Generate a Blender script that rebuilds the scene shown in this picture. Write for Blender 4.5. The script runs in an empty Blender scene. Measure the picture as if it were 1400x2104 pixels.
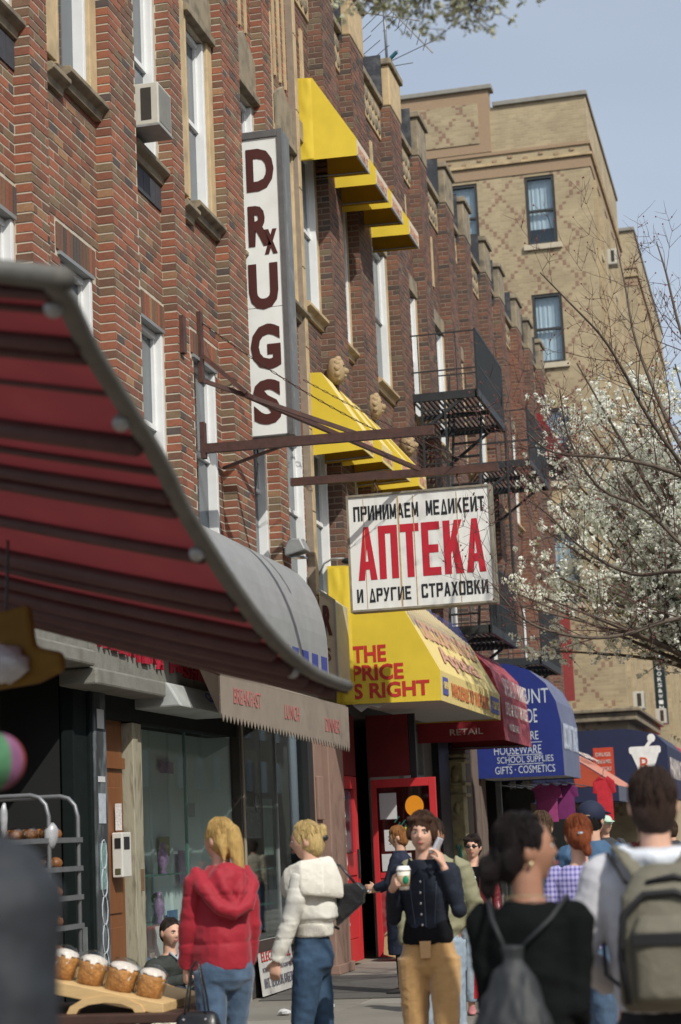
import bpy, math, random
import numpy as np
from mathutils import Vector, Matrix, noise
random.seed(7)
rnd = random.Random(11)
SC = bpy.context.scene
COL = SC.collection
R = math.radians

# ---------------- camera, sky, sun, exposure ----------------
cam_d = bpy.data.cameras.new('camera')
cam = bpy.data.objects.new('camera', cam_d)
COL.objects.link(cam)
CR = np.array([[0.97183731, 0.23145206, -0.04429668],
               [-0.08198764, 0.1558608, -0.98437058],
               [-0.22093048, 0.96027983, 0.17044755]])
CP = np.array([6., 0., 1.68])
m = Matrix(((CR[0][0], -CR[1][0], -CR[2][0], CP[0]),
            (CR[0][1], -CR[1][1], -CR[2][1], CP[1]),
            (CR[0][2], -CR[1][2], -CR[2][2], CP[2]), (0, 0, 0, 1)))
cam.matrix_world = m
cam_d.sensor_fit = 'HORIZONTAL'
cam_d.sensor_width = 24.0
cam_d.lens = 66.857
cam_d.clip_start = 0.1
cam_d.clip_end = 3000
cam_d.dof.use_dof = True
cam_d.dof.focus_distance = 19.0
cam_d.dof.aperture_fstop = 2.7
SC.camera = cam

SUN_AZ = (0.73, -0.683)      # horizontal direction towards the sun
SUN_EL = R(42)
world = bpy.data.worlds.new('World')
SC.world = world
world.use_nodes = True
wn = world.node_tree
for n in list(wn.nodes): wn.nodes.remove(n)
wo = wn.nodes.new('ShaderNodeOutputWorld')
bg = wn.nodes.new('ShaderNodeBackground')
sky = wn.nodes.new('ShaderNodeTexSky')
sky.sky_type = 'NISHITA'
sky.sun_disc = False
sky.sun_elevation = SUN_EL
sky.sun_rotation = math.atan2(SUN_AZ[0], SUN_AZ[1])
sky.air_density = 1.0
sky.dust_density = 2.6
sky.ozone_density = 1.0
# thin, even high cloud veil over the whole sky
tcw = wn.nodes.new('ShaderNodeTexCoord')
mpw = wn.nodes.new('ShaderNodeMapping'); mpw.inputs['Scale'].default_value = (1.2, 1.2, 3.5)
nzw = wn.nodes.new('ShaderNodeTexNoise'); nzw.inputs['Scale'].default_value = 1.6; nzw.inputs['Detail'].default_value = 5
rpw = wn.nodes.new('ShaderNodeMapRange'); rpw.inputs['From Min'].default_value = .35; rpw.inputs['From Max'].default_value = .75
rpw.inputs['To Min'].default_value = .48; rpw.inputs['To Max'].default_value = .70
mxw = wn.nodes.new('ShaderNodeMix'); mxw.data_type = 'RGBA'
mxw.inputs['B'].default_value = (5.2, 5.7, 6.4, 1)
wn.links.new(tcw.outputs['Generated'], mpw.inputs['Vector'])
wn.links.new(mpw.outputs['Vector'], nzw.inputs['Vector'])
wn.links.new(nzw.outputs['Fac'], rpw.inputs['Value'])
wn.links.new(rpw.outputs['Result'], mxw.inputs['Factor'])
wn.links.new(sky.outputs['Color'], mxw.inputs['A'])
wn.links.new(mxw.outputs['Result'], bg.inputs['Color'])
bg.inputs['Strength'].default_value = 0.125
wn.links.new(bg.outputs['Background'], wo.inputs['Surface'])

sun_d = bpy.data.lights.new('sun', 'SUN')
sun_d.energy = 3.7
sun_d.angle = R(0.55)
sun_d.color = (1.0, 0.95, 0.86)
sun = bpy.data.objects.new('sun', sun_d)
COL.objects.link(sun)
sd = Vector((SUN_AZ[0]*math.cos(SUN_EL), SUN_AZ[1]*math.cos(SUN_EL), math.sin(SUN_EL)))
sun.rotation_euler = sd.to_track_quat('Z', 'Y').to_euler()
SC.view_settings.view_transform = 'Standard'
SC.view_settings.look = 'None'
SC.view_settings.exposure = 0.06
SC.view_settings.gamma = 1
SC.view_settings.use_curve_mapping = False

# ---------------- materials ----------------
MATS = {}
def M(name, col=(.5, .5, .5), rough=.7, var=.12, ns=6., bump=0., bs=60., metal=0., spec=.4, trans=0., sheen=0.,
      stretch=(1, 1, 1), dirt=0., dcol=(.1, .08, .06), ds=2., attr=None, gpos=False, trl=0., coat=0.):
    if name in MATS: return MATS[name]
    mt = bpy.data.materials.new(name); mt.use_nodes = True
    nt = mt.node_tree; N = nt.nodes; L = nt.links
    b = N['Principled BSDF']
    tc = N.new('ShaderNodeTexCoord')
    mp = N.new('ShaderNodeMapping'); mp.inputs['Scale'].default_value = stretch
    L.new(tc.outputs['Object'], mp.inputs['Vector'])
    nz = N.new('ShaderNodeTexNoise'); nz.inputs['Scale'].default_value = ns; nz.inputs['Detail'].default_value = 6
    nz.inputs['Roughness'].default_value = .65
    L.new(mp.outputs['Vector'], nz.inputs['Vector'])
    mr = N.new('ShaderNodeMapRange')
    mr.inputs['From Min'].default_value = .28; mr.inputs['From Max'].default_value = .72
    mr.inputs['To Min'].default_value = 1-var; mr.inputs['To Max'].default_value = 1+var
    L.new(nz.outputs['Fac'], mr.inputs['Value'])
    mu = N.new('ShaderNodeVectorMath'); mu.operation = 'SCALE'
    if attr:
        at = N.new('ShaderNodeAttribute'); at.attribute_name = attr
        L.new(at.outputs['Color'], mu.inputs[0])
    else:
        mu.inputs[0].default_value = col[:3]
    L.new(mr.outputs['Result'], mu.inputs['Scale'])
    out = mu.outputs['Vector']
    if dirt > 0:
        n2 = N.new('ShaderNodeTexNoise'); n2.inputs['Scale'].default_value = ds; n2.inputs['Detail'].default_value = 8
        if gpos:
            gp_ = N.new('ShaderNodeNewGeometry'); L.new(gp_.outputs['Position'], n2.inputs['Vector'])
        else: L.new(mp.outputs['Vector'], n2.inputs['Vector'])
        r2 = N.new('ShaderNodeMapRange'); r2.inputs['From Min'].default_value = .48; r2.inputs['From Max'].default_value = .72
        r2.inputs['To Max'].default_value = dirt
        L.new(n2.outputs['Fac'], r2.inputs['Value'])
        mx = N.new('ShaderNodeMix'); mx.data_type = 'RGBA'
        mx.inputs['B'].default_value = (*dcol, 1)
        L.new(r2.outputs['Result'], mx.inputs['Factor']); L.new(out, mx.inputs['A'])
        out = mx.outputs['Result']
    L.new(out, b.inputs['Base Color'])
    b.inputs['Roughness'].default_value = rough
    b.inputs['Metallic'].default_value = metal
    b.inputs['Specular IOR Level'].default_value = spec
    if sheen: b.inputs['Sheen Weight'].default_value = sheen
    if coat: b.inputs['Coat Weight'].default_value = coat
    if trans: b.inputs['Transmission Weight'].default_value = trans
    if bump:
        nb = N.new('ShaderNodeTexNoise'); nb.inputs['Scale'].default_value = bs; nb.inputs['Detail'].default_value = 4
        L.new(mp.outputs['Vector'], nb.inputs['Vector'])
        bp = N.new('ShaderNodeBump'); bp.inputs['Strength'].default_value = bump; bp.inputs['Distance'].default_value = .01
        L.new(nb.outputs['Fac'], bp.inputs['Height']); L.new(bp.outputs['Normal'], b.inputs['Normal'])
    if trl:
        tr = N.new('ShaderNodeBsdfTranslucent'); ms = N.new('ShaderNodeMixShader')
        L.new(out, tr.inputs['Color']); ms.inputs[0].default_value = trl
        L.new(b.outputs['BSDF'], ms.inputs[1]); L.new(tr.outputs['BSDF'], ms.inputs[2])
        L.new(ms.outputs['Shader'], N['Material Output'].inputs['Surface'])
    MATS[name] = mt
    return mt

def glass(name, tint=(.75, .85, .85), base=.12):
    if name in MATS: return MATS[name]
    mt = bpy.data.materials.new(name); mt.use_nodes = True
    nt = mt.node_tree; N = nt.nodes; L = nt.links
    N.remove(N['Principled BSDF'])
    t = N.new('ShaderNodeBsdfTransparent'); t.inputs['Color'].default_value = (*tint, 1)
    g = N.new('ShaderNodeBsdfGlossy'); g.inputs['Roughness'].default_value = .02; g.inputs['Color'].default_value = (.55, .6, .62, 1)
    fr = N.new('ShaderNodeLayerWeight'); fr.inputs['Blend'].default_value = .5
    pw_ = N.new('ShaderNodeMath'); pw_.operation = 'POWER'; pw_.inputs[1].default_value = 3.5; L.new(fr.outputs['Facing'], pw_.inputs[0])
    ad = N.new('ShaderNodeMath'); ad.operation = 'ADD'; ad.inputs[1].default_value = base; ad.use_clamp = True
    ms = N.new('ShaderNodeMixShader')
    L.new(pw_.outputs[0], ad.inputs[0]); L.new(ad.outputs[0], ms.inputs[0])
    L.new(t.outputs['BSDF'], ms.inputs[1]); L.new(g.outputs['BSDF'], ms.inputs[2])
    L.new(ms.outputs['Shader'], N['Material Output'].inputs['Surface'])
    MATS[name] = mt
    return mt

# ---------------- geometry ----------------
class G:
    def __init__(s): s.v = []; s.f = []; s.c = []
    def add(s, vs, fs, col=None):
        o = len(s.v); s.v += [tuple(p) for p in vs]; s.f += [tuple(i+o for i in f) for f in fs]
        if col is not None: s.c += [col]*len(vs)
        return s
    def box(s, x0, x1, y0, y1, z0, z1, col=None):
        return s.add([(x0,y0,z0),(x1,y0,z0),(x1,y1,z0),(x0,y1,z0),(x0,y0,z1),(x1,y0,z1),(x1,y1,z1),(x0,y1,z1)],
                     [(3,2,1,0),(4,5,6,7),(0,1,5,4),(1,2,6,5),(2,3,7,6),(3,0,4,7)], col)
    def prism(s, pts, vec):
        n = len(pts); v = Vector(vec); a = [Vector(p) for p in pts]; b = [p+v for p in a]
        fs = [tuple(range(n)), tuple(range(2*n-1, n-1, -1))] + [(i, i+n, (i+1) % n+n, (i+1) % n) for i in range(n)]
        return s.add([tuple(p) for p in a+b], fs)
    def quad(s, *pts): return s.add(pts, [tuple(range(len(pts)))])
    def bar(s, a, b, w, h=None):
        h = h or w; a = Vector(a); b = Vector(b); d = (b-a).normalized()
        up = Vector((0,0,1)) if abs(d.z) < .95 else Vector((0,1,0))
        u = d.cross(up).normalized()*w/2; t = u.cross(d).normalized()*h/2
        vs = [p+i*u+j*t for p in (a,b) for i,j in ((-1,-1),(1,-1),(1,1),(-1,1))]
        return s.add([tuple(p) for p in vs], [(0,1,2,3),(7,6,5,4),(0,4,5,1),(1,5,6,2),(2,6,7,3),(3,7,4,0)])
    def tube(s, path, r, n=8, cap=True):
        P = [Vector(p) for p in path]; k = len(P)
        rs = r if isinstance(r, list) else [r]*k
        prev = None; vs = []
        for i, p in enumerate(P):
            d = (P[min(i+1,k-1)]-P[max(i-1,0)])
            d = d.normalized() if d.length > 1e-9 else Vector((0,0,1))
            if prev is None:
                u = d.cross(Vector((0,0,1)) if abs(d.z) < .9 else Vector((0,1,0))).normalized()
            else:
                u = (prev-d*prev.dot(d)).normalized()
            prev = u; w = d.cross(u)
            q = rs[i] if isinstance(rs[i], (list, tuple)) else (rs[i], rs[i])
            for j in range(n):
                a = 2*math.pi*j/n; vs.append(tuple(p+u*(math.cos(a)*q[0])+w*(math.sin(a)*q[1])))
        fs = [(i*n+j, i*n+(j+1) % n, (i+1)*n+(j+1) % n, (i+1)*n+j) for i in range(k-1) for j in range(n)]
        if cap: fs += [tuple(range(n-1,-1,-1)), tuple(range((k-1)*n, k*n))]
        return s.add(vs, fs)
    def rings(s, rs, n=20, p=2.0):
        """closed stack of horizontal rings: (cx, cy, z, rx, ry)"""
        vs = []
        for (cx, cy, z, rx, ry) in rs:
            for j in range(n):
                a = 2*math.pi*j/n; c = math.cos(a); q = math.sin(a)
                vs.append((cx+rx*math.copysign(abs(c)**(2/p), c), cy+ry*math.copysign(abs(q)**(2/p), q), z))
        k = len(rs)
        fs = [(i*n+j, i*n+(j+1) % n, (i+1)*n+(j+1) % n, (i+1)*n+j) for i in range(k-1) for j in range(n)]
        fs += [tuple(range(n-1,-1,-1)), tuple(range((k-1)*n, k*n))]
        return s.add(vs, fs)
    def sph(s, c, r, nu=16, nv=10, fn=None, rot=None):
        if not isinstance(r, (list, tuple)): r = (r, r, r)
        vs = []
        def pt(x, y, z):
            q = Vector((x, y, z))
            k = fn(q) if fn else q
            w = Vector((k.x*r[0], k.y*r[1], k.z*r[2]))
            if rot is not None: w = rot @ w
            return tuple(w+Vector(c))
        vs.append(pt(0,0,-1))
        for i in range(1, nv):
            ph = -math.pi/2+math.pi*i/nv
            for j in range(nu):
                a = 2*math.pi*j/nu; vs.append(pt(math.cos(ph)*math.cos(a), math.cos(ph)*math.sin(a), math.sin(ph)))
        vs.append(pt(0,0,1))
        fs = [(0, 1+(j+1) % nu, 1+j) for j in range(nu)]
        for i in range(nv-2):
            for j in range(nu):
                a = 1+i*nu; fs.append((a+j, a+(j+1) % nu, a+nu+(j+1) % nu, a+nu+j))
        l = len(vs)-1; a = 1+(nv-2)*nu
        fs += [(a+j, a+(j+1) % nu, l) for j in range(nu)]
        return s.add(vs, fs)
    def xf(s, mat):
        s.v = [tuple(mat @ Vector(p)) for p in s.v]; return s
    def join(s, o):
        k = len(s.v); s.v += o.v; s.f += [tuple(i+k for i in f) for f in o.f]; s.c += o.c; return s

ORG = {}
def mesh_of(name, g, smooth=False):
    me = bpy.data.meshes.new(name)
    me.from_pydata(g.v, [], g.f)
    if g.c and len(g.c) == len(g.v):
        at = me.attributes.new('tint', 'FLOAT_COLOR', 'POINT')
        at.data.foreach_set('color', np.array([(*c, 1) for c in g.c], dtype=np.float32).ravel())
    if smooth: me.polygons.foreach_set('use_smooth', [True]*len(me.polygons))
    me.update()
    return me
def make(name, g, mat, parent=None, smooth=False, bevel=0, kind=None, label=None):
    if parent is not None and parent in ORG:
        o3 = ORG[parent]; g.v = [(p[0]-o3[0], p[1]-o3[1], p[2]-o3[2]) for p in g.v]
    me = mesh_of(name, g, smooth)
    if mat: me.materials.append(mat)
    o = bpy.data.objects.new(name, me); COL.objects.link(o)
    if parent is not None:
        o.parent = parent; ORG[o] = ORG.get(parent, (0,0,0))
    if bevel:
        b = o.modifiers.new('bevel', 'BEVEL'); b.width = bevel; b.segments = 2; b.limit_method = 'ANGLE'
    if kind: o['kind'] = kind
    if label: o['label'] = label
    return o
def thing(name, label, cat, loc=(0,0,0), rz=0, group=None, local=False):
    o = bpy.data.objects.new(name, None); COL.objects.link(o)
    o.location = loc; o.rotation_euler = (0,0,rz); o['label'] = label; o['category'] = cat
    o.empty_display_size = .1
    if group: o['group'] = group
    ORG[o] = (0,0,0) if (rz or local) else tuple(loc)
    return o
def tag(o, label, cat, group=None):
    o['label'] = label; o['category'] = cat
    if group: o['group'] = group
    return o
def copy_tree(o, loc, label, rz=None):
    r = o.copy(); COL.objects.link(r); r.location = loc; r['label'] = label
    if rz is not None: r.rotation_euler = (0,0,rz)
    def rec(a, b):
        for ch in a.children:
            c = ch.copy(); COL.objects.link(c); c.parent = b; rec(ch, c)
    kids = [(o, r)]
    rec(o, r)
    return r
def proj(P):
    q = CR @ (np.array(P, float)-CP)
    return 700+3900*q[0]/q[2], 1052+3900*q[1]/q[2], q[2]

# text as flat raised print: fitted to a rectangle o + u*[0,1] + v*[0,1]
def text(parent, s, o, u, v, mat, name='lettering', ext=.004, off=0., fit=True, off3=.003, smooth=False):
    cu = bpy.data.curves.new('txt', 'FONT'); cu.body = s; cu.size = 1; cu.extrude = 0; cu.offset = off; cu.resolution_u = 3
    tmp = bpy.data.objects.new('txt', cu); me = bpy.data.meshes.new_from_object(tmp)
    bpy.data.objects.remove(tmp)
    n = len(me.vertices); a = np.empty(n*3); me.vertices.foreach_get('co', a); a = a.reshape(-1, 3)
    fs = [tuple(p.vertices) for p in me.polygons]
    bpy.data.meshes.remove(me)
    mn = a.min(0); mxx = a.max(0); sz = mxx-mn
    U = np.array(u, float); V = np.array(v, float); O = np.array(o, float)
    Nn = np.cross(U, V); Nn /= np.linalg.norm(Nn)
    t = (a-mn)/np.maximum(sz, 1e-6)
    P = O+t[:, :1]*U+t[:, 1:2]*V+Nn*off3
    g = G(); k = len(P)
    g.v = [tuple(p) for p in P]+[tuple(p+Nn*ext) for p in P]
    # font faces may wind either way: make top face outward
    g.f = [tuple(i+k for i in f) for f in fs]
    # side walls along boundary edges
    ed = {}
    for f in fs:
        for i in range(len(f)):
            e = (f[i], f[(i+1) % len(f)]); ed[e] = 1
    for (p, q) in ed:
        if (q, p) not in ed: g.f.append((p, q, q+k, p+k))
    return make(name, g, mat, parent)
# ---------------- materials used by the buildings ----------------
mortar = M('mortar_light', (.50,.45,.36), .95, .15, 9, .3, 90)
mortar_d = M('mortar_brown', (.27,.22,.17), .95, .18, 9, .3, 90)
brickm = M('fired_brick', rough=.86, var=.22, ns=38, bump=.35, bs=120, attr='tint', dirt=.42, dcol=(.085,.07,.055), ds=.9, gpos=True)
stone = M('limestone', (.50,.38,.22), .85, .16, 5, .3, 70, dirt=.55, dcol=(.17,.14,.10), ds=3)
stone_d = M('weathered_limestone', (.27,.225,.155), .9, .2, 6, .4, 70, dirt=.8, dcol=(.07,.065,.055), ds=4)
white = M('white_window_frame', (.74,.76,.76), .45, .05)
steel_sill = M('grey_steel', (.30,.32,.32), .5, .1, metal=.4)
pane_m = M('upper_window_glass', (.06,.08,.095), .06, .3, 1.2, spec=.9)
curtain = M('window_curtain', (.45,.47,.48), .9, .12, 3, stretch=(1,14,1))
tar = M('black_tar', (.035,.038,.045), .6, .35, 8, .6, 30, dirt=.5, dcol=(.16,.16,.16), ds=6)
metal_d = M('dark_painted_metal', (.035,.04,.042), .5, .2, 20, .1, 60, dirt=.35, dcol=(.12,.07,.04), ds=7)
rust = M('rusty_brown_steel', (.07,.035,.03), .6, .25, 14, .2, 60, dirt=.4, dcol=(.14,.06,.03), ds=6)

NEAR = [((.295,.11,.062),5), ((.26,.096,.056),6), ((.215,.085,.054),5), ((.18,.105,.066),5), ((.19,.132,.08),3.5), ((.085,.068,.062),1), ((.29,.165,.09),1), ((.155,.082,.056),4)]
FAR = [((.155,.080,.058),6), ((.185,.088,.06),4), ((.12,.07,.054),6), ((.21,.10,.063),1.6), ((.08,.06,.052),2), ((.155,.12,.08),.8)]
REDEND = [((.19,.085,.055),6), ((.15,.07,.05),4), ((.22,.10,.06),2)]
def pick(pal):
    t = rnd.random()*sum(w for _, w in pal)
    for c, w in pal:
        t -= w
        if t <= 0: break
    k = 1+rnd.uniform(-.12, .12)
    return (c[0]*k, c[1]*k, c[2]*k)

BR = {}     # building -> list of bricks (x0,x1,y0,y1,z0,z1,palette index)
LB = .226; HC = .0877
def seen(x, y, z):
    p = proj((x, y, z))
    return p[2] > 0 and -170 < p[0] < 1560 and -190 < p[1] < 1850
def lay(key, pal, axis, a0, a1, plane, z0, z1, holes=(), n=1):
    """bricks on a wall face. axis 'y': face looks to +x, runs a0..a1 in y; axis 'x': face looks to -y, runs in x"""
    out = BR.setdefault(key, [])
    k0 = int(math.ceil(z0/HC)); k1 = int(z1/HC)
    for k in range(k0, k1):
        zb = k*HC; zt = zb+HC-.0185
        gaps = [(a0, a1)]
        for (h0, h1, hz0, hz1) in holes:
            if zt > hz0 and zb < hz1:
                ng = []
                for g0, g1 in gaps:
                    if h1 <= g0 or h0 >= g1: ng.append((g0, g1)); continue
                    if h0 > g0: ng.append((g0, h0))
                    if h1 < g1: ng.append((h1, g1))
                gaps = ng
        for g0, g1 in gaps:
            off = LB*.5 if k % 2 else 0
            if axis == 'x': off = 0
            st = g0-((g0-off) % LB) if axis == 'y' else g0
            p = st
            while p < g1-.02:
                ln = LB if axis == 'y' else ((g1-g0) if (k % 2 or g1-g0 < .19) else (g1-g0)*.5)
                q0 = max(p, g0)+(.006 if axis == 'y' or p > g0+.01 else 0); q1 = min(p+ln, g1)-(.007 if axis == 'y' or p+ln < g1-.01 else -.006)
                p += ln
                if q1-q0 < .03: continue
                pr = .003+rnd.random()*.004
                jz = rnd.uniform(-.0015, .0015)
                if axis == 'y':
                    if not seen(plane, (q0+q1)/2, zb): continue
                    out.append((plane-.03, plane+pr, q0, q1, zb+jz, zt+jz, pick(pal), 0))
                else:
                    if not seen((q0+q1)/2, plane, zb): continue
                    out.append((q0, q1, plane-pr, plane+.03, zb+jz, zt+jz, pick(pal), 1))
def soldiers(key, pal, y0, y1, x, z0, h=.25):
    y = y0
    while y < y1-.05:
        if seen(x, y, z0):
            BR.setdefault(key, []).append((x-.03, x+.014+rnd.random()*.005, y+.004, y+.072, z0, z0+h, pick(pal), 2))
        y += .081
def mass(g, y0, y1, xf, z0, z1, holes=(), xb=-.5):
    ys = sorted({y0, y1}|{min(max(h[i], y0), y1) for h in holes for i in (0, 1)})
    for a, b in zip(ys, ys[1:]):
        if b-a < 1e-4: continue
        hs = sorted((h[2], h[3]) for h in holes if h[0] < (a+b)/2 < h[1])
        z = z0
        for h0, h1 in hs:
            if h0 > z: g.box(xb, xf, a, b, z, h0)
            z = max(z, h1)
        if z < z1: g.box(xb, xf, a, b, z, z1)
def window(parent, y0, y1, z0, z1, x, lite=True, sill=None, label=None):
    f = G(); w = .06
    f.box(x-.05, x+.03, y0, y0+w, z0, z1); f.box(x-.05, x+.085, y1-w, y1, z0, z1)
    f.box(x-.05, x+.03, y0+w, y1-w, z1-w, z1); f.box(x-.05, x+.04, y0+w, y1-w, z0, z0+w)
    wd = make('window', f, white if lite else metal_d, parent, bevel=.004, label=label)
    zm = (z0+z1)/2
    s_ = G(); s_.box(x-.045, x+.015, y0+w+.001, y1-w-.001, zm-.025, zm+.025)
    s_.box(x-.045, x+.010, y0+w+.001, y0+w+.03, zm+.025, z1-w-.001); s_.box(x-.045, x+.010, y1-w-.03, y1-w-.001, zm+.025, z1-w-.001)
    make('sash', s_, white if lite else metal_d, wd)
    make('pane', G().box(x-.03, x-.022, y0+w+.002, y1-w-.002, z0+w+.002, z1-w-.002), pane_m, wd)
    return wd
def sill(parent, y0, y1, z, x, mat=None, name='window_sill', h=.17, dp=.13):
    pr = [(x-.05, z-h), (x+dp*.35, z-h), (x+dp*.45, z-h*.6), (x+dp*.85, z-h*.45), (x+dp, z-h*.35), (x+dp, z-.02), (x+dp-.02, z), (x-.05, z)]
    return make(name, G().prism([(a, y0, b) for a, b in pr], (0, y1-y0, 0)), mat or stone_d, parent, bevel=.006)

def flush_bricks(key, parent, quota):
    bl = BR.get(key, [])
    def vis(b):
        cx, cy, cz = (b[0]+b[1])/2, (b[2]+b[3])/2, (b[4]+b[5])/2
        px, py, d = proj((cx, cy, cz))
        if not (4 < px < 1395 and 4 < py < 1400): return 0
        ex = 130+(py-590)*.62
        if py > 575 and px < ex: return 0
        if 478 < px < 612 and 265 < py < 910: return 0
        if b[7] == 1: A = (b[1]-b[0])*(b[5]-b[4])
        else: A = (b[3]-b[2])*(b[5]-b[4])*abs(6-cx)/cy*1.05
        return A/(d*d)
    order = sorted(range(len(bl)), key=lambda i: -vis(bl[i]))
    top = set(order[:quota])
    g = G(); cache = {}
    for i, b in enumerate(bl):
        if i in top:
            dx, dy, dz = b[1]-b[0], b[3]-b[2], b[5]-b[4]
            ci = tuple(round(v/.03) for v in b[6])
            kk = (round(dx, 2), round(dy, 2), round(dz, 2), ci)
            if kk not in cache:
                q = G().box(-dx/2, dx/2, -dy/2, dy/2, -dz/2, dz/2, b[6])
                me = mesh_of('brick', q); me.materials.append(brickm); cache[kk] = me
            o = bpy.data.objects.new('brick', cache[kk]); COL.objects.link(o)
            o3 = ORG.get(parent, (0,0,0))
            o.location = ((b[0]+b[1])/2-o3[0], (b[2]+b[3])/2-o3[1], (b[4]+b[5])/2-o3[2]); o.parent = parent
        else:
            g.box(*b[:6], b[6])
    if g.v: make('brickwork', g, brickm, parent, kind='stuff')

# ---------------- ground ----------------
def structure(name, g, mat, **k):
    return make(name, g, mat, None, kind='structure', **k)
asph = M('asphalt', (.05,.05,.052), .9, .2, 3, .5, 120)
conc = M('pavement_concrete', (.205,.19,.165), .92, .14, 2.2, .25, 90, dirt=.5, dcol=(.10,.092,.08), ds=1.1)
conc2 = M('pavement_concrete_pale', (.26,.245,.215), .92, .12, 3, .25, 90, dirt=.45, dcol=(.12,.11,.10), ds=1.3)
structure('ground', G().box(-400, 600, -100, 1500, -.5, -.17), asph)
structure('street', G().quad((7.3,-60,-.15),(16,-60,-.15),(16,900,-.15),(7.3,900,-.15)), asph)
pv = structure('pavement', G().box(-3.2, 7.0, -10, 52.5, -.16, -.006), mortar_d)
structure('kerb', G().box(7.0, 7.3, -10, 52.5, -.16, .004), conc2, bevel=.01)
slabs = {}
for yi in range(0, 26):
    for xi in range(0, 5):
        y0 = 12+yi*1.56; x0 = -.0+xi*1.4
        k = (xi+yi) % 3
        g = G().box(-.693, .693, -.773, .773, -.05, 0)
        if k not in slabs:
            me = mesh_of('paving_slab', g); me.materials.append(conc if k else conc2); slabs[k] = me
        o = bpy.data.objects.new('paving_slab', slabs[k]); COL.objects.link(o)
        o.location = (x0+.7, y0+.78, rnd.uniform(-.003, .003)); o.parent = pv
structure('side_street', G().quad((-60,52.5,-.148),(7.3,52.5,-.148),(7.3,55.2,-.148),(-60,55.2,-.148)), asph)
structure('far_pavement', G().box(-3, 6.6, 55.2, 200, -.16, -.01), conc)
# ---------------- near red brick building ----------------
nb = thing('brick_building', 'red and brown mottled brick building with stone trimmed upper windows behind the drugs sign', 'building', (0, 12, 0))
gm = G()
for A in (10.45, 14.35, 18.25, 22.15):
    S = (A+1.0, A+1.8); P = (A+2.95, A+3.86)
    hS = [(S[0], S[1], 8.73, 10.9), (S[0], S[1], 4.9, 6.95)]
    hP = [(P[0], P[1], 8.73, 10.9), (P[0], P[1], 4.9, 6.95)]
    strips = [(A, A+.40, .15, []), (A+.40, A+2.0, 0, hS)]
    if A < 22: strips += [(A+2.0, A+2.75, .15, []), (A+2.75, A+3.9, 0, hP)]
    for y0, y1, x, hs in strips:
        mass(gm, y0, y1, x, 3.6, 14.2, hs)
        lay('near', NEAR, 'y', y0, y1, x, 3.6, 14.2,
            [(h[0], h[1], h[2]-.0, h[3]) for h in hs]+([(h[0]-.12, min(h[1]+.1, y1), 6.97, 7.23) for h in hs[1:]]))
        if x > 0:
            lay('near', NEAR, 'x', -.14 if y0 != A+2.0 else .0, x, y0, 3.6, 14.2)
        for h in hs:      # window reveals seen from the left
            if x == 0 and h[2] > 8:
                pass
        if hs: soldiers('near', NEAR, hs[1][0]-.1, min(hs[1][1]+.12, y1), x, 6.98)
    # windows
    stack = [(S, 's')]
    if A < 22: stack.append((P, 'p'))
    for (w0, w1), t in stack:
        window(nb, w0+.01, w1-.01, 8.75, 10.88, -.09)
        window(nb, w0+.01, w1-.01, 4.92, 6.93, -.08)
        make('steel_lintel', G().box(-.1, .03, w0-.06, w1+.0, 6.935, 6.97), steel_sill, nb)
        if t == 's':
            make('stone_jamb', G().box(-.12, .035, w1+.002, w1+.19, 8.73, 11.0), stone, nb, bevel=.01)
            make('stone_jamb', G().box(-.02, .05, A+.66, A+.9, 8.73, 12.6), stone, nb, bevel=.01)
            sill(nb, A+.62, A+1.05, 8.62, .0)
            sill(nb, A+1.0, A+2.06, 8.73, .02)
            make('stone_mullion', G().box(-.1, .04, w0-.06, w0-.005, 8.73, 10.9), stone, nb, bevel=.01)
        else:
            sill(nb, w0-.06, w1+.1, 8.73, .0)
            # slate course below the sill
            for q in range(5):
                make('slate_brick', G().box(.0, .02, w0+q*.19, w0+q*.19+.18, 8.28, 8.54), brickm if 0 else M('dark_slate', (.055,.058,.068), .7, .2, 12), nb)
        # lintel panel with carved ribs above
        make('carved_lintel', G().prism([(-.02, w0-.15, 11.02), (-.02, w1+.17, 11.02), (-.02, w1+.17, 11.45), (-.02, w0+(w1-w0)/2, 11.75), (-.02, w0-.15, 11.45)][::-1], (.07, 0, 0)), stone_d, nb, bevel=.01)
        make('lintel_ledge', G().box(-.05, .10, w0-.12, w1+.16, 10.92, 11.01), stone_d, nb, bevel=.01)
        for q in range(3):
            yy = w0+.1+q*.27
            make('stone_rib', G().box(-.01, .03, yy, yy+.06, 11.8, 13.3), stone, nb)
make('wall', gm, mortar, nb)
flush_bricks('near', nb, 300)

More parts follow.
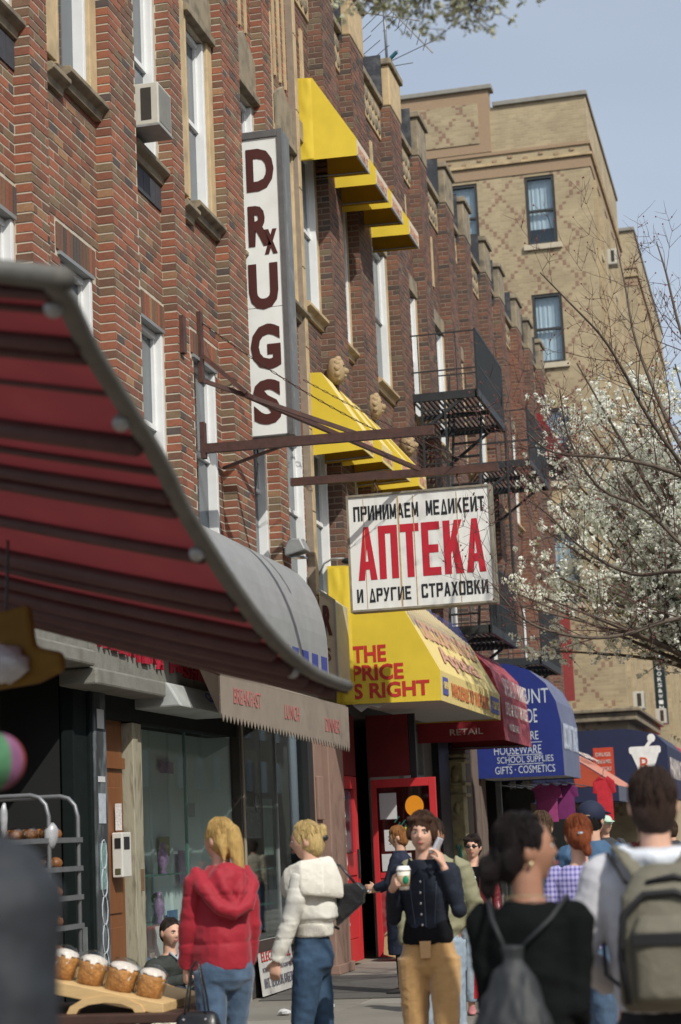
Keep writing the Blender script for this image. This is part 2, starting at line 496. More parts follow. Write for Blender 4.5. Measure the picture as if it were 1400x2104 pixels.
# ---------------- long dark brown brick building ----------------
fb = thing('brick_building', 'long dark brown brick building with battlemented stone capped parapet beyond the drugs sign', 'building', (0, 24, 0))
gm = G(); ga = G()
piers = [(25.35,26.2),(27.3,28.25),(30.35,31.3),(32.9,33.7),(35.7,36.6),(37.9,38.7),(40.7,41.5),(42.8,43.6),(45.6,46.5),(47.8,48.6),(50.2,51.0)]
wins = [(24.45,25.25),(26.4,27.2),(29.1,30.1),(31.9,32.75),(34.5,35.5),(36.9,37.75),(39.4,40.4),(41.8,42.6),(44.4,45.3),(46.9,47.6),(49.0,49.9)]
edges = [24.15]+[v for p in piers for v in p]
ZT = 14.05
for i in range(len(edges)-1):
    y0, y1 = edges[i], edges[i+1]; pier = i % 2 == 1
    x = .2 if pier else .0
    hs = [] if pier else [(w[0], w[1], z0, z1) for w in wins if y0 <= w[0] < y1 for z0, z1 in ((8.95, 11.3), (4.95, 7.0))]
    pal = REDEND if y0 > 43 and y0 < 46 else FAR
    mass(gm, y0, y1, x, 3.6, ZT, hs)
    lay('far', pal, 'y', y0, y1, x, 3.6, ZT, hs)
    if pier: lay('far', pal, 'x', -.02, x, y0, 3.6, ZT)
    if pier:   # cap block on the pier, tarred on its camera side
        make('parapet_cap', G().box(-.45, x+.02, y0-.02, y1+.02, ZT+.002, 14.78), stone_d if i > 5 else stone, fb, bevel=.02)
        make('cap_coping', G().box(-.5, x+.07, y0-.07, y1+.07, 14.782, 14.90), stone_d, fb, bevel=.02)
        tg = G(); n_ = 10; zb = [13.95+rnd.uniform(-.12, .15) for _ in range(n_+1)]
        for q in range(n_):
            xa = -.5+q*(x+.40)/n_; xb_ = -.5+(q+1)*(x+.40)/n_
            tg.prism([(xa, y0-.075, zb[q]), (xb_, y0-.075, zb[q+1]), (xb_, y0-.075, 14.95), (xa, y0-.075, 14.95)], (0, -.02, 0))
        make('tar_patch', tg, tar, fb)
    else:
        # pierced limestone band between the caps
        b0, b1 = y0+.02, y1-.02
        make('stone_band', G().box(-.2, .03, b0, b1, ZT-.62, ZT-.02), stone, fb, bevel=.01)
        q = b0+.12
        cg = G()
        while q < b1-.2:
            for dz in (0, .26):
                cg.sph((.035, q+.1, ZT-.47+dz), (.035, .085, .10), 8, 6)
            q += .24
        make('carved_quatrefoils', cg, stone_d, fb)
        make('parapet_coping', G().box(-.3, .10, b0, b1, ZT+.003, ZT+.12), stone_d, fb, bevel=.015)
    for h in hs:
        wd = window(fb, h[0]+.01, h[1]-.01, h[2]+.02, h[3]-.02, -.06)
    if hs:
        h = hs[0]
        make('stone_jamb', G().box(-.1, .03, h[1]+.002, h[1]+.16, h[2], h[3]), stone, fb, bevel=.01)
        make('stone_jamb', G().box(-.1, .03, h[0]-.14, h[0]-.002, h[2], h[3]), stone, fb, bevel=.01)
        sill(fb, h[0]-.18, h[1]+.22, h[2]-.002, 0, stone)
        make('stone_lintel', G().box(-.1, .06, h[0]-.1, h[1]+.1, h[3]+.002, h[3]+.3), stone_d, fb, bevel=.01)
        make('stone_inset', G().box(-.1, .035, h[0]+.3, h[0]+.42, 12.1, 13.1), stone, fb)
mass(gm, 24.0, 24.15, .1, 3.6, ZT)
for q in range(9): make('stone_block', G().box(.0,.112,24.005,24.145,3.75+q*1.12,3.75+q*1.12+1.105), stone, fb, bevel=.006)
make('wall', gm, mortar_d, fb)
make('drainpipe', G().tube([(.12, 33.95, 13.6), (.12, 33.95, 9.4), (.25, 33.98, 9.2)], .035, 8), stone, fb, smooth=True)
make('drainpipe', G().tube([(.12, 31.45, 13.6), (.12, 31.45, 7)], .03, 8), rust, fb, smooth=True)
make('roof', G().box(-12, -.5, 24.0, 51, 13.7, 13.9), tar, fb)
make('roof', G().box(-12, -.5, 12, 24.0, 14.0, 14.2), tar, nb)
make('side_wall', G().box(-12, -.5, 50.6, 51, -.15, 13.7), mortar_d, fb)
flush_bricks('far', fb, 300)

# ---------------- beige apartment building ----------------
def beige_mat(name, diamonds):
    mt = bpy.data.materials.new(name); mt.use_nodes = True
    nt = mt.node_tree; N = nt.nodes; L = nt.links; b = N['Principled BSDF']
    tc = N.new('ShaderNodeTexCoord'); sp = N.new('ShaderNodeSeparateXYZ'); L.new(tc.outputs['Object'], sp.inputs[0])
    add = N.new('ShaderNodeMath'); add.operation = 'ADD'; L.new(sp.outputs['X'], add.inputs[0]); L.new(sp.outputs['Y'], add.inputs[1])
    cb = N.new('ShaderNodeCombineXYZ'); L.new(add.outputs[0], cb.inputs['X']); L.new(sp.outputs['Z'], cb.inputs['Y'])
    bt = N.new('ShaderNodeTexBrick'); bt.inputs['Scale'].default_value = 1; bt.inputs['Brick Width'].default_value = .23; bt.inputs['Row Height'].default_value = .088
    bt.inputs['Mortar Size'].default_value = .007; bt.inputs['Mortar Smooth'].default_value = .3
    bt.inputs['Color1'].default_value = (.43,.35,.215,1); bt.inputs['Color2'].default_value = (.35,.28,.17,1); bt.inputs['Mortar'].default_value = (.42,.35,.25,1)
    L.new(cb.outputs[0], bt.inputs['Vector'])
    col = bt.outputs['Color']
    if diamonds:
        # diaper pattern laid in darker red headers: stepped diagonal lines
        def mth(op, a, b_=None, v=None):
            q = N.new('ShaderNodeMath'); q.operation = op
            L.new(a, q.inputs[0])
            if b_ is not None: L.new(b_, q.inputs[1])
            elif v is not None: q.inputs[1].default_value = v
            return q.outputs[0]
        sx = mth('SNAP', add.outputs[0], v=.115); sz = mth('SNAP', sp.outputs['Z'], v=.088)
        ks = mth('MULTIPLY', sz, v=.80)
        outs = []
        for op in ('ADD', 'SUBTRACT'):
            a = mth(op, sx, ks)
            c = mth('PINGPONG', a, v=.58)
            outs.append(mth('LESS_THAN', c, v=.048))
        mxx = mth('MAXIMUM', outs[0], outs[1])
        nn = N.new('ShaderNodeTexNoise'); nn.inputs['Scale'].default_value = 9; L.new(cb.outputs[0], nn.inputs['Vector'])
        g1 = mth('GREATER_THAN', nn.outputs['Fac'], v=.22)
        mm = mth('MULTIPLY', mth('MULTIPLY', mxx, g1), v=.72)
        mx = N.new('ShaderNodeMix'); mx.data_type = 'RGBA'; mx.inputs['B'].default_value = (.22,.12,.085,1)
        L.new(mm, mx.inputs['Factor']); L.new(col, mx.inputs['A']); col = mx.outputs['Result']
    nz = N.new('ShaderNodeTexNoise'); nz.inputs['Scale'].default_value = .9; nz.inputs['Detail'].default_value = 8
    L.new(tc.outputs['Object'], nz.inputs['Vector'])
    mr = N.new('ShaderNodeMapRange'); mr.inputs['From Min'].default_value = .3; mr.inputs['From Max'].default_value = .7; mr.inputs['To Min'].default_value = .78; mr.inputs['To Max'].default_value = 1.12
    L.new(nz.outputs['Fac'], mr.inputs['Value'])
    sc = N.new('ShaderNodeVectorMath'); sc.operation = 'SCALE'; L.new(col, sc.inputs[0]); L.new(mr.outputs['Result'], sc.inputs['Scale'])
    L.new(sc.outputs['Vector'], b.inputs['Base Color']); b.inputs['Roughness'].default_value = .9
    bp = N.new('ShaderNodeBump'); bp.inputs['Strength'].default_value = .5; bp.inputs['Distance'].default_value = .01
    L.new(bt.outputs['Fac'], bp.inputs['Height']); bp.invert = True; L.new(bp.outputs['Normal'], b.inputs['Normal'])
    return mt
bg_d = beige_mat('beige_diaper_brick', True); bg_p = beige_mat('beige_brick', False)
redband = M('red_brick_band', (.33,.235,.15), .9, .25, 30, .3, 60, stretch=(6,6,.6))
cop = M('grey_coping', (.26,.25,.22), .85, .15, 4)
palest = M('pale_limestone', (.50,.44,.33), .85, .1, 4)
def apartment(Y0, Y1, X0, X1, H, label, fine, tag_step=True):
    a = thing('apartment_building', label, 'building', (X1, Y0, 0))
    # camera side windows (on the face looking to -y), street side windows (face looking to +x)
    def wy(z0): return z0
    floors = [(19.4, 21.6), (15.65, 17.83), (12.0, 14.25), (8.3, 10.5)]
    face = [(X1-4.45, X1-3.53), (X1-2.05, X1-1.13)] if fine else [(X1-3.0, X1-2.1)]
    g = G()
    xs = sorted({X0, X1-.35}|{v for f in face for v in f})
    for p, q in zip(xs, xs[1:]):
        hole = any(f[0] < (p+q)/2 < f[1] for f in face)
        z = -.15
        for f0, f1 in sorted(floors):
            if hole:
                g.box(p, q, Y0, Y0+.4, z, f0); z = f1
        g.box(p, q, Y0, Y0+.4, z, H-2.0)
    make('front_wall', g, bg_d, a)
    make('corner_wall', G().box(X1-.35, X1, Y0-.004, Y0+.404, -.15, H-2.0), bg_p, a)
    g = G(); ys = []
    y = Y0+1.1
    while y+1 < Y1-.4: ys.append((y, y+.95)); y += 2.35
    es = sorted({Y0+.404, Y1}|{v for f in ys for v in f})
    for p, q in zip(es, es[1:]):
        hole = any(f[0] < (p+q)/2 < f[1] for f in ys); z = -.15
        for f0, f1 in sorted(floors):
            if hole: g.box(X1-.4, X1, p, q, z, f0); z = f1
        g.box(X1-.4, X1, p, q, z, H-2.0)
        if not hole:    # shallow brick pilasters between the window bays
            g.box(X1+.001, X1+.10, p+.18, q-.18, 5.2, H-2.6)
    make('street_wall', g, bg_p, a)
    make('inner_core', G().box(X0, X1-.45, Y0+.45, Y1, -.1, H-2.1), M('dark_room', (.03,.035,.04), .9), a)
    # parapet with bands
    make('parapet', G().box(X0, X1, Y0, Y0+.35, H-2.0, H-.05).box(X1-.35, X1, Y0+.35, Y1, H-2.0, H-.05), bg_p, a)
    for z0, z1, pr, mt in ((H-2.35, H-2.02, .03, redband), (H-1.98, H-1.90, .10, stone), (H-1.62, H-1.52, .05, redband)):
        make('brick_band', G().box(X0, X1+pr, Y0-pr, Y0+.02, z0, z1).box(X1-.02, X1+pr, Y0+.02, Y1, z0, z1), mt, a)
    if fine:
        # raised centre of the parapet with a diamond panel
        xr = X1-3.0
        make('raised_parapet', G().box(X0, xr, Y0-.02, Y0+.35, H-.048, H+.55), redband, a)
        make('raised_panel', G().box(X0, xr, Y0-.06, Y0+.0, H-1.5, H+.30), redband, a)
        make('diamond_panel', G().box(X0, xr-.35, Y0-.09, Y0-.062, H-1.2, H+.12), bg_d, a)
        make('coping', G().box(X0, xr+.12, Y0-.12, Y0+.4, H+.552, H+.70), cop, a, bevel=.02)
        make('coping', G().box(xr+.12, X1+.06, Y0-.1, Y0+.4, H-.048, H+.10).box(X1-.4, X1+.06, Y0+.4, Y1, H-.048, H+.10), cop, a, bevel=.02)
        for q in range(22):
            xx = X0+.3+q*(X1-X0-.4)/22
            make('corbel_brick', G().box(xx, xx+.13, Y0-.035, Y0+.0, H-1.86+(q % 2)*.09, H-1.78+(q % 2)*.09), redband, a)
    else:
        make('coping', G().box(X0, X1+.06, Y0-.1, Y0+.4, H-.048, H+.10).box(X1-.4, X1+.06, Y0+.4, Y1, H-.048, H+.10), cop, a, bevel=.02)
    # windows
    for k, (f0, f1) in enumerate(floors):
        for j, (p, q) in enumerate(face):
            w = .09
            fr = G().box(p+.002, p+w, Y0+.03, Y0+.16, f0, f1).box(q-w, q-.002, Y0+.03, Y0+.16, f0, f1).box(p+w, q-w, Y0+.03, Y0+.16, f1-w, f1-.002).box(p+w, q-w, Y0+.03, Y0+.16, f0+.002, f0+w)
            wd = make('window', fr, metal_d, a)
            zm = (f0+f1)/2
            make('meeting_rail', G().box(p+w, q-w, Y0+.04, Y0+.14, zm-.04, zm+.03), metal_d, wd)
            make('pane', G().box(p+w, q-w, Y0+.10, Y0+.108, f0+w, f1-w), glass('thin_pane', (.85,.9,.92), .08), wd)
            hh = rnd.choice((.99, .75, .55))
            cg = G(); n_ = 14; cc = []
            for t in range(n_+1):
                xx = p+w+(q-p-2*w)*t/n_; cc.append((xx, Y0+.22+.02*math.sin(t*2.4)))
            for t in range(n_):
                cg.quad((cc[t][0], cc[t][1], f1-(f1-f0)*hh), (cc[t+1][0], cc[t+1][1], f1-(f1-f0)*hh), (cc[t+1][0], cc[t+1][1], f1), (cc[t][0], cc[t][1], f1))
            make('curtain', cg, M('net_curtain', (.80,.83,.86), .9, .1, 4), wd)
            make('sill', G().box(p-.13, q+.13, Y0-.09, Y0+.05, f0-.17, f0-.002), palest, wd, bevel=.01)
        for j, (p, q) in enumerate(ys):
            fr = G().box(X1-.18, X1-.05, p+.002, p+.08, f0, f1).box(X1-.18, X1-.05, q-.08, q-.002, f0, f1).box(X1-.18, X1-.05, p+.08, q-.08, f1-.08, f1-.002).box(X1-.18, X1-.05, p+.08, q-.08, (f0+f1)/2-.03, (f0+f1)/2+.03)
            wd = make('window', fr, metal_d, a)
            make('pane', G().box(X1-.14, X1-.13, p+.08, q-.08, f0, f1-.08), pane_m, wd)
            make('sill', G().box(X1-.05, X1+.08, p-.1, q+.1, f0-.15, f0-.002), palest, wd)
    make('belt_course', G().box(X0, X1+.12, Y0-.12, Y0+.01, 11.25, 11.5).box(X1-.01, X1+.12, Y0+.01, Y1, 11.25, 11.5), stone, a)
    return a
ap1 = apartment(56, 66.5, -9.5, 1.45, 24.05, 'beige brick apartment block with diamond patterned front and stepped parapet behind the brown row', True)
make('shop_cornice', G().box(-4, 1.7, 55.7, 55.99, 4.75, 5.0).box(1.452, 1.7, 55.99, 66, 4.75, 5.0), stone_d, ap1, bevel=.03)
make('shop_cornice', G().box(-4, 1.82, 55.58, 55.99, 5.002, 5.12).box(1.452, 1.82, 55.99, 66, 5.002, 5.12), stone_d, ap1, bevel=.03)
ap2 = apartment(75, 92, -9.5, 1.45, 25.6, 'second beige brick apartment wing set further back to the right of the diamond patterned one', False)
# dark far blocks closing the view low on the right
fbk = thing('far_building', 'dull brown building far down the street at the right edge behind the branches', 'building', (.5, 100, 0))
make('wall', G().box(-10, 1.3, 100, 130, 0, 15), M('far_brown', (.16,.12,.10), .9, .2, 1), fbk)
for k in range(4):
    wd = make('window', G().box(-4.6+k*1.5, -3.7+k*1.5, 99.93, 99.99, 8.2, 10), metal_d, fbk)
    make('pane', G().box(-4.5+k*1.5, -3.8+k*1.5, 99.9, 99.925, 8.3, 9.9), pane_m, wd)
for k in range(5):
    wd = make('window', G().box(1.305, 1.34, 101+k*5, 102.5+k*5, 6, 9), metal_d, fbk)
    make('pane', G().box(1.345, 1.36, 101.1+k*5, 102.4+k*5, 6.1, 8.9), pane_m, wd)
fb2 = thing('far_building', 'pale grey metal framed building beyond the liquor sign at the right edge', 'building', (4, 140, 0))
make('wall', G().box(-6, 5.8, 140, 170, 0, 17), M('far_grey', (.25,.27,.28), .8, .2, 1), fb2)
for k in range(8):
    make('window', G().box(-4.2+k*1.2, -3.5+k*1.2, 139.9, 139.98, 3, 15), M('far_frame', (.5,.53,.55), .6), fb2)

# the row across the road, behind the right edge of the view (seen only as reflections)
opm = [M('opposite_brick', (.20,.13,.10), .9, .25, 2), M('opposite_tan', (.32,.26,.19), .9, .2, 2)]
for k in range(6):
    y0 = -30+k*24; hh = 10+2.5*((k*7) % 3)
    ob = thing('building', ['three storey','four storey','plain','narrow','long','corner'][k]+' building across the road mirrored in the shop glass', 'building', (24, y0, 0))
    make('wall', G().box(24, 32, y0, y0+23.6, -.15, hh), opm[k % 2], ob)
    wg = G()
    for q in range(7):
        for z in (4.6, 7.6): wg.box(23.95, 23.99, y0+1.2+q*3.1, y0+2.4+q*3.1, z, z+1.8)
    make('window_glass', wg, pane_m, ob, kind='stuff')
# ---------------- block lettering ----------------
def _gl(t, s):
    A = [[(0,0),(t*.95,0),(.60,1),(.36,1)],[(1-t*.95,0),(1,0),(.64,1),(.40,1)],[(.2,.2),(.8,.2),(.8,.2+s),(.2,.2+s)]]
    l = [(0,0),(t,0),(t,1),(0,1)]; r = [(1-t,0),(1,0),(1,1),(1-t,1)]
    def H(y, x0=0., x1=1., h=s): return [(x0,y),(x1,y),(x1,y+h),(x0,y+h)]
    dg = [(t*.4,0),(t*1.15,0),(1-t*.4,1),(1-t*1.15,1)]
    return {
     'А': A, 'П': [l, r, H(1-s, t, 1-t)], 'Т': [[(.5-t/2,0),(.5+t/2,0),(.5+t/2,1),(.5-t/2,1)], H(1-s)],
     'Е': [l, H(0,t,.95), H(.5-s/2,t,.85), H(1-s,t,.95)], 'К': [l, [(t*.95,.34),(1,1),(1-t*1.15,1),(t*.95,.60)], [(1-t*1.15,0),(1,0),(t*1.9,.70),(t*1.15,.50)]],
     'Р': [l, H(1-s,t,.9), H(.42,t,.9), [(1-t,.46),(1,.50),(1,.96),(1-t,.99)]], 'И': [l, r, dg], 'Й': [l, r, dg, [(.4,1.08),(.62,1.08),(.82,1.27),(.6,1.27)]],
     'Н': [l, r, H(.5-s/2,t,1-t)], 'М': [[(0,0),(t*.8,0),(t*.8,1),(0,1)], [(1-t*.8,0),(1,0),(1,1),(1-t*.8,1)], [(.5-t*.42,.12),(.5+t*.42,.12),(t*.9,1),(0,1)], [(.5-t*.42,.12),(.5+t*.42,.12),(1,1),(1-t*.9,1)]],
     'Д': [[(.0,0),(t*.8,0),(.58,1),(.38,1)],[(1-t*.8,0),(1,0),(.62,1),(.42,1)],[(0,-.04),(1,-.04),(.93,s),(.07,s)]],
     'У': [[(.36,.33),(.62,.33),(t,1),(0,1)], [(.16,0),(.16+t*.9,0),(1,1),(1-t,1)], H(0,.05,.3)], 'Г': [l, H(1-s,t,.95)],
     'С': [[(0,.06),(t,.1),(t,.9),(0,.94)], H(0,.06,.94), H(1-s,.06,.94), [(1-t,.04),(1,.08),(1,.32),(1-t,.32)], [(1-t,.68),(1,.68),(1,.92),(1-t,.96)]],
     'О': [[(0,.06),(t,.1),(t,.9),(0,.94)], [(1-t,.1),(1,.06),(1,.94),(1-t,.9)], H(0,.06,.94), H(1-s,.06,.94)],
     'Х': [[(0,0),(t,0),(1,1),(1-t,1)], [(1-t,0),(1,0),(t,1),(0,1)]],
     'В': [l, H(0,t,.9), H(.46,t,.88), H(1-s,t,.86), [(1-t,.04),(1,.08),(1,.46),(1-t,.5)], [(.95-t,.54),(.95,.58),(.95,.94),(.95-t,.98)]],
    }
GL = _gl(.30, .17); GT = _gl(.36, .15)
def block(parent, s, x0, x1, z0, z1, y, mat, gl=GL, gap=.16, slope=0.):
    """hand painted block capitals facing -y between x0..x1; slope: rise per unit x"""
    units = sum(1 if c != ' ' else .75 for c in s)+gap*(len(s)-1)
    w = (x1-x0)/units; x = x0
    for c in s:
        if c == ' ': x += .75*w+gap*w; continue
        g = G()
        for i, pl in enumerate(gl[c]):
            dy = -.002-.0004*i
            pts = [(x+a*w, y+dy, z0+b*(z1-z0)+slope*(x+a*w-x0)) for a, b in pl]
            g.prism(pts, (0, .0016, 0))
        make('letter', g, mat, parent)
        x += w*(1+gap)

yel = M('yellow_canvas', (.80,.61,.055), .6, .07, 2.5, .12, 140, dirt=.12, dcol=(.5,.35,.05), ds=4, trl=.12)
yel_f = M('pale_sheen_yellow_canvas', (.74,.60,.24), .7, .12, 5, .15, 140, dirt=.3, dcol=(.35,.25,.12), ds=5)  # paler than the side canvas: grazing sun sheen of the slopes painted in
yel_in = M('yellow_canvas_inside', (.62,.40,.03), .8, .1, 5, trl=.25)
redp = M('red_print', (.50,.035,.03), .5, .08)
lett_br = M('dark_brown_letter', (.075,.025,.022), .35, .1)
wh_pl = M('white_sign_plastic', (.76,.79,.77), .35, .06, 2, dirt=.15, dcol=(.45,.42,.36), ds=3)
alum = M('grey_aluminium', (.30,.31,.31), .45, .15, 8, metal=.3)
blk = M('black_paint', (.02,.022,.024), .4, .1)
def letters_group(): pass

# ---------------- drugs blade sign ----------------
ds_ = thing('blade_sign', 'tall white blade sign with dark brown letters DRUGS in a grey frame', 'sign', (.3, 21.25, 6.4))
make('sign_case', G().box(.02, .60, 21.27, 21.56, 6.42, 10.22), M('sign_case_grey', (.17,.17,.16), .5, .15, 5, metal=.2, dirt=.4, dcol=(.35,.34,.3), ds=5), ds_, bevel=.008)
fr = G()
fr.box(.02, .075, 21.20, 21.268, 6.42, 10.22).box(.535, .60, 21.20, 21.268, 6.42, 10.22).box(.077, .533, 21.20, 21.268, 10.13, 10.22).box(.077, .533, 21.20, 21.268, 6.42, 6.44)
make('sign_frame', fr, M('sign_frame_grey', (.11,.11,.11), .5, .2, 9), ds_, bevel=.004)
make('sign_face', G().box(.077, .533, 21.222, 21.266, 6.442, 8.0), wh_pl, ds_)
make('sign_face', G().box(.077, .533, 21.222, 21.266, 8.008, 10.128), wh_pl, ds_)
for ch, za, zb, xa, xb_ in (('D', 9.46, 10.00, .135, .48), ('R', 8.77, 9.28, .135, .42), ('x', 8.66, 8.97, .33, .49), ('U', 7.98, 8.55, .115, .48), ('G', 7.24, 7.80, .11, .48), ('S', 6.57, 7.12, .12, .47)):
    text(ds_, ch, (xa, 21.221, za), (xb_-xa, 0, 0), (0, 0, zb-za), lett_br, 'letter', .004, .045)
make('support_bracket', G().bar((0, 21.4, 9.6), (.05, 21.4, 9.6), .05).bar((0, 21.4, 7), (.05, 21.4, 7), .05), metal_d, ds_)
make('cable', G().tube([(.1,21.4,6.42),(.12,21.3,6.1),(.06,21.3,5.7),(.02,21.35,5.3),(.03,21.3,4.9)], .012, 6), blk, ds_, smooth=True)

# ---------------- hanging apteka sign ----------------
hs_ = thing('hanging_sign', 'white hanging pharmacy sign with big red and black Russian capitals', 'sign', (1.7, 23.3, 6.2))
X0, X1, ZA, ZB = .735, 2.60, 4.50, 6.00
rusty = M('rust_streaked_white', (.76,.77,.74), .4, .05, 3, dirt=.16, dcol=(.50,.42,.30), ds=4, stretch=(4,1,.5))
make('sign_board', G().box(X0+.03, X1-.03, 23.22, 23.40, ZA+.03, ZB-.03), rusty, hs_)
make('sign_frame', G().box(X0, X0+.03, 23.20, 23.42, ZA, ZB).box(X1-.03, X1, 23.20, 23.42, ZA, ZB).box(X0+.03, X1-.03, 23.20, 23.42, ZB-.03, ZB).box(X0+.03, X1-.03, 23.20, 23.42, ZA, ZA+.03), M('tarnished_frame', (.24,.22,.17), .5, .3, 9, dirt=.5, dcol=(.2,.12,.06), ds=8), hs_, bevel=.004)
block(hs_, 'ПРИНИМАЕМ', X0+.09, X0+.93, 5.66, 5.85, 23.218, blk)
block(hs_, 'МЕДИКЕЙТ', X0+1.03, X1-.09, 5.665, 5.855, 23.218, blk)
block(hs_, 'АПТЕКА', X0+.12, X1-.11, 4.90, 5.58, 23.218, M('red_sign_letters', (.47,.02,.035), .4, .08), GT, .13)
block(hs_, 'И', X0+.09, X0+.17, 4.62, 4.79, 23.218, blk)
block(hs_, 'ДРУГИЕ', X0+.25, X0+.79, 4.62, 4.79, 23.218, blk)
block(hs_, 'СТРАХОВКИ', X0+.92, X1-.10, 4.625, 4.80, 23.218, blk)
for xx in (X0+.38, X1-.42):
    make('hook', G().tube([(xx,23.31,6.0),(xx+.02,23.31,6.05),(xx,23.31,6.1),(xx-.02,23.31,6.14),(xx,23.31,6.2)], .012, 6), rust, hs_, smooth=True)
for i, (xx, w) in enumerate(((X0+.66,.020),(X0+.86,.010),(X0+1.42,.008),(X0+.22,.006))):
    make('rust_stain', G().box(xx, xx+w, 23.2155, 23.219, 4.54, 5.94), M('rust_run', (.48,.33,.17), .7, .3, 12), hs_)

br = thing('sign_bracket', 'rusty brown steel bars braced out from the brick wall to carry the hanging sign', 'bracket', (0, 21, 6))
def chain_g(a, b, n, sag):
    g = G(); a = Vector(a); b = Vector(b); pr = None
    for i in range(n):
        t0 = i/n; t1 = (i+1.25)/n
        p = a.lerp(b, t0); q = a.lerp(b, min(t1, 1)); p.z -= sag*4*t0*(1-t0); q.z -= sag*4*t1*max(0, 1-t1)
        d = (q-p).normalized(); s = d.cross(Vector((0,0,1))).normalized() if i % 2 else Vector((0,0,1)).cross(d.cross(Vector((0,0,1)))).normalized()*1
        s = s*.013
        g.tube([p, p+s*1.2+(q-p)*.25, p+s*1.2+(q-p)*.75, q, q-s*1.2-(q-p)*.25, q-s*1.2-(q-p)*.75, p], .0045, 4, False)
    return g
make('arm', G().bar((0,19.46,5.96),(2.58,19.46,5.93),.075,.10), rust, br)
make('arm', G().bar((0,23.31,6.26),(2.70,23.31,6.22),.075,.10), rust, br)
make('wall_plate', G().box(.0,.05,19.40,19.50,6.70,7.50), rust, br)
make('wall_plate', G().box(.0,.05,19.40,19.50,5.85,6.25), rust, br)
make('wall_plate', G().box(.15,.20,18.30,18.40,6.75,7.15), rust, br)
make('brace', G().bar((.05,19.46,6.72),(1.75,19.9,6.02),.045), rust, br)
make('brace', G().bar((.05,19.46,7.0),(.52,19.5,6.55),.045), rust, br)
make('brace', G().bar((.52,19.5,6.52),(1.70,23.2,6.26),.05), rust, br)
make('brace', G().bar((.05,20.1,5.86),(.9,19.5,5.92),.03), rust, br)
make('chain', chain_g((.05,19.46,7.38),(2.2,23.31,6.3),46,.16), rust, br)
make('chain', chain_g((.22,23.3,7.6),(2.35,23.31,6.3),34,.03), rust, br)

# ---------------- awnings ----------------
def awning(name, label, cat, Y0, Y1, prof, zb, side, front, val=None, group=None, inner=None, th=.010, endfar=True, hem=None, soffit=None):
    """prof: (x,z) from the wall out and down, last point is the bottom edge of the valance"""
    a = thing(name, label, cat, (prof[0][0], (Y0+Y1)/2, zb), group=group)
    pl = [(x, z) for x, z in prof]
    poly = pl+[(prof[0][0], zb)] if abs(prof[-1][1]-zb) < .2 else pl
    make('side_panel', G().prism([(x, Y0, z) for x, z in poly], (0, th, 0)), side, a)
    if endfar: make('side_panel', G().prism([(x, Y1-th, z) for x, z in poly], (0, th, 0)), inner or side, a)
    for i, (p, q) in enumerate(zip(pl, pl[1:])):
        last = i == len(pl)-2
        dx, dz = q[0]-p[0], q[1]-p[1]; L_ = math.hypot(dx, dz); nx, nz = -dz/L_*th, dx/L_*th
        nx, nz = (abs(nx), abs(nz)) if True else 0
        g = G().prism([(p[0], Y0+th+.002, p[1]), (q[0], Y0+th+.002, q[1]), (q[0]-nx, Y0+th+.002, q[1]-nz), (p[0]-nx, Y0+th+.002, p[1]-nz)], (0, Y1-Y0-2*th-.004, 0))
        make('valance' if last else 'top_panel', g, (val or front) if last else front, a)
    fg = G(); x1 = prof[-1][0]-.03
    fg.tube([(x1, Y0+.03, prof[-1][1]+.03), (x1, Y1-.03, prof[-1][1]+.03)], .012, 6).tube([(prof[0][0]+.02, Y0+.03, zb+.03), (x1, Y0+.03, prof[-1][1]+.03)], .012, 6).tube([(prof[0][0]+.02, Y1-.03, zb+.03), (x1, Y1-.03, prof[-1][1]+.03)], .012, 6)
    make('frame', fg, alum, a)
    if hem: make('hem', G().box(prof[-1][0]+.001, prof[-1][0]+.006, Y0, Y1, prof[-1][1]-.012, prof[-1][1]+.02), hem, a)
    return a
ords = ['nearest', 'second', 'third', 'farthest']
for i, (y0, y1, xw) in enumerate(((24.56,25.36,.01),(25.80,26.66,.05),(26.90,27.75,.05),(28.25,29.05,.05))):
    dz = 0; xo = .815
    a = awning('window_awning', '%s of the four upper yellow window awnings above the brick pier tops' % ords[i], 'awning', y0, y1,
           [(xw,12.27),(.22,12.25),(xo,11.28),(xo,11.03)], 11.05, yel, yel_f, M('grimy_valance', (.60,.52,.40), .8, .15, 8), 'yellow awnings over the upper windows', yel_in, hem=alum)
    text(a, 'PHARMACY', (xo+.001, y0+.08, 11.07), (0, y1-y0-.16, 0), (0,0,.13), M('faded_red_print', (.52,.30,.22), .8), off=.01)
    if i == 0:
        g = G(); nx, nz = 6, 26      # slack folded canvas where the side panel meets the wall
        for q in range(nx+1):
            for k in range(nz+1):
                x = .012+.19*q/nx; z = 11.06+1.18*k/nz
                g.v.append((x, y0-.006-.016*max(0, math.sin(q/nx*math.pi))*(.5+noise.noise(Vector((x*16, 0, z*4.5+x*9)))), z))
        for q in range(nx):
            for k in range(nz): b_ = q*(nz+1)+k; g.f.append((b_, b_+nz+1, b_+nz+2, b_+1))
        make('slack_canvas', g, yel, a, smooth=True)
for i, (y0, y1) in enumerate(((24.5,25.17),(25.44,26.2),(26.5,27.15),(27.5,28.1))):
    xo = .72+.06*i
    a = awning('window_awning', '%s of the four lower yellow window awnings beneath the carved lion heads' % ords[i], 'awning', y0, y1,
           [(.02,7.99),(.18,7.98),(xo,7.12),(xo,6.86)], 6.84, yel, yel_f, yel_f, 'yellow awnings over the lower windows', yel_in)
    text(a, 'PHARMACY', (xo+.001, y0+.06, 6.9), (0, y1-y0-.12, 0), (0,0,.14), M('faded_red_print'), off=.01)
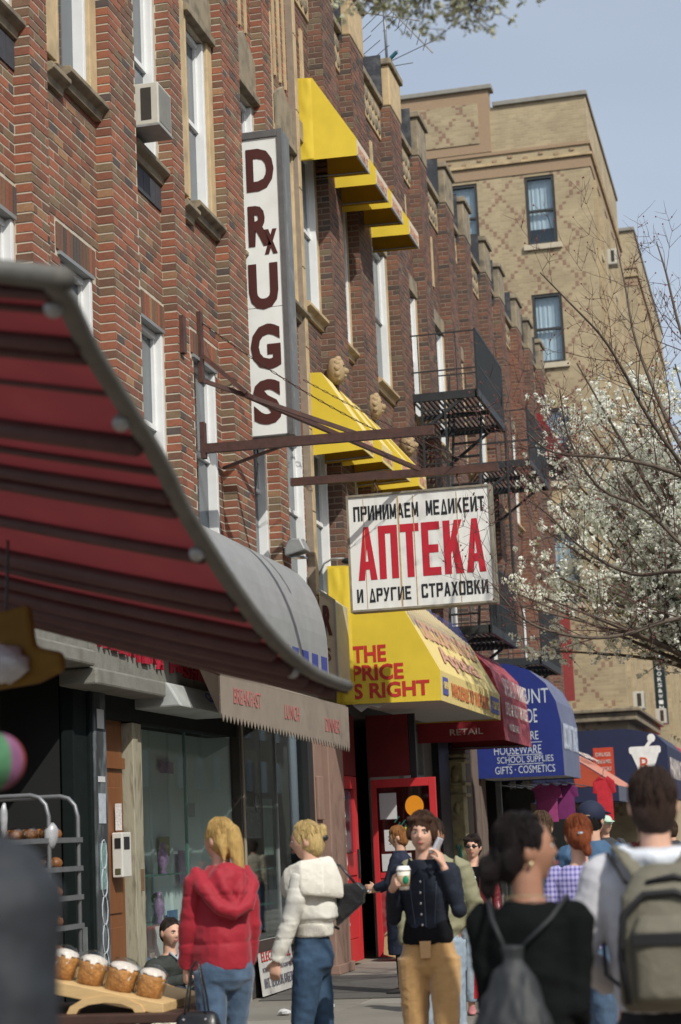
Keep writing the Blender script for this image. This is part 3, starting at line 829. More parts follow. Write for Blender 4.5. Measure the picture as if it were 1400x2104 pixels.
# big shop awning
pw = awning('shop_awning', 'large yellow shop awning reading THE PRICE IS RIGHT over the red doorway', 'awning', 25.1, 30.4,
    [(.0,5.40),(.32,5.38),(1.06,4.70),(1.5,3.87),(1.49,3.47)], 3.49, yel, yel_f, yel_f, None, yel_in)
make('soffit', G().box(.25, 1.47, 25.13, 30.37, 3.50, 3.51), M('soffit_grey', (.42,.41,.39), .8, .1, 3, dirt=.3, dcol=(.2,.17,.14), ds=3), pw)
g = G(); nx, nz = 8, 26
for q in range(nx+1):
    for k in range(nz+1):
        x = .01+.30*q/nx; z = 3.52+1.84*k/nz
        g.v.append((x, 25.1-.006-.03*max(0, math.sin(q/nx*math.pi))*(.5+noise.noise(Vector((x*14+3, 0, z*2.4+x*5)))), z))
for q in range(nx):
    for k in range(nz): b_ = q*(nz+1)+k; g.f.append((b_, b_+nz+1, b_+nz+2, b_+1))
make('slack_canvas', g, yel, pw, smooth=True)
make('torn_lining', G().prism([(.25,25.14,3.49),(.75,25.14,3.49),(.62,25.14,3.42),(.5,25.14,3.46),(.38,25.14,3.38),(.3,25.14,3.44)], (0,.02,0)), M('soffit_grey'), pw)
for s, xa, xb_, za, zb in (('THE', .30,.77,4.04,4.27), ('PRICE', .28,1.00,3.79,4.01), ('IS RIGHT', .235,1.345,3.55,3.76)):
    text(pw, s, (xa, 25.099, za), (xb_-xa, 0, 0), (0, 0, zb-za), redp, 'letters', .002, .032)
sl = Vector((1.5-1.06, 0, 3.87-4.70)); nn = Vector((.83, 0, .44)).normalized()
def on_slope(t, y, d=.012): p = Vector((1.06, y, 4.70))+sl*t+nn*d; return tuple(p)
for k in range(22):
    y = 25.2+k*.235
    make('blue_stripe', G().prism([on_slope(-.35, y), on_slope(.22+.02*math.sin(k), y), on_slope(.22+.02*math.sin(k), y+.05), on_slope(-.35, y+.05)], tuple(nn*.002)), M('blue_print', (.09,.10,.34), .6, .15), pw)
text(pw, 'DISCOUNT DRUGS', on_slope(.42, 25.5), (0, 4.4, 0), tuple(-sl*.34), M('faded_red_print'), off=.02)
text(pw, 'Apteka', on_slope(.9, 25.9), (0, 3.2, 0), tuple(-sl*.42), M('faded_red_print'), off=.03)
text(pw, 'WHOLESALE TO THE PUBLIC', (1.5, 25.9, 3.56), (0, 3.3, 0), (0,0,.2), M('orange_print', (.55,.17,.06), .6), off=.02)
make('blue_badge', G().box(1.497, 1.503, 25.25, 25.65, 3.56, 3.80), M('blue_print'), pw, bevel=.01)
make('blue_badge', G().box(1.497, 1.503, 29.4, 30.25, 3.54, 3.80), M('blue_print'), pw, bevel=.01)
text(pw, 'OPEN', (1.504, 25.28, 3.64), (0, .34, 0), (0,0,.1), yel_f, off=.01)
text(pw, '7 DAYS', (1.504, 29.5, 3.6), (0, .65, 0), (0,0,.13), yel_f, off=.01)
mar = M('maroon_canvas', (.26,.018,.028), .6, .1, 4, .1, 140, trl=.1)
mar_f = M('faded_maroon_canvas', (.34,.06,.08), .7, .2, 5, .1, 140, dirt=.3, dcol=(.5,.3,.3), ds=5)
ma = awning('shop_awning', 'rounded maroon market awning between the yellow and the blue shop awnings', 'awning', 31.0, 34.2,
    [(.0,4.95),(.5,4.92),(.95,4.72),(1.28,4.35),(1.42,3.9),(1.46,3.18)], 3.2, mar, mar_f, mar_f, None, mar)
text(ma, 'RETAIL', (.55, 30.998, 3.3), (.55,0,0), (0,0,.1), M('pale_print', (.62,.55,.52), .7), off=.0)
text(ma, 'SPECIALTY MARKET', (1.475, 31.2, 3.92), (0,2.8,0), (-.045,0,.3), M('pale_print'), off=.01)
text(ma, 'DELI & HOT HOUSE', (1.472, 31.2, 3.6), (0,2.6,0), (-.01,0,.22), M('pale_print'), off=.01)
text(ma, 'WHOLESALE', (1.478, 31.4, 3.35), (0,1.2,0), (-.005,0,.12), M('pale_print'), off=.01)
bl = M('royal_blue_canvas', (.018,.034,.21), .55, .12, 4, .1, 140, trl=.08)
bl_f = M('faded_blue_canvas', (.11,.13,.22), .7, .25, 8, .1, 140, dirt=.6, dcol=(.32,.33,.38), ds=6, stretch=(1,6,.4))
ba = awning('shop_awning', 'royal blue discount shop awning listing school supplies gifts and cosmetics', 'awning', 36.0, 38.8,
    [(.0,4.95),(.9,4.85),(1.25,4.72),(1.55,4.45),(1.73,4.1),(1.80,3.7),(1.81,2.70)], 2.72, bl, bl_f, bl_f, None, bl)
bt = M('pale_blue_print', (.50,.56,.66), .7)
for s, xa, xb_, za, zb in (('DISCOUNT', .35,1.60,4.08,4.36), ('TRADE', .85,1.36,3.72,3.98), ('HARDWARE', .55,1.36,3.40,3.56), ('HOUSEWARE', .5,1.40,3.14,3.30), ('SCHOOL SUPPLIES', .55,1.62,2.98,3.10), ('GIFTS · COSMETICS', .50,1.64,2.78,2.92)):
    text(ba, s, (xa, 35.999, za), (xb_-xa, 0, 0), (0,0,zb-za), bt, 'letters', .002, .0)
for z in (3.345, 3.115, 2.945): make('ruled_line', G().box(.75, 1.42, 35.994, 35.998, z, z+.012), bt, ba)
text(ba, 'DISCOUNT TRADE', (1.815, 36.2, 3.2), (0,2.3,0), (0,0,.5), bt, off=.01)
make('soffit', G().box(.05, 1.78, 36.03, 38.77, 2.735, 2.745), M('soffit_grey'), ba)
nav = M('navy_canvas', (.018,.024,.065), .55, .15, 4, .1, 140)
orr = M('orange_red_canvas', (.42,.07,.035), .65, .12, 5, .1, 140)
orf = M('faded_salmon_canvas', (.50,.20,.14), .75, .2, 6, .1, 140, dirt=.4, dcol=(.6,.45,.4), ds=4)
oa = awning('shop_awning', 'small navy and salmon sloping awning between the blue one and the mortar sign', 'awning', 45, 50,
    [(.0,3.9),(.85,3.45),(2.0,2.66),(2.0,2.30)], 2.32, nav, orf, M('faded_navy_canvas', (.10,.11,.15), .7, .2, 6, stretch=(1,6,1)), None, nav)
make('side_stripe', G().prism([(.9,44.994,3.38),(1.97,44.994,2.66),(1.0,44.994,2.66)], (0,-.004,0)), orr, oa)
text(oa, 'LIQUORS', (1.25, 46, 3.32), (0,3,0), (-.35,0,.24), M('pale_print'), off=.02, off3=.012)
rxa = awning('shop_awning', 'navy corner pharmacy awning with a white mortar and pestle', 'awning', 54.0, 62.0,
    [(-2.5,4.45),(1.5,4.42),(2.3,4.25),(2.62,3.9),(2.62,2.44)], 2.46, nav, nav, nav, None, nav)
rp = M('orange_red_sign', (.50,.06,.03), .5)
make('red_panel', G().box(.55, 1.12, 53.985, 53.998, 2.75, 3.92), rp, rxa, bevel=.03)
for i, s in enumerate(('DRUGS', 'MENS & MISS', 'SURGICALS', 'VITAMINS')):
    text(rxa, s, (.62, 53.984, 3.68-i*.2), (.42,0,0), (0,0,.11), M('pale_print'), off=.01)
mw = M('white_print', (.80,.80,.78), .5)
def disc(cx, cz, rx, rz, y, n=20): return [(cx+rx*math.cos(2*math.pi*i/n), y, cz+rz*math.sin(2*math.pi*i/n)) for i in range(n)]
mg = G().prism([(1.62,53.99,3.70),(2.38,53.99,3.70),(2.23,53.99,3.3),(2.23,53.99,3.1),(2.36,53.99,2.78),(1.64,53.99,2.78),(1.77,53.99,3.1),(1.77,53.99,3.3)], (0,-.006,0))
mg.prism([(1.56,53.988,3.74),(1.60,53.988,3.70),(2.40,53.988,3.70),(2.44,53.988,3.74),(2.44,53.988,3.86),(2.40,53.988,3.9),(1.60,53.988,3.9),(1.56,53.988,3.86)], (0,-.006,0))
mg.prism([(1.56,53.988,2.62),(2.44,53.988,2.62),(2.44,53.988,2.78),(1.56,53.988,2.78)], (0,-.006,0))
mg.prism([(2.0,53.988,3.9),(2.12,53.988,3.9),(2.26,53.988,4.06),(2.16,53.988,4.10)], (0,-.006,0)); mg.prism(disc(2.2,4.12,.11,.12,53.986), (0,-.006,0))
make('mortar_emblem', mg, mw, rxa)
text(rxa, 'R', (1.85, 53.98, 3.2), (.28,0,0), (0,0,.4), M('red_emblem', (.6,.09,.03), .5), 'letter', off=.0)
text(rxa, 'x', (2.05, 53.979, 3.06), (.16,0,0), (0,0,.24), M('red_emblem'), 'letter', off=.0)
text(rxa, 'PHARMACY', (2.635, 54.6, 3.0), (0,6,0), (0,0,.6), M('pale_print'), off=.02)
pka = awning('shop_awning', 'pink red awning at the right edge of the picture beyond the mortar sign', 'awning', 64.5, 70,
    [(1.46,4.6),(1.9,4.5),(3.3,3.6),(3.3,2.6)], 2.6, M('pink_canvas', (.55,.09,.12), .65, .1), M('pink_canvas'), None, None, M('pink_canvas'))
text(pka, 'LOW', (1.9, 64.49, 3.45), (.7,0,0), (0,0,.3), M('pale_print'), off=.02)
text(pka, 'HIGH', (1.9, 64.49, 2.95), (.75,0,0), (0,0,.33), M('pale_print'), off=.03)
rc = awning('window_awning', 'red canopy behind the blossom beside the beige block windows', 'awning', 50.0, 51.4,
    [(.02,12.8),(.12,12.8),(.60,12.0),(.60,11.6)], 11.6, mar, mar, mar, None, mar)
vb = thing('vertical_banner', 'narrow red upright banner hanging past the end of the brown row', 'banner', (.4, 51.3, 5))
make('banner_cloth', G().box(.15, .45, 51.2, 51.25, 5.1, 7.7), M('banner_red', (.24,.04,.04), .7, .15), vb)
make('banner_rod', G().tube([(0,51.22,7.93),(.7,51.22,7.93)], .02, 6), metal_d, vb)
dk = thing('vertical_sign', 'black upright sign with pale letters LIQUORS & WINES on the beige block', 'sign', (1.46, 68, 5))
make('sign_board', G().box(1.46, 1.86, 68, 68.25, 5.2, 8.0), M('black_sign', (.015,.03,.03), .4), dk)
for i, c in enumerate('LIQUORS&WINES'):
    text(dk, c, (1.58, 67.998, 7.72-i*.20), (.15,0,0), (0,0,.14), mw, 'letter', off=.02)
# brown scalloped awning
tan = M('taupe_canvas', (.245,.205,.165), .8, .1, 5, .12, 160, dirt=.2, dcol=(.3,.27,.22), ds=4)
tn = thing('shop_awning', 'taupe cafe awning with a sawtooth valance reading BREAKFAST LUNCH DINNER', 'awning', (.6, 20, 3))
make('top_panel', G().prism([(.02,17.8,3.58),(.90,16.9,3.24),(.90,22.0,3.24),(.02,22.6,3.50)], (0,0,.01)), tan, tn)
vg = G(); n_ = 44; y0, y1 = 16.85, 22.05
pts = [(.905, y1, 3.235), (.905, y0, 3.235)]
for i in range(n_):
    ya = y0+(y1-y0)*i/n_; yb = y0+(y1-y0)*(i+1)/n_
    zz = 2.865-.11*(i/n_)
    pts += [(.905, ya, zz+.012), (.905, (ya+yb)/2, zz-.055)]
pts += [(.905, y1, 2.75)]
for i in range(n_):
    ya = y0+(y1-y0)*i/n_; yb = y0+(y1-y0)*(i+1)/n_; zz = 2.865-.11*(i/n_)
    vg.prism([(.905, ya, 3.235), (.905, ya, zz+.02), (.905, (ya+yb)/2, zz-.055), (.905, yb, zz+.02), (.905, yb, 3.235)], (.008, 0, 0))
make('valance', vg, tan, tn)
make('end_flap', G().prism([(.90,22.055,3.23),(.1,22.3,3.4),(.2,22.3,3.1),(.90,22.055,2.72)], (0,.008,0)), tan, tn)
make('end_flap', G().prism([(.90,16.845,3.23),(.6,17.2,3.35),(.90,16.845,2.86)], (0,-.008,0)), tan, tn)
rl = M('pink_red_print', (.42,.15,.14), .7, .1)
for s, ya, w, z in (('BREAKFAST', 17.25, .95, 3.0), ('LUNCH', 19.1, .6, 2.95), ('DINNER', 20.85, .7, 2.9)):
    text(tn, s, (.914, ya, z), (0,w,0), (0,0,.15), rl, off=-.004)
# grey barrel awning
bar_m = M('translucent_grey_vinyl', (.38,.40,.41), .5, .12, 2.5, trl=.3, dirt=.15, dcol=(.5,.5,.5), ds=1.5)
bz = thing('shop_awning', 'rounded pale grey vinyl awning with blue stripes above the taupe valance', 'awning', (.2, 21, 3.5))
prf = [(-.0,5.42)]+[(.62*math.sin(a), 3.95+1.1*math.cos(a)) for a in [math.pi/2*k/10 for k in range(1, 11)]]+[(.62,3.62)]
prf[0] = (0.0, 5.1)
for p, q in [(0, 1)]: pass
bgm = G(); ny = 10
Yb0, Yb1 = 16.9, 22.35
for i in range(len(prf)-1):
    for k in range(ny):
        ya = Yb0+(Yb1-Yb0)*k/ny; yb = Yb0+(Yb1-Yb0)*(k+1)/ny
        a, b = prf[i], prf[i+1]
        bgm.quad((a[0],ya,a[1]),(b[0],ya,b[1]),(b[0],yb,b[1]),(a[0],yb,a[1]))
make('barrel_cover', bgm, bar_m, bz, smooth=True)
make('end_panel', G().prism([(0.0,Yb1,3.62)]+[(x,Yb1,z) for x,z in prf], (0,.01,0)), bar_m, bz)
make('end_panel', G().prism([(0.0,Yb0,3.62)]+[(x,Yb0,z) for x,z in prf], (0,-.01,0)), bar_m, bz)
for k in range(7):
    yy = Yb0+.3+k*.8; make('rib', G().tube([(x-.03, yy, z-.03) for x, z in prf], .012, 6), alum, bz, smooth=True)
blu = M('blue_banner_print', (.03,.05,.26), .5, .1)
for k in range(9):
    yy = 18.4+k*.45; make('blue_stripe', G().box(.622, .628, yy, yy+.27, 3.60, 3.86), blu, bz)
# projecting sign box with dark letters beside the yellow awning
sb = thing('shop_sign', 'weathered white sign panel with dark letters edge on beside the yellow awning', 'sign', (.2, 24, 4))
make('sign_box', G().prism([(.15,24.0,4.90),(.33,24.0,4.76),(.33,24.0,3.72),(.05,24.0,3.78)], (0,.8,0)), M('dirty_cream_sign', (.50,.46,.34), .6, .2, 6, dirt=.4, dcol=(.2,.15,.08), ds=6), sb)
make('sign_rim', G().bar((.13,23.985,4.93),(.35,23.985,4.77),.03).bar((.345,23.985,4.77),(.345,23.985,3.70),.03), alum, sb)
text(sb, 'R', (.18,23.999,4.32), (.12,0,0), (0,0,.4), lett_br, 'letter', .01, .06)
text(sb, 'IS', (.14,23.999,3.98), (.13,0,0), (0,0,.18), M('rust_letter', (.18,.08,.04), .6), 'letter', .01, .03)
fs = thing('shop_sign', 'black fascia board with small white lettering above the taupe awning end', 'sign', (.1, 23.5, 3.5))
make('fascia', G().box(.0,.08,21.8,25.0,3.44,3.72), M('black_board', (.03,.033,.035), .5), fs)
text(fs, 'ALL MAJOR UNION PLANS FILLED', (.082,21.95,3.56), (0,2.9,0), (0,0,.12), mw, off=.0)
make('fascia', G().box(.0,.12,21.8,25.0,3.25,3.438), M('black_board'), fs)
# red foreground awning, ribs run out from the wall
red_c = M('dark_red_canvas', (.165,.03,.034), .8, .12, 3, .1, 140, trl=.42)
rib_m = M('grey_brown_rib', (.075,.035,.034), .6, .2, 8)
rim_m = M('weathered_grey_rim', (.12,.12,.11), .7, .2, 8, dirt=.4, dcol=(.10,.09,.08), ds=6)
ra = thing('red_awning', 'big blurred dark red ribbed awning with a grey rim in the left foreground', 'awning', (4.1, 6.4, 2.3))
edge = [Vector(p) for p in ((4.117,4.75,3.238),(4.104,4.9,3.217),(4.072,5.15,3.154),(4.066,5.5,3.04),(4.056,5.85,2.926),(4.044,6.15,2.803),(4.05,6.65,2.617),(4.065,7.1,2.473),(4.089,7.6,2.377),(4.104,8.2,2.352))]
def cr(P, t):
    n = len(P)-1; f = t*n; i = min(int(f), n-1); u = f-i
    p0, p1, p2, p3 = P[max(i-1,0)], P[i], P[i+1], P[min(i+2,n)]
    return .5*((2*p1)+(p2-p0)*u+(2*p0-5*p1+4*p2-p3)*u*u+(3*p1-p0-3*p2+p3)*u**3)
Dr = Vector((-.89,.36,.29))
def rp_(t, w): 
    p = cr(edge, t)+Dr*w; p.z -= .05*math.sin(min(w, 4)/4*math.pi); return p
g = G(); nt_, nw = 48, 16
for i in range(nt_+1):
    for k in range(nw+1):
        g.v.append(tuple(rp_(i/nt_, k/nw*4.4)))
for i in range(nt_):
    for k in range(nw):
        a = i*(nw+1)+k; g.f.append((a, a+1, a+nw+2, a+nw+1))
make('canvas', g, red_c, ra, smooth=True)
for t, r in ((.05,.018),(.12,.013),(.20,.026),(.235,.018),(.30,.010),(.385,.034),(.45,.014),(.50,.026),(.535,.024),(.61,.024),(.68,.034),(.72,.02),(.76,.026),(.80,.034),(.845,.036),(.89,.036),(.93,.036),(.965,.036)):
    make('rib', G().tube([tuple(rp_(t, w)-Vector((0,0,r+.005))) for w in (.03,.6,1.2,2,3,4.3)], min(r, .036), 8), rib_m, ra, smooth=True)
make('rim', G().tube([tuple(cr(edge, t/40)) for t in range(41)], (.034,.026), 8), rim_m, ra, smooth=True)
make('rim', G().tube([tuple(cr(edge, 0)+Dr*w+Vector((0,0,.01))) for w in (-.05,1,2,4)], (.05,.035), 8), rim_m, ra, smooth=True)
make('end_flap', G().prism([tuple(cr(edge, 1)), tuple(cr(edge, 1)+Dr*3.9), tuple(cr(edge, 1)+Dr*3.9-Vector((0,0,.07))), tuple(cr(edge, 1)-Vector((0,0,.035)))], (.004,.012,0)), M('dark_maroon_flap', (.07,.03,.03), .9), ra)
for t in (.09,.34,.60,.86):
    make('clamp', G().sph(tuple(cr(edge, t)-Vector((.03,0,.03))), .03, 8, 6), alum, ra, smooth=True)
make('post', G().tube([tuple(cr(edge, .02)+Dr*3.0), (1.4, 5.8, 0)], .03, 8), rib_m, ra, smooth=True)
# ---------------- small wall things ----------------
acm = M('ac_cream', (.50,.49,.43), .6, .08); acg = M('ac_grille', (.22,.22,.20), .6, .1)
def ac(x0, y0, z0, w, d, h, label, grp=None):
    a = thing('air_conditioner', label, 'air conditioner', (x0, y0, z0), group=grp)
    make('case', G().box(x0, x0+w, y0, y0+d, z0, z0+h), acm, a, bevel=.01)
    make('side_vent', G().box(x0+w*.5, x0+w*.8, y0-.006, y0-.001, z0+h*.12, z0+h*.88), M('dark_vent', (.04,.035,.03), .8), a)
    g = G()
    for k in range(14): g.box(x0+w+.001, x0+w+.008, y0+.03+k*(d-.06)/14, y0+.03+(k+.6)*(d-.06)/14, z0+.03, z0+h-.03)
    make('grille', g, acg, a)
    make('tray', G().box(x0-.02, x0+w+.01, y0-.01, y0+d+.01, z0-.02, z0-.002), alum, a)
    return a
ac(.02, 17.13, 8.80, .36, .42, .44, 'cream air conditioner box jutting from the upper left brick window')
ac(1.46, 59.5, 19.6, .35, .5, .5, 'small white air conditioner high on the beige block side wall')
ac(1.46, 57.0, 5.15, .4, .5, .5, 'white air conditioner just above the stone cornice of the beige block')
ac(1.46, 66.9, 5.2, .4, .5, .5, 'white air conditioner right of the black liquor sign, low on the beige block')
fl = thing('floodlight', 'grey floodlight on an arm above the rounded grey awning', 'lamp', (0, 22.2, 5.2))
make('arm', G().tube([(0,22.2,5.19),(.22,22.2,5.22)], .018, 8), metal_d, fl, smooth=True)
make('lamp_head', G().prism([(.19,22.1,5.12),(.46,22.1,5.18),(.40,22.1,5.32),(.25,22.1,5.34),(.19,22.1,5.2)], (0,.28,0)), alum, fl, bevel=.02)
make('lens', G().box(.23,.42,22.14,22.34,5.10,5.115), pane_m, fl)
gn = thing('wall_lamp', 'small black gooseneck lamp above the corner of the big yellow awning', 'lamp', (0, 24.6, 5.4))
make('arm', G().tube([(0,24.6,5.2),(.08,24.6,5.36),(.2,24.6,5.42),(.36,24.6,5.41)], .013, 8), alum, gn, smooth=True)
make('lamp_head', G().sph((.42,24.6,5.37), (.10,.06,.045), 12, 8), blk, gn, smooth=True)
# lion heads
def lion(y, z, x, label):
    t = thing('lion_head', label, 'carving', (x, y, z), group='carved stone lion heads above the lower yellow awnings')
    lm = M('tan_carved_stone', (.38,.28,.16), .85, .2, 9, .5, 60, dirt=.5, dcol=(.14,.10,.07), ds=7)
    g = G().sph((x+.05, y+.2, z+.22), (.16,.20,.25), 18, 14, fn=lambda q: q*(1+.10*noise.noise(q*3.1)))
    for k in range(12):
        a = k/12*2*math.pi; g.sph((x+.09, y+.2+.17*math.cos(a), z+.24+.20*math.sin(a)), (.055,.05,.06), 8, 6)
    ls_ = Matrix.Translation((x,y+.2,z+.2)) @ Matrix.Diagonal((.85,.74,.78,1)) @ Matrix.Translation((-x,-y-.2,-z-.2))
    make('mane', g.xf(ls_), lm, t, smooth=True)
    g = G().sph((x+.18, y+.2, z+.2), (.085,.075,.07), 12, 8).sph((x+.17, y+.2, z+.12), (.06,.06,.04), 10, 6)
    make('muzzle', g.xf(ls_), lm, t, smooth=True)
    g = G().sph((x+.19, y+.13, z+.29), .02, 8, 6).sph((x+.19, y+.27, z+.29), .02, 8, 6)
    make('eyes', g.xf(ls_), M('dark_hollow', (.05,.035,.02), .9), t)
lion(25.05, 7.95, .18, 'lion head carving nearest to the drugs sign, above the first lower yellow awning')
lion(27.45, 7.95, .20, 'middle lion head carving above the lower yellow awnings')
lion(30.0, 7.85, .20, 'lion head carving tucked beside the fire escape platform')
# ---------------- fire escapes ----------------
iron = M('black_iron', (.025,.029,.032), .55, .2, 14, .1, 60)
def fire_escape(y0, y1, levels, label, xo=1.31, ladder=True):
    t = thing('fire_escape', label, 'fire escape', (0, (y0+y1)/2, levels[-1]))
    for z in levels:
        p = G().bar((0,y0,z+.05),(xo,y0,z+.05),.06,.14).bar((xo,y0-.03,z+.05),(xo,y1+.03,z+.05),.06,.14).bar((0,y1,z+.05),(xo,y1,z+.05),.06,.14)
        p.bar((0,(y0+y1)/2,z+.03),(xo,(y0+y1)/2,z+.03),.05,.08)
        make('platform_frame', p, iron, t)
        k = .1; sg = G()
        while k < xo-.05:
            sg.box(k, k+.035, y0+.04, y1-.04, z+.10, z+.125); k += .085
        make('grating', sg, iron, t)
        rg = G(); n_ = int((y1-y0)/.075)
        for i in range(n_+1):
            y = y0+(y1-y0)*i/n_; rg.box(xo+.005, xo+.03, y-.010, y+.010, z+.1, z+1.15)
        rg.box(xo-.01, xo+.032, y0, y1, z+1.151, z+1.19); rg.box(xo-.01, xo+.032, y0, y1, z+.55, z+.575)
        make('front_railing', rg, iron, t)
        sr = G()
        for ye in (y0, y1):
            sr = G()
            for dz in (.5, 1.15): sr.bar((0,ye,z+dz),(xo,ye,z+dz),.022)
            for i in range(1, 5): sr.bar((xo*i/4,ye,z+.1),(xo*i/4,ye,z+1.15),.014)
            make('end_railing', sr, iron, t)
        for yy in (y0+.02, y1-.02):
            make('strut', G().bar((.03,yy,z-.75),(xo-.25,yy,z),.05), iron, t)
    if ladder:
        for za, zb in zip(levels[1:], levels):
            lg = G(); a = (xo-.35, y0+.5, za+.1); b = (xo-.35, y1-.9, zb+.1)
            for dx in (0, .5):
                lg.bar((xo-.75+dx, y0+.35, za+.1), (xo-.75+dx, y1-1.0, zb+.1), .03, .10)
            for i in range(1, 15):
                f = i/15; lg.box(xo-.745, xo-.26, y0+.35+(y1-1.35-y0)*f-.07, y0+.35+(y1-1.35-y0)*f+.07, za+.1+(zb-za)*f, za+.12+(zb-za)*f)
            make('stair', lg, iron, t)
            make('handrail', G().tube([(xo-.78, y0+.35, za+.9), (xo-.78, y1-1.0, zb+.9)], .015, 6), iron, t)
        make('pole', G().tube([(xo+.02, y1+.05, levels[-1]+1.0), (xo+.02, y1+.05, levels[0]+.1)], .025, 6), iron, t)
        lg = G()
        for dx in (0, .4): lg.bar((.35+dx, y0-.02, levels[1]+1.2), (.35+dx, y0-.02, levels[0]+.1), .035)
        for i in range(12): zz = levels[1]+1.3+i*.23; lg.bar((.35, y0-.02, zz), (.75, y0-.02, zz), .018)
        make('ladder', lg, iron, t)
    return t
fire_escape(31.1, 34.1, [9.0, 4.98], 'black iron fire escape with two platforms and a stair behind the apteka sign')
fire_escape(37.6, 40.6, [9.0, 4.98], 'second black iron fire escape further along the brown row, partly behind blossom', ladder=False)
# ---------------- antenna ----------------
an = thing('tv_antenna', 'tall television antenna mast with two rod arrays on the parapet cap', 'antenna', (.0, 31.4, 14.9))
ant = M('antenna_grey', (.20,.21,.22), .4, .2, metal=.5); antb = M('antenna_teal', (.02,.16,.22), .5)
make('mast', G().tube([(.0,31.4,14.9),(-.02,31.4,16.75)], .025, 8), ant, an, smooth=True)
def yagi(c, d, n, L0, L1, sp):
    g = G(); c = Vector(c); d = Vector(d).normalized(); s = d.cross(Vector((0,0,1))).normalized()
    g.bar(tuple(c-d*.1), tuple(c+d*(n*sp+.1)), .025)
    for i in range(n):
        L_ = L0+(L1-L0)*i/(n-1); p = c+d*(i*sp+.05); g.tube([tuple(p-s*L_/2), tuple(p+s*L_/2)], .007, 5)
    return g
make('rod_array', yagi((-1.0,30.9,16.28),(.80,.60,.0),9,2.4,1.1,.2), ant, an)
make('rod_array', yagi((.15,31.3,16.2),(.62,.2,-.75),6,.75,.5,.16), ant, an)
make('rod_array', yagi((-.75,31.0,15.55),(.75,.62,-.25),5,1.5,1.2,.2), ant, an)
make('rod', G().tube([(0,31.4,15.28),(.98,31.0,15.42)], .008, 5).tube([(0,31.4,15.2),(.5,31.2,15.13)], .008, 5), ant, an)
make('insulator', G().bar((-.2,31.4,15.12),(.2,31.3,15.42),.05).sph((-1.0,31.8,16.36),.04,8,6).sph((.2,31.5,16.34),.04,8,6), antb, an)
# ---------------- shop fronts along the pavement ----------------
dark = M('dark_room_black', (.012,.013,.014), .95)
dgreen = M('dark_green_frame', (.008,.013,.013), .8, .2, 8, spec=.12)
shopg = glass('shop_glass', (.93,.98,.965), .035)
cream = M('peeling_cream_paint', (.34,.32,.24), .7, .15, 7, .3, 50, dirt=.9, dcol=(.10,.09,.06), ds=7, stretch=(3,3,.6))
wood = M('brown_door_wood', (.19,.075,.028), .5, .25, 5, .1, 40, stretch=(8,8,.5))
graf = M('scratched_grey_metal', (.04,.046,.05), .8, .5, 5, .2, 40, dirt=.9, dcol=(.20,.23,.25), ds=9, stretch=(1,1,.35))
pgrey = M('pale_grey_panel', (.80,.85,.86), .7, .08, 2)
pinkb = M('pink_brown_paint', (.25,.165,.13), .7, .12, 4, .15, 40, dirt=.2, dcol=(.2,.12,.1), ds=5)
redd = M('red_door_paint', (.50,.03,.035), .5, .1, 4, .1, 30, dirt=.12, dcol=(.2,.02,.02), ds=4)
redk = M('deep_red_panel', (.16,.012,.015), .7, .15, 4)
paper = M('paper_notice', (.52,.53,.54), .8, .06, 30)
ink = M('ink_print', (.10,.10,.13), .8)
whp = M('white_graffiti', (.72,.68,.68), .6, .1)

# shared back structure
bs = thing('shop_row', 'row of dark ground floor shop rooms under the brick buildings', 'shop fronts', (-3, 12, 0))
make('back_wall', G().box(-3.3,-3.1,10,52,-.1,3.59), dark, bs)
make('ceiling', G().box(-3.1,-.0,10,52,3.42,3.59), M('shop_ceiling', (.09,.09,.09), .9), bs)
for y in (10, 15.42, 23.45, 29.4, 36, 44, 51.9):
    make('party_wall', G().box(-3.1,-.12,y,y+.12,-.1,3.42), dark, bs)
# bakery
bk = thing('bakery', 'dark open bakery doorway at the left edge with a green black frame', 'shop front', (0, 15.4, 0))
make('door_frame', G().box(-.1,.02,15.40,15.72,0,3.3), dgreen, bk, bevel=.01)
make('door_frame', G().box(-.05,.05,15.73,15.79,0,3.3), dgreen, bk, bevel=.01)
make('handle', G().box(.021,.05,15.52,15.56,.55,1.05), M('worn_metal', (.2,.22,.22), .5, .2, metal=.4), bk)
make('post', G().box(-.1,.06,15.80,16.10,0,3.38), graf, bk, bevel=.01)
for z0, z1, mt in ((2.75,2.92,paper),(1.92,2.18,M('pale_sticker', (.40,.45,.50), .7, .2, 20)),(1.35,1.75,M('teal_sticker', (.16,.26,.25), .7, .4, 20)),(2.28,2.33,paper)):
    make('sticker', G().box(.062,.066,15.86,16.03,z0,z1), mt, bk)
for k in range(6):     # looping scratched graffiti on the post
    z = .45+k*.24
    make('graffiti', G().tube([(.066, 15.95+.07*math.cos(a), z+.13*math.sin(a)) for a in [i*.7 for i in range(10)]], .007, 4, False), M('pale_scratch', (.34,.38,.42), .7), bk)
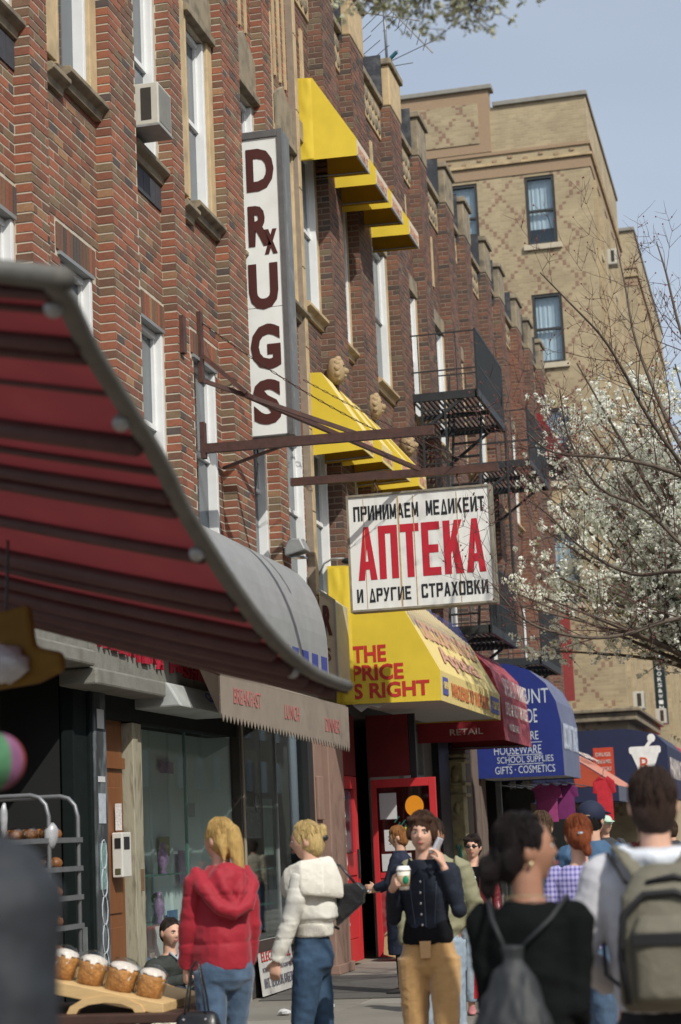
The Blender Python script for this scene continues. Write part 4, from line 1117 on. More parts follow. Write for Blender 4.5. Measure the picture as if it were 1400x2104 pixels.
# worn sign fascia with red plastic letters
ws = thing('shop_sign', 'worn cream shop fascia with crooked red plastic letters, shaded under the red awning', 'sign', (.3, 17, 3.3))
crm = M('worn_fascia', (.20,.20,.175), .7, .2, 4, .3, 40, dirt=.8, dcol=(.14,.13,.11), ds=6)
make('fascia', G().box(.0,.28,13.6,15.1,3.36,3.58), crm, ws)
make('fascia_lip', G().box(.0,.35,13.6,15.1,3.22,3.356), crm, ws, bevel=.02)
make('fascia', G().box(.0,.28,15.12,18.9,3.22,3.58), crm, ws)
make('fascia_lip', G().box(.0,.35,15.12,16.95,3.07,3.216), crm, ws, bevel=.02)
make('hood', G().prism([(.0,16.97,3.215),(.36,16.97,3.215),(.50,16.97,2.98),(.0,16.97,2.98)], (0,1.9,0)), M('pale_hood', (.36,.38,.37), .6, .2, 5), ws, bevel=.02)
for i, c in enumerate('VALENTINA FASHIONS'):
    if c == ' ': continue
    dz = rnd.uniform(-.02, .02)
    text(ws, c, (.285, 15.25+i*.2-.0, 3.40-.006*i+dz), (0,.16,0), (0,.01*rnd.uniform(-2,2),.15), M('red_plastic', (.34,.012,.03), .4, .1), 'letter', .03, .02)
text(ws, 'GIFTS', (.43, 18.0, 3.08), (0,.7,0), (-.06,0,.10), M('blue_letter', (.05,.07,.28), .5), 'letter', .01, .02)
# wood door + cream jamb + glass cabinet
gs = thing('gift_shop', 'glass fronted gift shop display with glass shelves beside the brown wooden door', 'shop front', (0, 18, 0))
make('door', G().box(-.2,-.06,16.12,16.82,0,2.9), wood, gs)
for z0, z1 in ((.15,1.0),(1.12,2.25)):
    make('door_panel', G().box(-.058,-.045,16.22,16.72,z0,z1), wood, gs, bevel=.02)
make('transom_board', G().box(-.2,-.03,16.12,16.82,2.42,2.52), wood, gs)
make('jamb', G().box(-.15,.04,16.86,17.0,0,2.85), cream, gs, bevel=.008)
make('jamb', G().box(-.15,.02,17.01,17.16,0,2.85), cream, gs, bevel=.008)
make('lock_plate', G().box(.041,.06,16.98,17.03,1.3,1.5), M('old_brass', (.18,.12,.07), .5, .3), gs)
make('lintel', G().box(-.3,.03,16.1,20.3,2.86,3.13), M('dark_lintel', (.02,.022,.022), .9, spec=.1), gs)
make('glass_panel', G().box(-.012,-.002,17.2,18.55,.42,2.84), shopg, gs)
make('glass_panel', G().box(-.012,-.002,18.57,20.25,.42,2.84), shopg, gs)
make('display_back', G().box(-.42,-.40,16.9,20.3,.4,3.1), pgrey, gs)
for k in range(5):
    make('panel_rib', G().box(-.398,-.375,17.3+k*.62,17.36+k*.62,.4,3.1), pgrey, gs)
make('display_end', G().box(-.93,-.05,20.26,20.3,.4,3.1), pgrey, gs)
make('green_curtain', G().tube([(-.28,17.25,3.0),(-.28,17.25,.5)], .10, 10).tube([(-.32,17.5,3.0),(-.32,17.5,.5)], .06, 8), M('olive_curtain', (.42,.43,.32), .9, .15, 4), gs, smooth=True)
make('display_floor', G().box(-.95,-.02,17.18,20.3,.34,.42), M('shelf_board', (.3,.33,.32), .6), gs)
make('base_panel', G().box(-.95,.0,17.18,20.3,0,.338), M('base_green_grey', (.17,.22,.21), .6, .2, 5), gs)
tglass = M('glass_shelf_edge', (.10,.22,.19), .2, .1, spec=.8)
for z in (.95, 1.42): make('glass_shelf', G().box(-.39,-.04,17.2,18.5,z,z+.015), tglass, gs)
make('glass_edge', G().box(-.03,.0,18.55,18.566,.42,2.84), tglass, gs)
itm = [M('item_blue', (.08,.20,.42), .3, .6, 30), M('item_silver', (.45,.45,.48), .25, .5, 30, metal=.6), M('item_dark', (.55,.50,.45), .3, .6, 30), M('item_violet', (.38,.22,.40), .3, .6, 30), M('item_green', (.14,.26,.16), .4, .6, 30), M('item_tan', (.40,.36,.22), .6, .3, 30)]
TN = {}
CN = ['blue','silver','pale','violet','green','tan']
def trinket(x, y, z, k, h, where):
    kind = ['goblet shaped ornament', 'framed picture', 'round headed figurine'][k % 3]
    n_ = TN.get((where, kind), 0); TN[(where, kind)] = n_+1
    label = '%s %s, %s from the left on the %s' % (CN[k % 6], kind, ['first','second','third','fourth'][n_], where)
    t = thing('ornament', label, 'ornament', (x, y, z), group='small ornaments crowded in the gift shop window')
    g = G()
    if k % 3 == 0: g.rings([(x,y,z,.05,.05),(x,y,z+h*.15,.02,.02),(x,y,z+h*.4,.06,.06),(x,y,z+h*.7,.045,.045),(x,y,z+h*.85,.02,.02),(x,y,z+h,.03,.03)], 10)
    elif k % 3 == 1: g.box(x-.012,x+.012,y-.09,y+.09,z,z+h)
    else:
        g.rings([(x,y,z,.06,.05),(x,y,z+h*.3,.03,.03),(x,y,z+h*.55,.055,.04)], 10); g.sph((x,y+.01,z+h*.75), h*.2, 10, 8)
    make('figure', g, itm[k % 6], t, smooth=(k % 3 != 1))
    if k % 3 == 1: make('picture', G().box(x+.013,x+.016,y-.07,y+.07,z+.03,z+h-.03), itm[(k+1) % 6], t)
    return t
lbl = ['blue glass ornament on the gift shop upper shelf', 'framed picture leaning in the gift shop window', 'small dark figurine on the gift shop shelf']
kk = 0
for z, ys in ((.965, (17.35,17.55,17.75,17.95,18.15,18.35)), (1.435, (17.4,17.62,17.85,18.1,18.3)), (.42, (17.3,17.6,17.9,18.2))):
    for y in ys:
        trinket(-.12-.08*(kk % 3), y, z, kk, .24+.06*(kk % 2), {.965:'lower glass shelf', 1.435:'upper glass shelf', .42:'left window floor'}[z]); kk += 1
for k, (y, z, w_, h_) in enumerate(((17.45,1.95,.22,.16),(18.0,2.1,.18,.24),(18.7,1.6,.3,.2),(19.3,1.3,.25,.35),(19.7,2.0,.2,.15),(18.9,.75,.3,.3),(19.5,.70,.35,.22),(18.8,2.45,.4,.12))):
    make('display_card', G().box(-.36,-.345,y,y+w_,z,z+h_), [paper, itm[0], itm[5], itm[3]][k % 4], gs)
make('frame_post', G().box(-.1,.06,20.30,20.38,0,3.2).box(-.1,.04,20.50,20.56,0,3.2), M('bronze_frame', (.055,.045,.038), .5, .2), gs)
make('frame_post', G().box(-.02,.07,20.39,20.44,0,3.2), M('tan_aluminium', (.36,.32,.24), .5, .1), gs)
make('glass_panel', G().box(-.012,-.002,20.58,23.3,.62,3.0), shopg, gs)
make('window_bar', G().box(-.03,.01,22.0,22.03,.62,3.0), alum, gs)
make('lower_rail', G().box(-.15,.08,20.58,23.4,.50,.618), M('bronze_frame'), gs)
make('base_panel', G().box(-.6,.0,20.58,23.4,0,.498), M('stall_riser', (.07,.065,.06), .7), gs)
make('display_back', G().box(-.5,-.48,20.6,23.4,.5,3.1), M('dark_grey_cloth', (.34,.36,.36), .9, .2, 3), gs)
make('window_shade', G().box(-.2,-.19,22.05,23.3,.62,3.0), M('dark_shade', (.085,.08,.078), .8, .15, 3), gs)
make('frame_post', G().box(-.1,.07,23.32,23.58,0,3.25), blk, gs)
pst = [(20.75,21.35,1.75,2.75,M('newsprint', (.22,.22,.21), .8, .6, 14, stretch=(1,1,3))), (21.45,21.85,1.55,2.2,M('green_paper', (.28,.34,.31), .8, .15, 9)), (20.8,21.15,2.1,2.6,paper)]
for a_, b_, z0, z1, mt in pst:
    p = make('poster', G().box(-.022,-.015,a_,b_,z0,z1), mt, gs)
make('ring_print', G().tube([(-.012, 21.2+.1*math.cos(a), 2.15+.1*math.sin(a)) for a in [i*math.pi/8 for i in range(17)]], .012, 5, False), ink, gs)
for z, ys in ((.63, (20.8,21.1,21.4,21.7)), (1.0, (20.75,21.0,21.3,21.6,21.8)), (1.4, (20.8,21.1,21.5))):
    if z > .7: make('glass_shelf', G().box(-.47,-.06,20.62,22.0,z-.016,z-.001), tglass, gs)
    for y in ys: trinket(-.2-.1*(kk % 3), y, z, kk, .22+.05*(kk % 3), {.63:'right window floor', 1.0:'low shelf behind the women', 1.4:'high shelf behind the women'}[z]); kk += 1
cp = thing('phone_sign', 'white board with red and black Russian telephone sale lettering under the shop window', 'sign', (.1, 21.6, 0))
make('board', G().prism([(.10,20.75,.02),(.10,22.15,.02),(.04,22.15,.62),(.04,20.75,.62)], (.015,0,0)), M('scuffed_white_board', (.58,.58,.55), .7, .1, 6, dirt=.4, dcol=(.3,.28,.25), ds=6), cp)
for s, z, h, mt in (('CITY CALLS HERE', .53, .06, redp), ('ELECTRIC, TEL', .37, .12, redp), ('КУПИТЕ ВАШИ КАРТЫ', .27, .05, ink), ('ИНТ. ТЕЛЕФОН, КАБЕЛЬ', .08, .13, ink)):
    x0 = .118-.1*z
    text(cp, s, (x0+.002, 20.82, z), (0,1.25,0), (-.1*h,0,h), mt, off=.0)
# intercom
ic = thing('pay_phone', 'small white wall phone box with dark screen on the brown door post', 'phone', (.03, 16.5, 1.45))
make('case', G().box(-.03,.07,16.42,16.66,1.44,1.84), M('phone_white', (.58,.58,.54), .5, .08, 5), ic, bevel=.01)
make('screen', G().box(.071,.076,16.46,16.60,1.69,1.80), blk, ic)
make('front_screen', G().box(.0,.055,16.413,16.419,1.70,1.79), blk, ic)
make('label_plate', G().box(.0,.05,16.413,16.419,1.47,1.52), M('label_dark', (.08,.08,.04), .5), ic)
make('notice', G().box(-.02,.04,16.50,16.505,1.86,2.10), M('printed_strip', (.62,.62,.62), .8, .3, 60), ic)
# pink brown pilasters
pp = thing('pilaster', 'pink brown painted double pilaster between the shop window and the red door', 'pilaster', (.1, 24.2, 0))
make('shaft', G().box(-.1,.08,23.6,24.0,0,3.3), pinkb, pp, bevel=.01)
make('shaft', G().box(-.1,.16,24.05,24.86,0,3.3), pinkb, pp, bevel=.015)
make('joint', G().box(-.1,.05,24.0,24.05,0,3.3), M('joint_brown', (.14,.07,.05), .8), pp)
make('bracket', G().box(.08,.12,23.62,23.9,1.95,2.5), pinkb, pp, bevel=.01)
make('plinth', G().box(-.1,.20,24.03,24.9,0,.12), pinkb, pp, bevel=.01)
# pharmacy entrance
ph = thing('pharmacy', 'red pharmacy doorway with open framed glass door under the yellow awning', 'shop front', (0, 26, 0))
make('jamb', G().box(-.1,.10,24.88,25.12,0,3.4), redd, ph, bevel=.006)
for i, (z, s_) in enumerate(((2.2,.22),(1.75,.16),(1.35,.2),(1.0,.14),(.7,.14))):
    make('graffiti', G().tube([(.106, 25.0+.06*math.cos(a*1.3), z+s_*math.sin(a)) for a in [k*.5 for k in range(13)]], .010, 4, False), whp, ph)
lf = G().box(-.05,.02,25.16,26.22,0.05,.35).box(-.05,.02,25.16,25.34,.35,2.55).box(-.05,.02,26.04,26.22,.35,2.55).box(-.05,.02,25.34,26.04,2.38,2.55).box(-.05,.02,25.34,26.04,1.2,1.5)
rdp = make('door_leaf', lf, redd, ph, bevel=.006)
make('door_panel', G().box(-.04,.0,25.35,26.03,.36,1.19), redd, rdp)
make('door_pane', G().box(-.03,-.02,25.35,26.03,1.51,2.37), M('dark_plum_pane', (.06,.03,.05), .2, .2, spec=.7), rdp)
make('pull', G().box(.021,.05,26.08,26.12,1.15,1.55), blk, rdp)
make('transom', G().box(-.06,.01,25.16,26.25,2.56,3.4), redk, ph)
# open door leaf standing out across the pavement
Yd = 27.0
od = G().box(.05,.13,Yd,Yd+.05,.02,2.52).box(.90,1.0,Yd,Yd+.05,.02,2.52).box(.13,.90,Yd,Yd+.05,2.40,2.52).box(.13,.90,Yd,Yd+.05,.02,.32).box(.13,.90,Yd,Yd+.05,1.12,1.2)
odp = make('open_door', od, redd, ph, bevel=.006)
make('door_glass', G().box(.13,.90,Yd+.02,Yd+.028,1.2,2.4), glass('door_glass_mat', (.45,.2,.2), .06), odp)
make('lower_panel', G().box(.13,.90,Yd+.015,Yd+.035,.32,1.12), M('worn_red', (.26,.02,.025), .6, .2, 6, dirt=.4, dcol=(.35,.2,.2), ds=8), odp)
for x0, x1, z0, z1 in ((.17,.42,1.95,2.32),(.22,.50,1.50,1.80),(.17,.60,1.22,1.46)):
    pp_ = make('notice', G().box(x0,x1,Yd-.006,Yd-.001,z0,z1), paper, odp)
text(odp, 'SPECIALS', (.55, Yd-.007, 1.68), (.35,0,0), (0,0,.07), M('magenta_print', (.4,.05,.2), .7), off=.01)
make('sale_card', G().box(.52,.93,Yd-.004,Yd-.001,1.50,1.80), M('pale_card', (.6,.58,.5), .8), odp)
make('sale_card', G().box(.52,.93,Yd-.006,Yd-.0042,1.77,1.83), M('yellow_card', (.6,.5,.03), .7), odp)
make('orange_disc', G().prism([(.68+.135*math.cos(2*math.pi*i/28), Yd-.002, 2.12+.15*math.sin(2*math.pi*i/28)) for i in range(28)], (0,-.006,0)), M('orange_card', (.72,.27,.01), .6, .05), odp)
for k in range(4):
    make('green_lettering', G().bar((.38+k*.09,Yd-.006,1.90-k*.05),(.45+k*.09,Yd-.006,1.98-k*.05),.03,.012).bar((.40+k*.09,Yd-.007,1.82-k*.04),(.46+k*.09,Yd-.007,1.90-k*.04),.02,.01), M('teal_letter', (.01,.16,.13), .6), odp)
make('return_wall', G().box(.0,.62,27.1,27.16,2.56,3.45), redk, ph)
make('post', G().box(.63,.72,27.1,27.18,0,3.45), blk, ph)
make('grey_window', G().box(-.05,-.02,27.3,32.3,0,3.4), M('warm_grey_panel', (.22,.21,.19), .7, .15, 3), ph)
make('window_frame', G().box(-.02,.04,29.5,29.6,0,3.4).box(-.02,.04,31.2,31.28,0,3.4).box(-.02,.04,29.6,31.2,2.6,2.68), alum, ph)
make('post', G().box(-.1,.1,32.3,33.3,0,3.5), blk, ph)
# ornate cream column and brown pilasters
oc = thing('column', 'ornate cream cast iron column with flaking paint beyond the pharmacy doorway', 'column', (.1, 33.9, 0))
yc = M('cream_cast_iron', (.42,.37,.20), .7, .2, 8, .3, 40, dirt=.6, dcol=(.12,.10,.06), ds=9)
make('shaft', G().box(.0,.26,33.7,34.1,.1,3.0), yc, oc, bevel=.02)
for z in (2.35, 2.55, 2.95, 3.05): make('moulding', G().box(-.02,.32,33.64,34.16,z,z+.06), yc, oc, bevel=.015)
make('ornament', G().sph((.13,33.68,2.75),(.07,.04,.14),10,8).sph((.13,33.68,2.15),(.05,.03,.1),10,8), yc, oc, smooth=True)
make('graffiti', G().tube([(.13+.05*math.cos(a*1.7), 33.69, 1.3+.22*math.sin(a)) for a in [k*.5 for k in range(16)]], .012, 4, False), M('teal_paint', (.05,.30,.25), .6), oc)
bp_ = thing('pilaster', 'weathered grey brown wooden pilasters right of the cream column', 'pilaster', (.1, 35.5, 0))
wb = M('weathered_brown_wood', (.15,.115,.095), .85, .3, 5, .3, 40, stretch=(8,8,.6))
for y in (34.5, 35.3, 36.1): make('board', G().box(-.1,.2,y,y+.55,0,3.3), wb, bp_, bevel=.02)
# variety shop behind
vs = thing('variety_shop', 'dim open fronted variety shop under the blue awning', 'shop front', (0, 39, 0))
make('header', G().box(-.1,.3,36.9,44.5,2.9,3.5), M('dark_header', (.07,.065,.06), .8), vs)
for y in (37.4, 39.5, 41.6, 43.7): make('post', G().box(-.05,.06,y,y+.1,0,2.9), M('steel_post', (.2,.21,.2), .5), vs)
for k in range(6): make('hanging_rail', G().tube([(.3+.25*k,37.2,2.62),(.3+.25*k,43,2.62)], .012, 6), metal_d, vs)
def shirt(x, y, z, w, h, col, label, rz=0.):
    t = thing('hanging_shirt', label, 'shirt', (x, y, z))
    pts = [(-.5,.62),(-.46,.88),(-.18,1),(-.06,.95),(.06,.95),(.18,1),(.46,.88),(.5,.62),(.33,.60),(.34,0),(-.34,0),(-.33,.60)]
    g = G().prism([(x+a*w, y+.015*math.sin(a*9), z+b*h) for a, b in pts], (0,.03,0))
    make('cloth', g, col, t, bevel=.008)
    make('hanger', G().tube([(x-.2*w,y+.015,z+h*.97),(x,y+.015,z+h*1.03),(x,y+.015,z+h*1.12),(x+.03,y+.015,z+h*1.15)], .006, 5), metal_d, t)
    return t
shirt(1.25,37.5,1.85,.62,.75,M('magenta_cloth', (.30,.045,.17), .8, .25, 6),'magenta shirt hanging under the blue awning')
shirt(1.55,38.2,1.9,.5,.7,M('plum_cloth', (.16,.02,.12), .8, .25, 6),'dark plum shirt hanging just right of the magenta one')
shirt(.75,37.3,1.75,.62,.8,M('black_cloth', (.02,.022,.022), .8, .25, 6),'black shirt hanging left of the magenta one')
shirt(2.0,41.5,1.85,.5,.95,M('bright_red_cloth', (.50,.02,.035), .7, .25, 6),'bright red dress hanging beyond the blue awning')
tb = thing('hanging_bag', 'yellow green printed bag hanging low under the blue awning', 'bag', (.8, 37.0, 1.4))
make('body', G().rings([(.85,37.1,1.38,.24,.05),(.85,37.1,1.42,.27,.08),(.85,37.1,1.7,.27,.07),(.85,37.1,1.78,.25,.03)], 16, 4), M('olive_print', (.22,.22,.06), .8, .4, 12), tb)
make('print', G().sph((.85,37.02,1.58),(.12,.01,.1),10,6), M('red_print_dark', (.3,.04,.03), .8), tb)
make('strap', G().tube([(.65,37.1,1.78),(.85,37.1,2.15),(1.05,37.1,1.78)], .012, 6), metal_d, tb)
# red box at the foot of the pavement, cardboard box at the door
rb = thing('crate', 'bright red plastic crate on the pavement beyond the woman in tan trousers', 'crate', (2.2, 25.5, 0))
make('body', G().prism([(2.05,25.2,.0),(2.75,25.2,.0),(2.8,25.2,.62),(2.0,25.2,.62)], (0,.5,0)), M('red_plastic_crate', (.55,.015,.025), .45), rb, bevel=.01)
make('rim', G().box(1.98,2.82,25.17,25.73,.58,.64), M('red_plastic_crate'), rb, bevel=.01)
cbx = thing('cardboard_box', 'open tan cardboard box leaning by the red glass door', 'box', (.6, 26.3, 0))
make('body', G().prism([(.28,26.3,.10),(.62,26.3,-.0),(.80,26.3,.40),(.55,26.3,.62),(.30,26.3,.35)], (0,.3,0)), M('cardboard', (.40,.29,.15), .85, .08, 5), cbx)
make('flap', G().prism([(.30,26.28,.36),(.55,26.28,.64),(.50,26.28,.44)], (0,-.01,0)), M('cardboard'), cbx)
mt_ = M('floor_mat', (.09,.085,.08), .95, .2, 30)
make('shop_mat', G().box(.15,2.0,20.4,23.8,.003,.012), mt_, bs)
for (x, y) in ((1.2,19.3),(1.9,20.1),(.9,18.7)):
    t = thing('litter', 'small crumpled white paper scrap on the pavement near the shop window', 'litter', (x, y, 0), group='paper scraps on the pavement')
    make('scrap', G().sph((x,y,.03),(.07,.06,.035),7,5,fn=lambda q: q*(1+.4*noise.noise(q*4))), paper, t)
# ---------------- bakery rack ----------------
RX = -.20
rk = thing('bakery_rack', 'tall wheeled aluminium rack of wrapped pastries in the left doorway', 'rack', (.8, 12.5, 0))
al = M('rack_aluminium', (.20,.21,.22), .45, .15, 9, metal=.5)
def arch(xa, xb_, y, ztop, z0, r=.017):
    P = [(xa, y, z0), (xa, y, ztop-.15)]+[(xa+.13-.13*math.cos(a), y, ztop-.15+.15*math.sin(a)) for a in (.5,1.0,1.57)]+[(xb_-.13+.13*math.sin(a), y, ztop-.15+.15*math.cos(a)) for a in (0,.5,1.0,1.57)]+[(xb_, y, z0)]
    return G().tube(P, r, 8)
for y in (12.4, 12.95): make('upright', arch(.22, .99, y, 2.08, .12), al, rk, smooth=True)
for k in range(8):
    z = .35+k*.20
    make('tray', G().box(.2,1.0,12.38,12.98,z,z+.012).box(.2,1.0,12.36,12.38,z,z+.035).box(1.0,1.015,12.38,12.98,z,z+.035), al, rk)
    g = G()
    for i in range(7): g.sph((.27+i*.112, 12.47, z+.06), (.054,.06,.045), 8, 6); g.sph((.27+i*.112, 12.63, z+.06), (.054,.06,.045), 8, 6)
    make('pastries', g, M('pastry_brown', (.22,.09,.03), .5, .4, 15), rk, smooth=True, kind='stuff')
    g = G()
    for i in range(7): g.sph((.27+i*.112+.01*rnd.random(), 12.455, z+.065), (.056,.066,.05), 9, 6, fn=lambda q: q*(1+.16*noise.noise(q*3+Vector((i,z,0)))))
    make('wrappers', g, glass('pastry_film', (.85,.86,.88), .10), rk, kind='stuff')
make('bag', G().sph((1.0,12.42,1.80),(.05,.05,.09),10,8,fn=lambda q: q*(1+.3*noise.noise(q*2))), M('clear_wrap', (.34,.35,.37), .3, .3, 12, spec=.8), rk, smooth=True)
make('bag', G().sph((.68,12.35,1.92),(.03,.03,.12),8,6,fn=lambda q: q*(1+.3*noise.noise(q*2))), M('clear_wrap', (.34,.35,.37), .3, .3, 12, spec=.8), rk, smooth=True)
# ---------------- bread stand ----------------
st = thing('bread_stand', 'dark brown wooden stand with a tilted pale board for loaves, lower left', 'stand', (2.0, 11.0, 0))
pine = M('pine_board', (.58,.40,.19), .6, .15, 5, .1, 40, stretch=(1,8,8))
make('tilted_board', G().prism([(1.42,10.7,.92),(2.36,10.7,.735),(2.36,10.7,.80),(1.42,10.7,1.005)], (0,.75,0)), pine, st, bevel=.005)
make('support_arch', G().prism([(2.01+.24*math.cos(a), 10.69, .755+.10*math.sin(a)) for a in (3.14,2.7,2.2,1.57,1.0,.4,0)]+[(2.01+.18*math.cos(a), 10.69, .755+.06*math.sin(a)) for a in (0,.4,1.0,1.57,2.2,2.7,3.14)], (0,.05,0)), pine, st)
dw = M('dark_stand_wood', (.06,.03,.022), .6, .2, 5)
make('table_top', G().box(1.35,2.55,10.6,11.6,.70,.752), dw, st, bevel=.006)
for z in (.55,.38): make('rail', G().box(1.37,2.53,10.62,10.65,z,z+.13), dw, st, bevel=.005)
for x, y in ((1.40,10.66),(2.45,10.66),(1.40,11.5),(2.45,11.5)): make('leg', G().box(x,x+.06,y,y+.06,0,.70), dw, st)
crust = M('bread_crust', (.46,.22,.065), .6, .45, 22, .9, 60, dirt=.7, dcol=(.20,.07,.02), ds=14)
ice = M('white_icing', (.66,.61,.55), .4, .25, 30, .4, 60)
wrap = glass('cellophane', (.97,.97,.97), .02)
names = ['leftmost and darkest', 'second from the left', 'third from the left', 'rightmost']
for i, (x, z, r) in enumerate(((1.67,.935,.078),(1.845,.895,.080),(2.03,.850,.088),(2.21,.808,.078))):
    t = thing('iced_loaf', '%s of four tall iced loaves on the tilted board' % names[i], 'bread', (x, 10.85, z), group='iced Easter loaves on the stand')
    y = 10.86
    tilt = Matrix.Translation((x,y,z)) @ Matrix.Rotation(.27, 4, 'Y') @ Matrix.Translation((-x,-y,-z))
    g = G().rings([(x,y,z,r*.88,r*.88),(x,y,z+0.048,r*.99,r*.99),(x,y,z+0.104,r,r),(x,y,z+0.140,r*1.02,r*1.02),(x,y,z+0.164,r*.85,r*.85),(x,y,z+0.176,r*.4,r*.4)], 24)
    make('loaf', g.xf(tilt), crust, t, smooth=True)
    g = G(); n_ = 24; top = []
    for k in range(n_):
        a = 2*math.pi*k/n_; d = .0+.085*max(0, math.sin(k*2.3+i*1.7))**5*rnd.uniform(.5,1)+.006*rnd.random()
        top.append((a, d))
    vs_ = [(x, y, z+.188)]
    for ring in range(4):
        for a, d in top:
            if ring == 0: rr, zz = r*.4, z+.185
            elif ring == 1: rr, zz = r*.78, z+.176
            elif ring == 2: rr, zz = r*(.93+.04*math.sin(a*3+i)), z+.168
            else: rr, zz = r*(1.0 if d > .02 else .97)*1.03, z+.162-d
            vs_.append((x+rr*math.cos(a), y+rr*math.sin(a), zz))
    fs_ = [(0, 1+k, 1+(k+1) % n_) for k in range(n_)]+[(1+q*n_+k, 1+(q+1)*n_+k, 1+(q+1)*n_+(k+1) % n_, 1+q*n_+(k+1) % n_) for q in range(3) for k in range(n_)]
    g.add(vs_, fs_); make('icing', g.xf(tilt), ice, t, smooth=True)
    g = G().rings([(x,y,z+.0,r*1.0,r*1.0),(x,y,z+.10,r*1.08,r*1.08),(x,y,z+.155,r*1.09,r*1.09),(x,y,z+.20,r*.7,r*.7),(x,y,z+.21,r*.25,r*.25)], 16)
    g.v = [tuple(Vector(p)+Vector((1,1,1))*.012*noise.noise(Vector(p)*22)) for p in g.v]
    make('wrapper', g.xf(tilt), wrap, t, smooth=True)
# things hanging at the left edge
yb = thing('hanging_bag', 'mustard yellow cloth and plastic wrapped goods hanging under the red awning, left edge', 'bag', (3.05, 7, 2.3))
my = M('mustard_cloth', (.17,.095,.012), .8, .3, 5, trl=.15)
make('cloth', G().prism([(2.86,7,2.62),(3.1,7,2.66),(3.12,7,2.49),(3.235,7,2.46),(3.24,7,2.39),(3.13,7,2.345),(2.86,7,2.32)], (0,.06,0)), my, yb, bevel=.02)
make('wrapped_goods', G().sph((3.02,6.97,2.42),(.09,.06,.075),14,10,fn=lambda q: q*(1+.3*noise.noise(q*2.4))), M('clear_wrap'), yb, smooth=True)
make('cord', G().tube([(3.0,7.02,2.64),(3.0,7.05,2.95)], .006, 5), blk, yb)
bb = thing('balloon', 'out of focus red, orange, white and green ball at the left edge', 'ball', (4.03, 4.5, 1.75))
seg = [M('ball_red', (0.3, 0.036, 0.018), .8, .3, 30), M('ball_orange', (0.36, 0.132, 0.018), .8, .3, 30), M('ball_white', (0.36, 0.36, 0.39), .8, .3, 30), M('ball_green', (0.048, 0.15, 0.072), .8, .3, 30), M('ball_violet', (0.18, 0.072, 0.15), .8, .3, 30)]
nu, nv = 20, 12; cx, cy, cz, rr = 4.045, 4.5, 1.915, .072
for si in range(10):
    g = G()
    for ia in range(3):
        for ib in range(nv+1):
            a = 2*math.pi*(si*2+ia)/nu; b_ = -math.pi/2+math.pi*ib/nv
            g.v.append((cx+rr*math.cos(b_)*math.cos(a), cy+rr*math.cos(b_)*math.sin(a), cz+rr*math.sin(b_)))
    for ia in range(2):
        for ib in range(nv):
            k = ia*(nv+1)+ib; g.f.append((k, k+nv+1, k+nv+2, k+1))
    make('gore', g, seg[si % 5], bb, smooth=True)
make('string', G().tube([(cx,cy,cz+rr),(cx,cy+.02,2.7)], .003, 4), blk, bb)

# ---------------- trees ----------------
bark = M('grey_brown_bark', (.10,.078,.06), .9, .35, 14, .6, 30)
twm = M('reddish_twig', (.085,.05,.042), .9, .3, 14)
def grow(g, p, d, L, r, depth, rr, tips, thin, bend=.18, curl=.05, kids=(2, 4)):
    n_ = max(3, int(L/.16)); P = [Vector(p)]; q = Vector(p); dd = Vector(d).normalized(); rs = [r]
    for i in range(n_):
        dd = (dd+Vector((rr.uniform(-1,1), rr.uniform(-1,1), rr.uniform(-1,1)))*bend+Vector((0,0,curl))).normalized()
        q = q+dd*L/n_; P.append(q); rs.append(r*(1-.62*(i+1)/n_))
    (g if r > .014 else thin).tube(P, rs, 6 if r > .02 else (4 if r > .006 else 3), False)
    tips.append((P[-1], dd))
    if depth == 0 and L > .12: tips += [(P[n_//2], dd)]
    if depth > 0:
        for k in range(rr.randint(*kids)):
            f = rr.uniform(.25, .98); i = min(int(f*n_), n_-1); b = P[i].lerp(P[i+1], .5)
            s = Vector((rr.uniform(-1,1), rr.uniform(-1,1), rr.uniform(-.5,1))); loc = (P[i+1]-P[i]).normalized()
            s = (s-loc*s.dot(loc)).normalized()
            grow(g, b, loc*rr.uniform(.5,1.0)+s*rr.uniform(.6,1.0), L*rr.uniform(.42,.68), max(rs[i]*.58, .0032), depth-1, rr, tips, thin, bend, curl, kids)
def limb(g, P, r0, r1):
    P = [Vector(p) for p in P]; out = []
    for i in range(len(P)-1):
        for k in range(4): out.append(cr(P, (i+k/4)/(len(P)-1)))
    out.append(P[-1]); n_ = len(out)
    rs = [r0+(r1-r0)*i/(n_-1) for i in range(n_)]
    g.tube(out, rs, 8, False); return out, rs
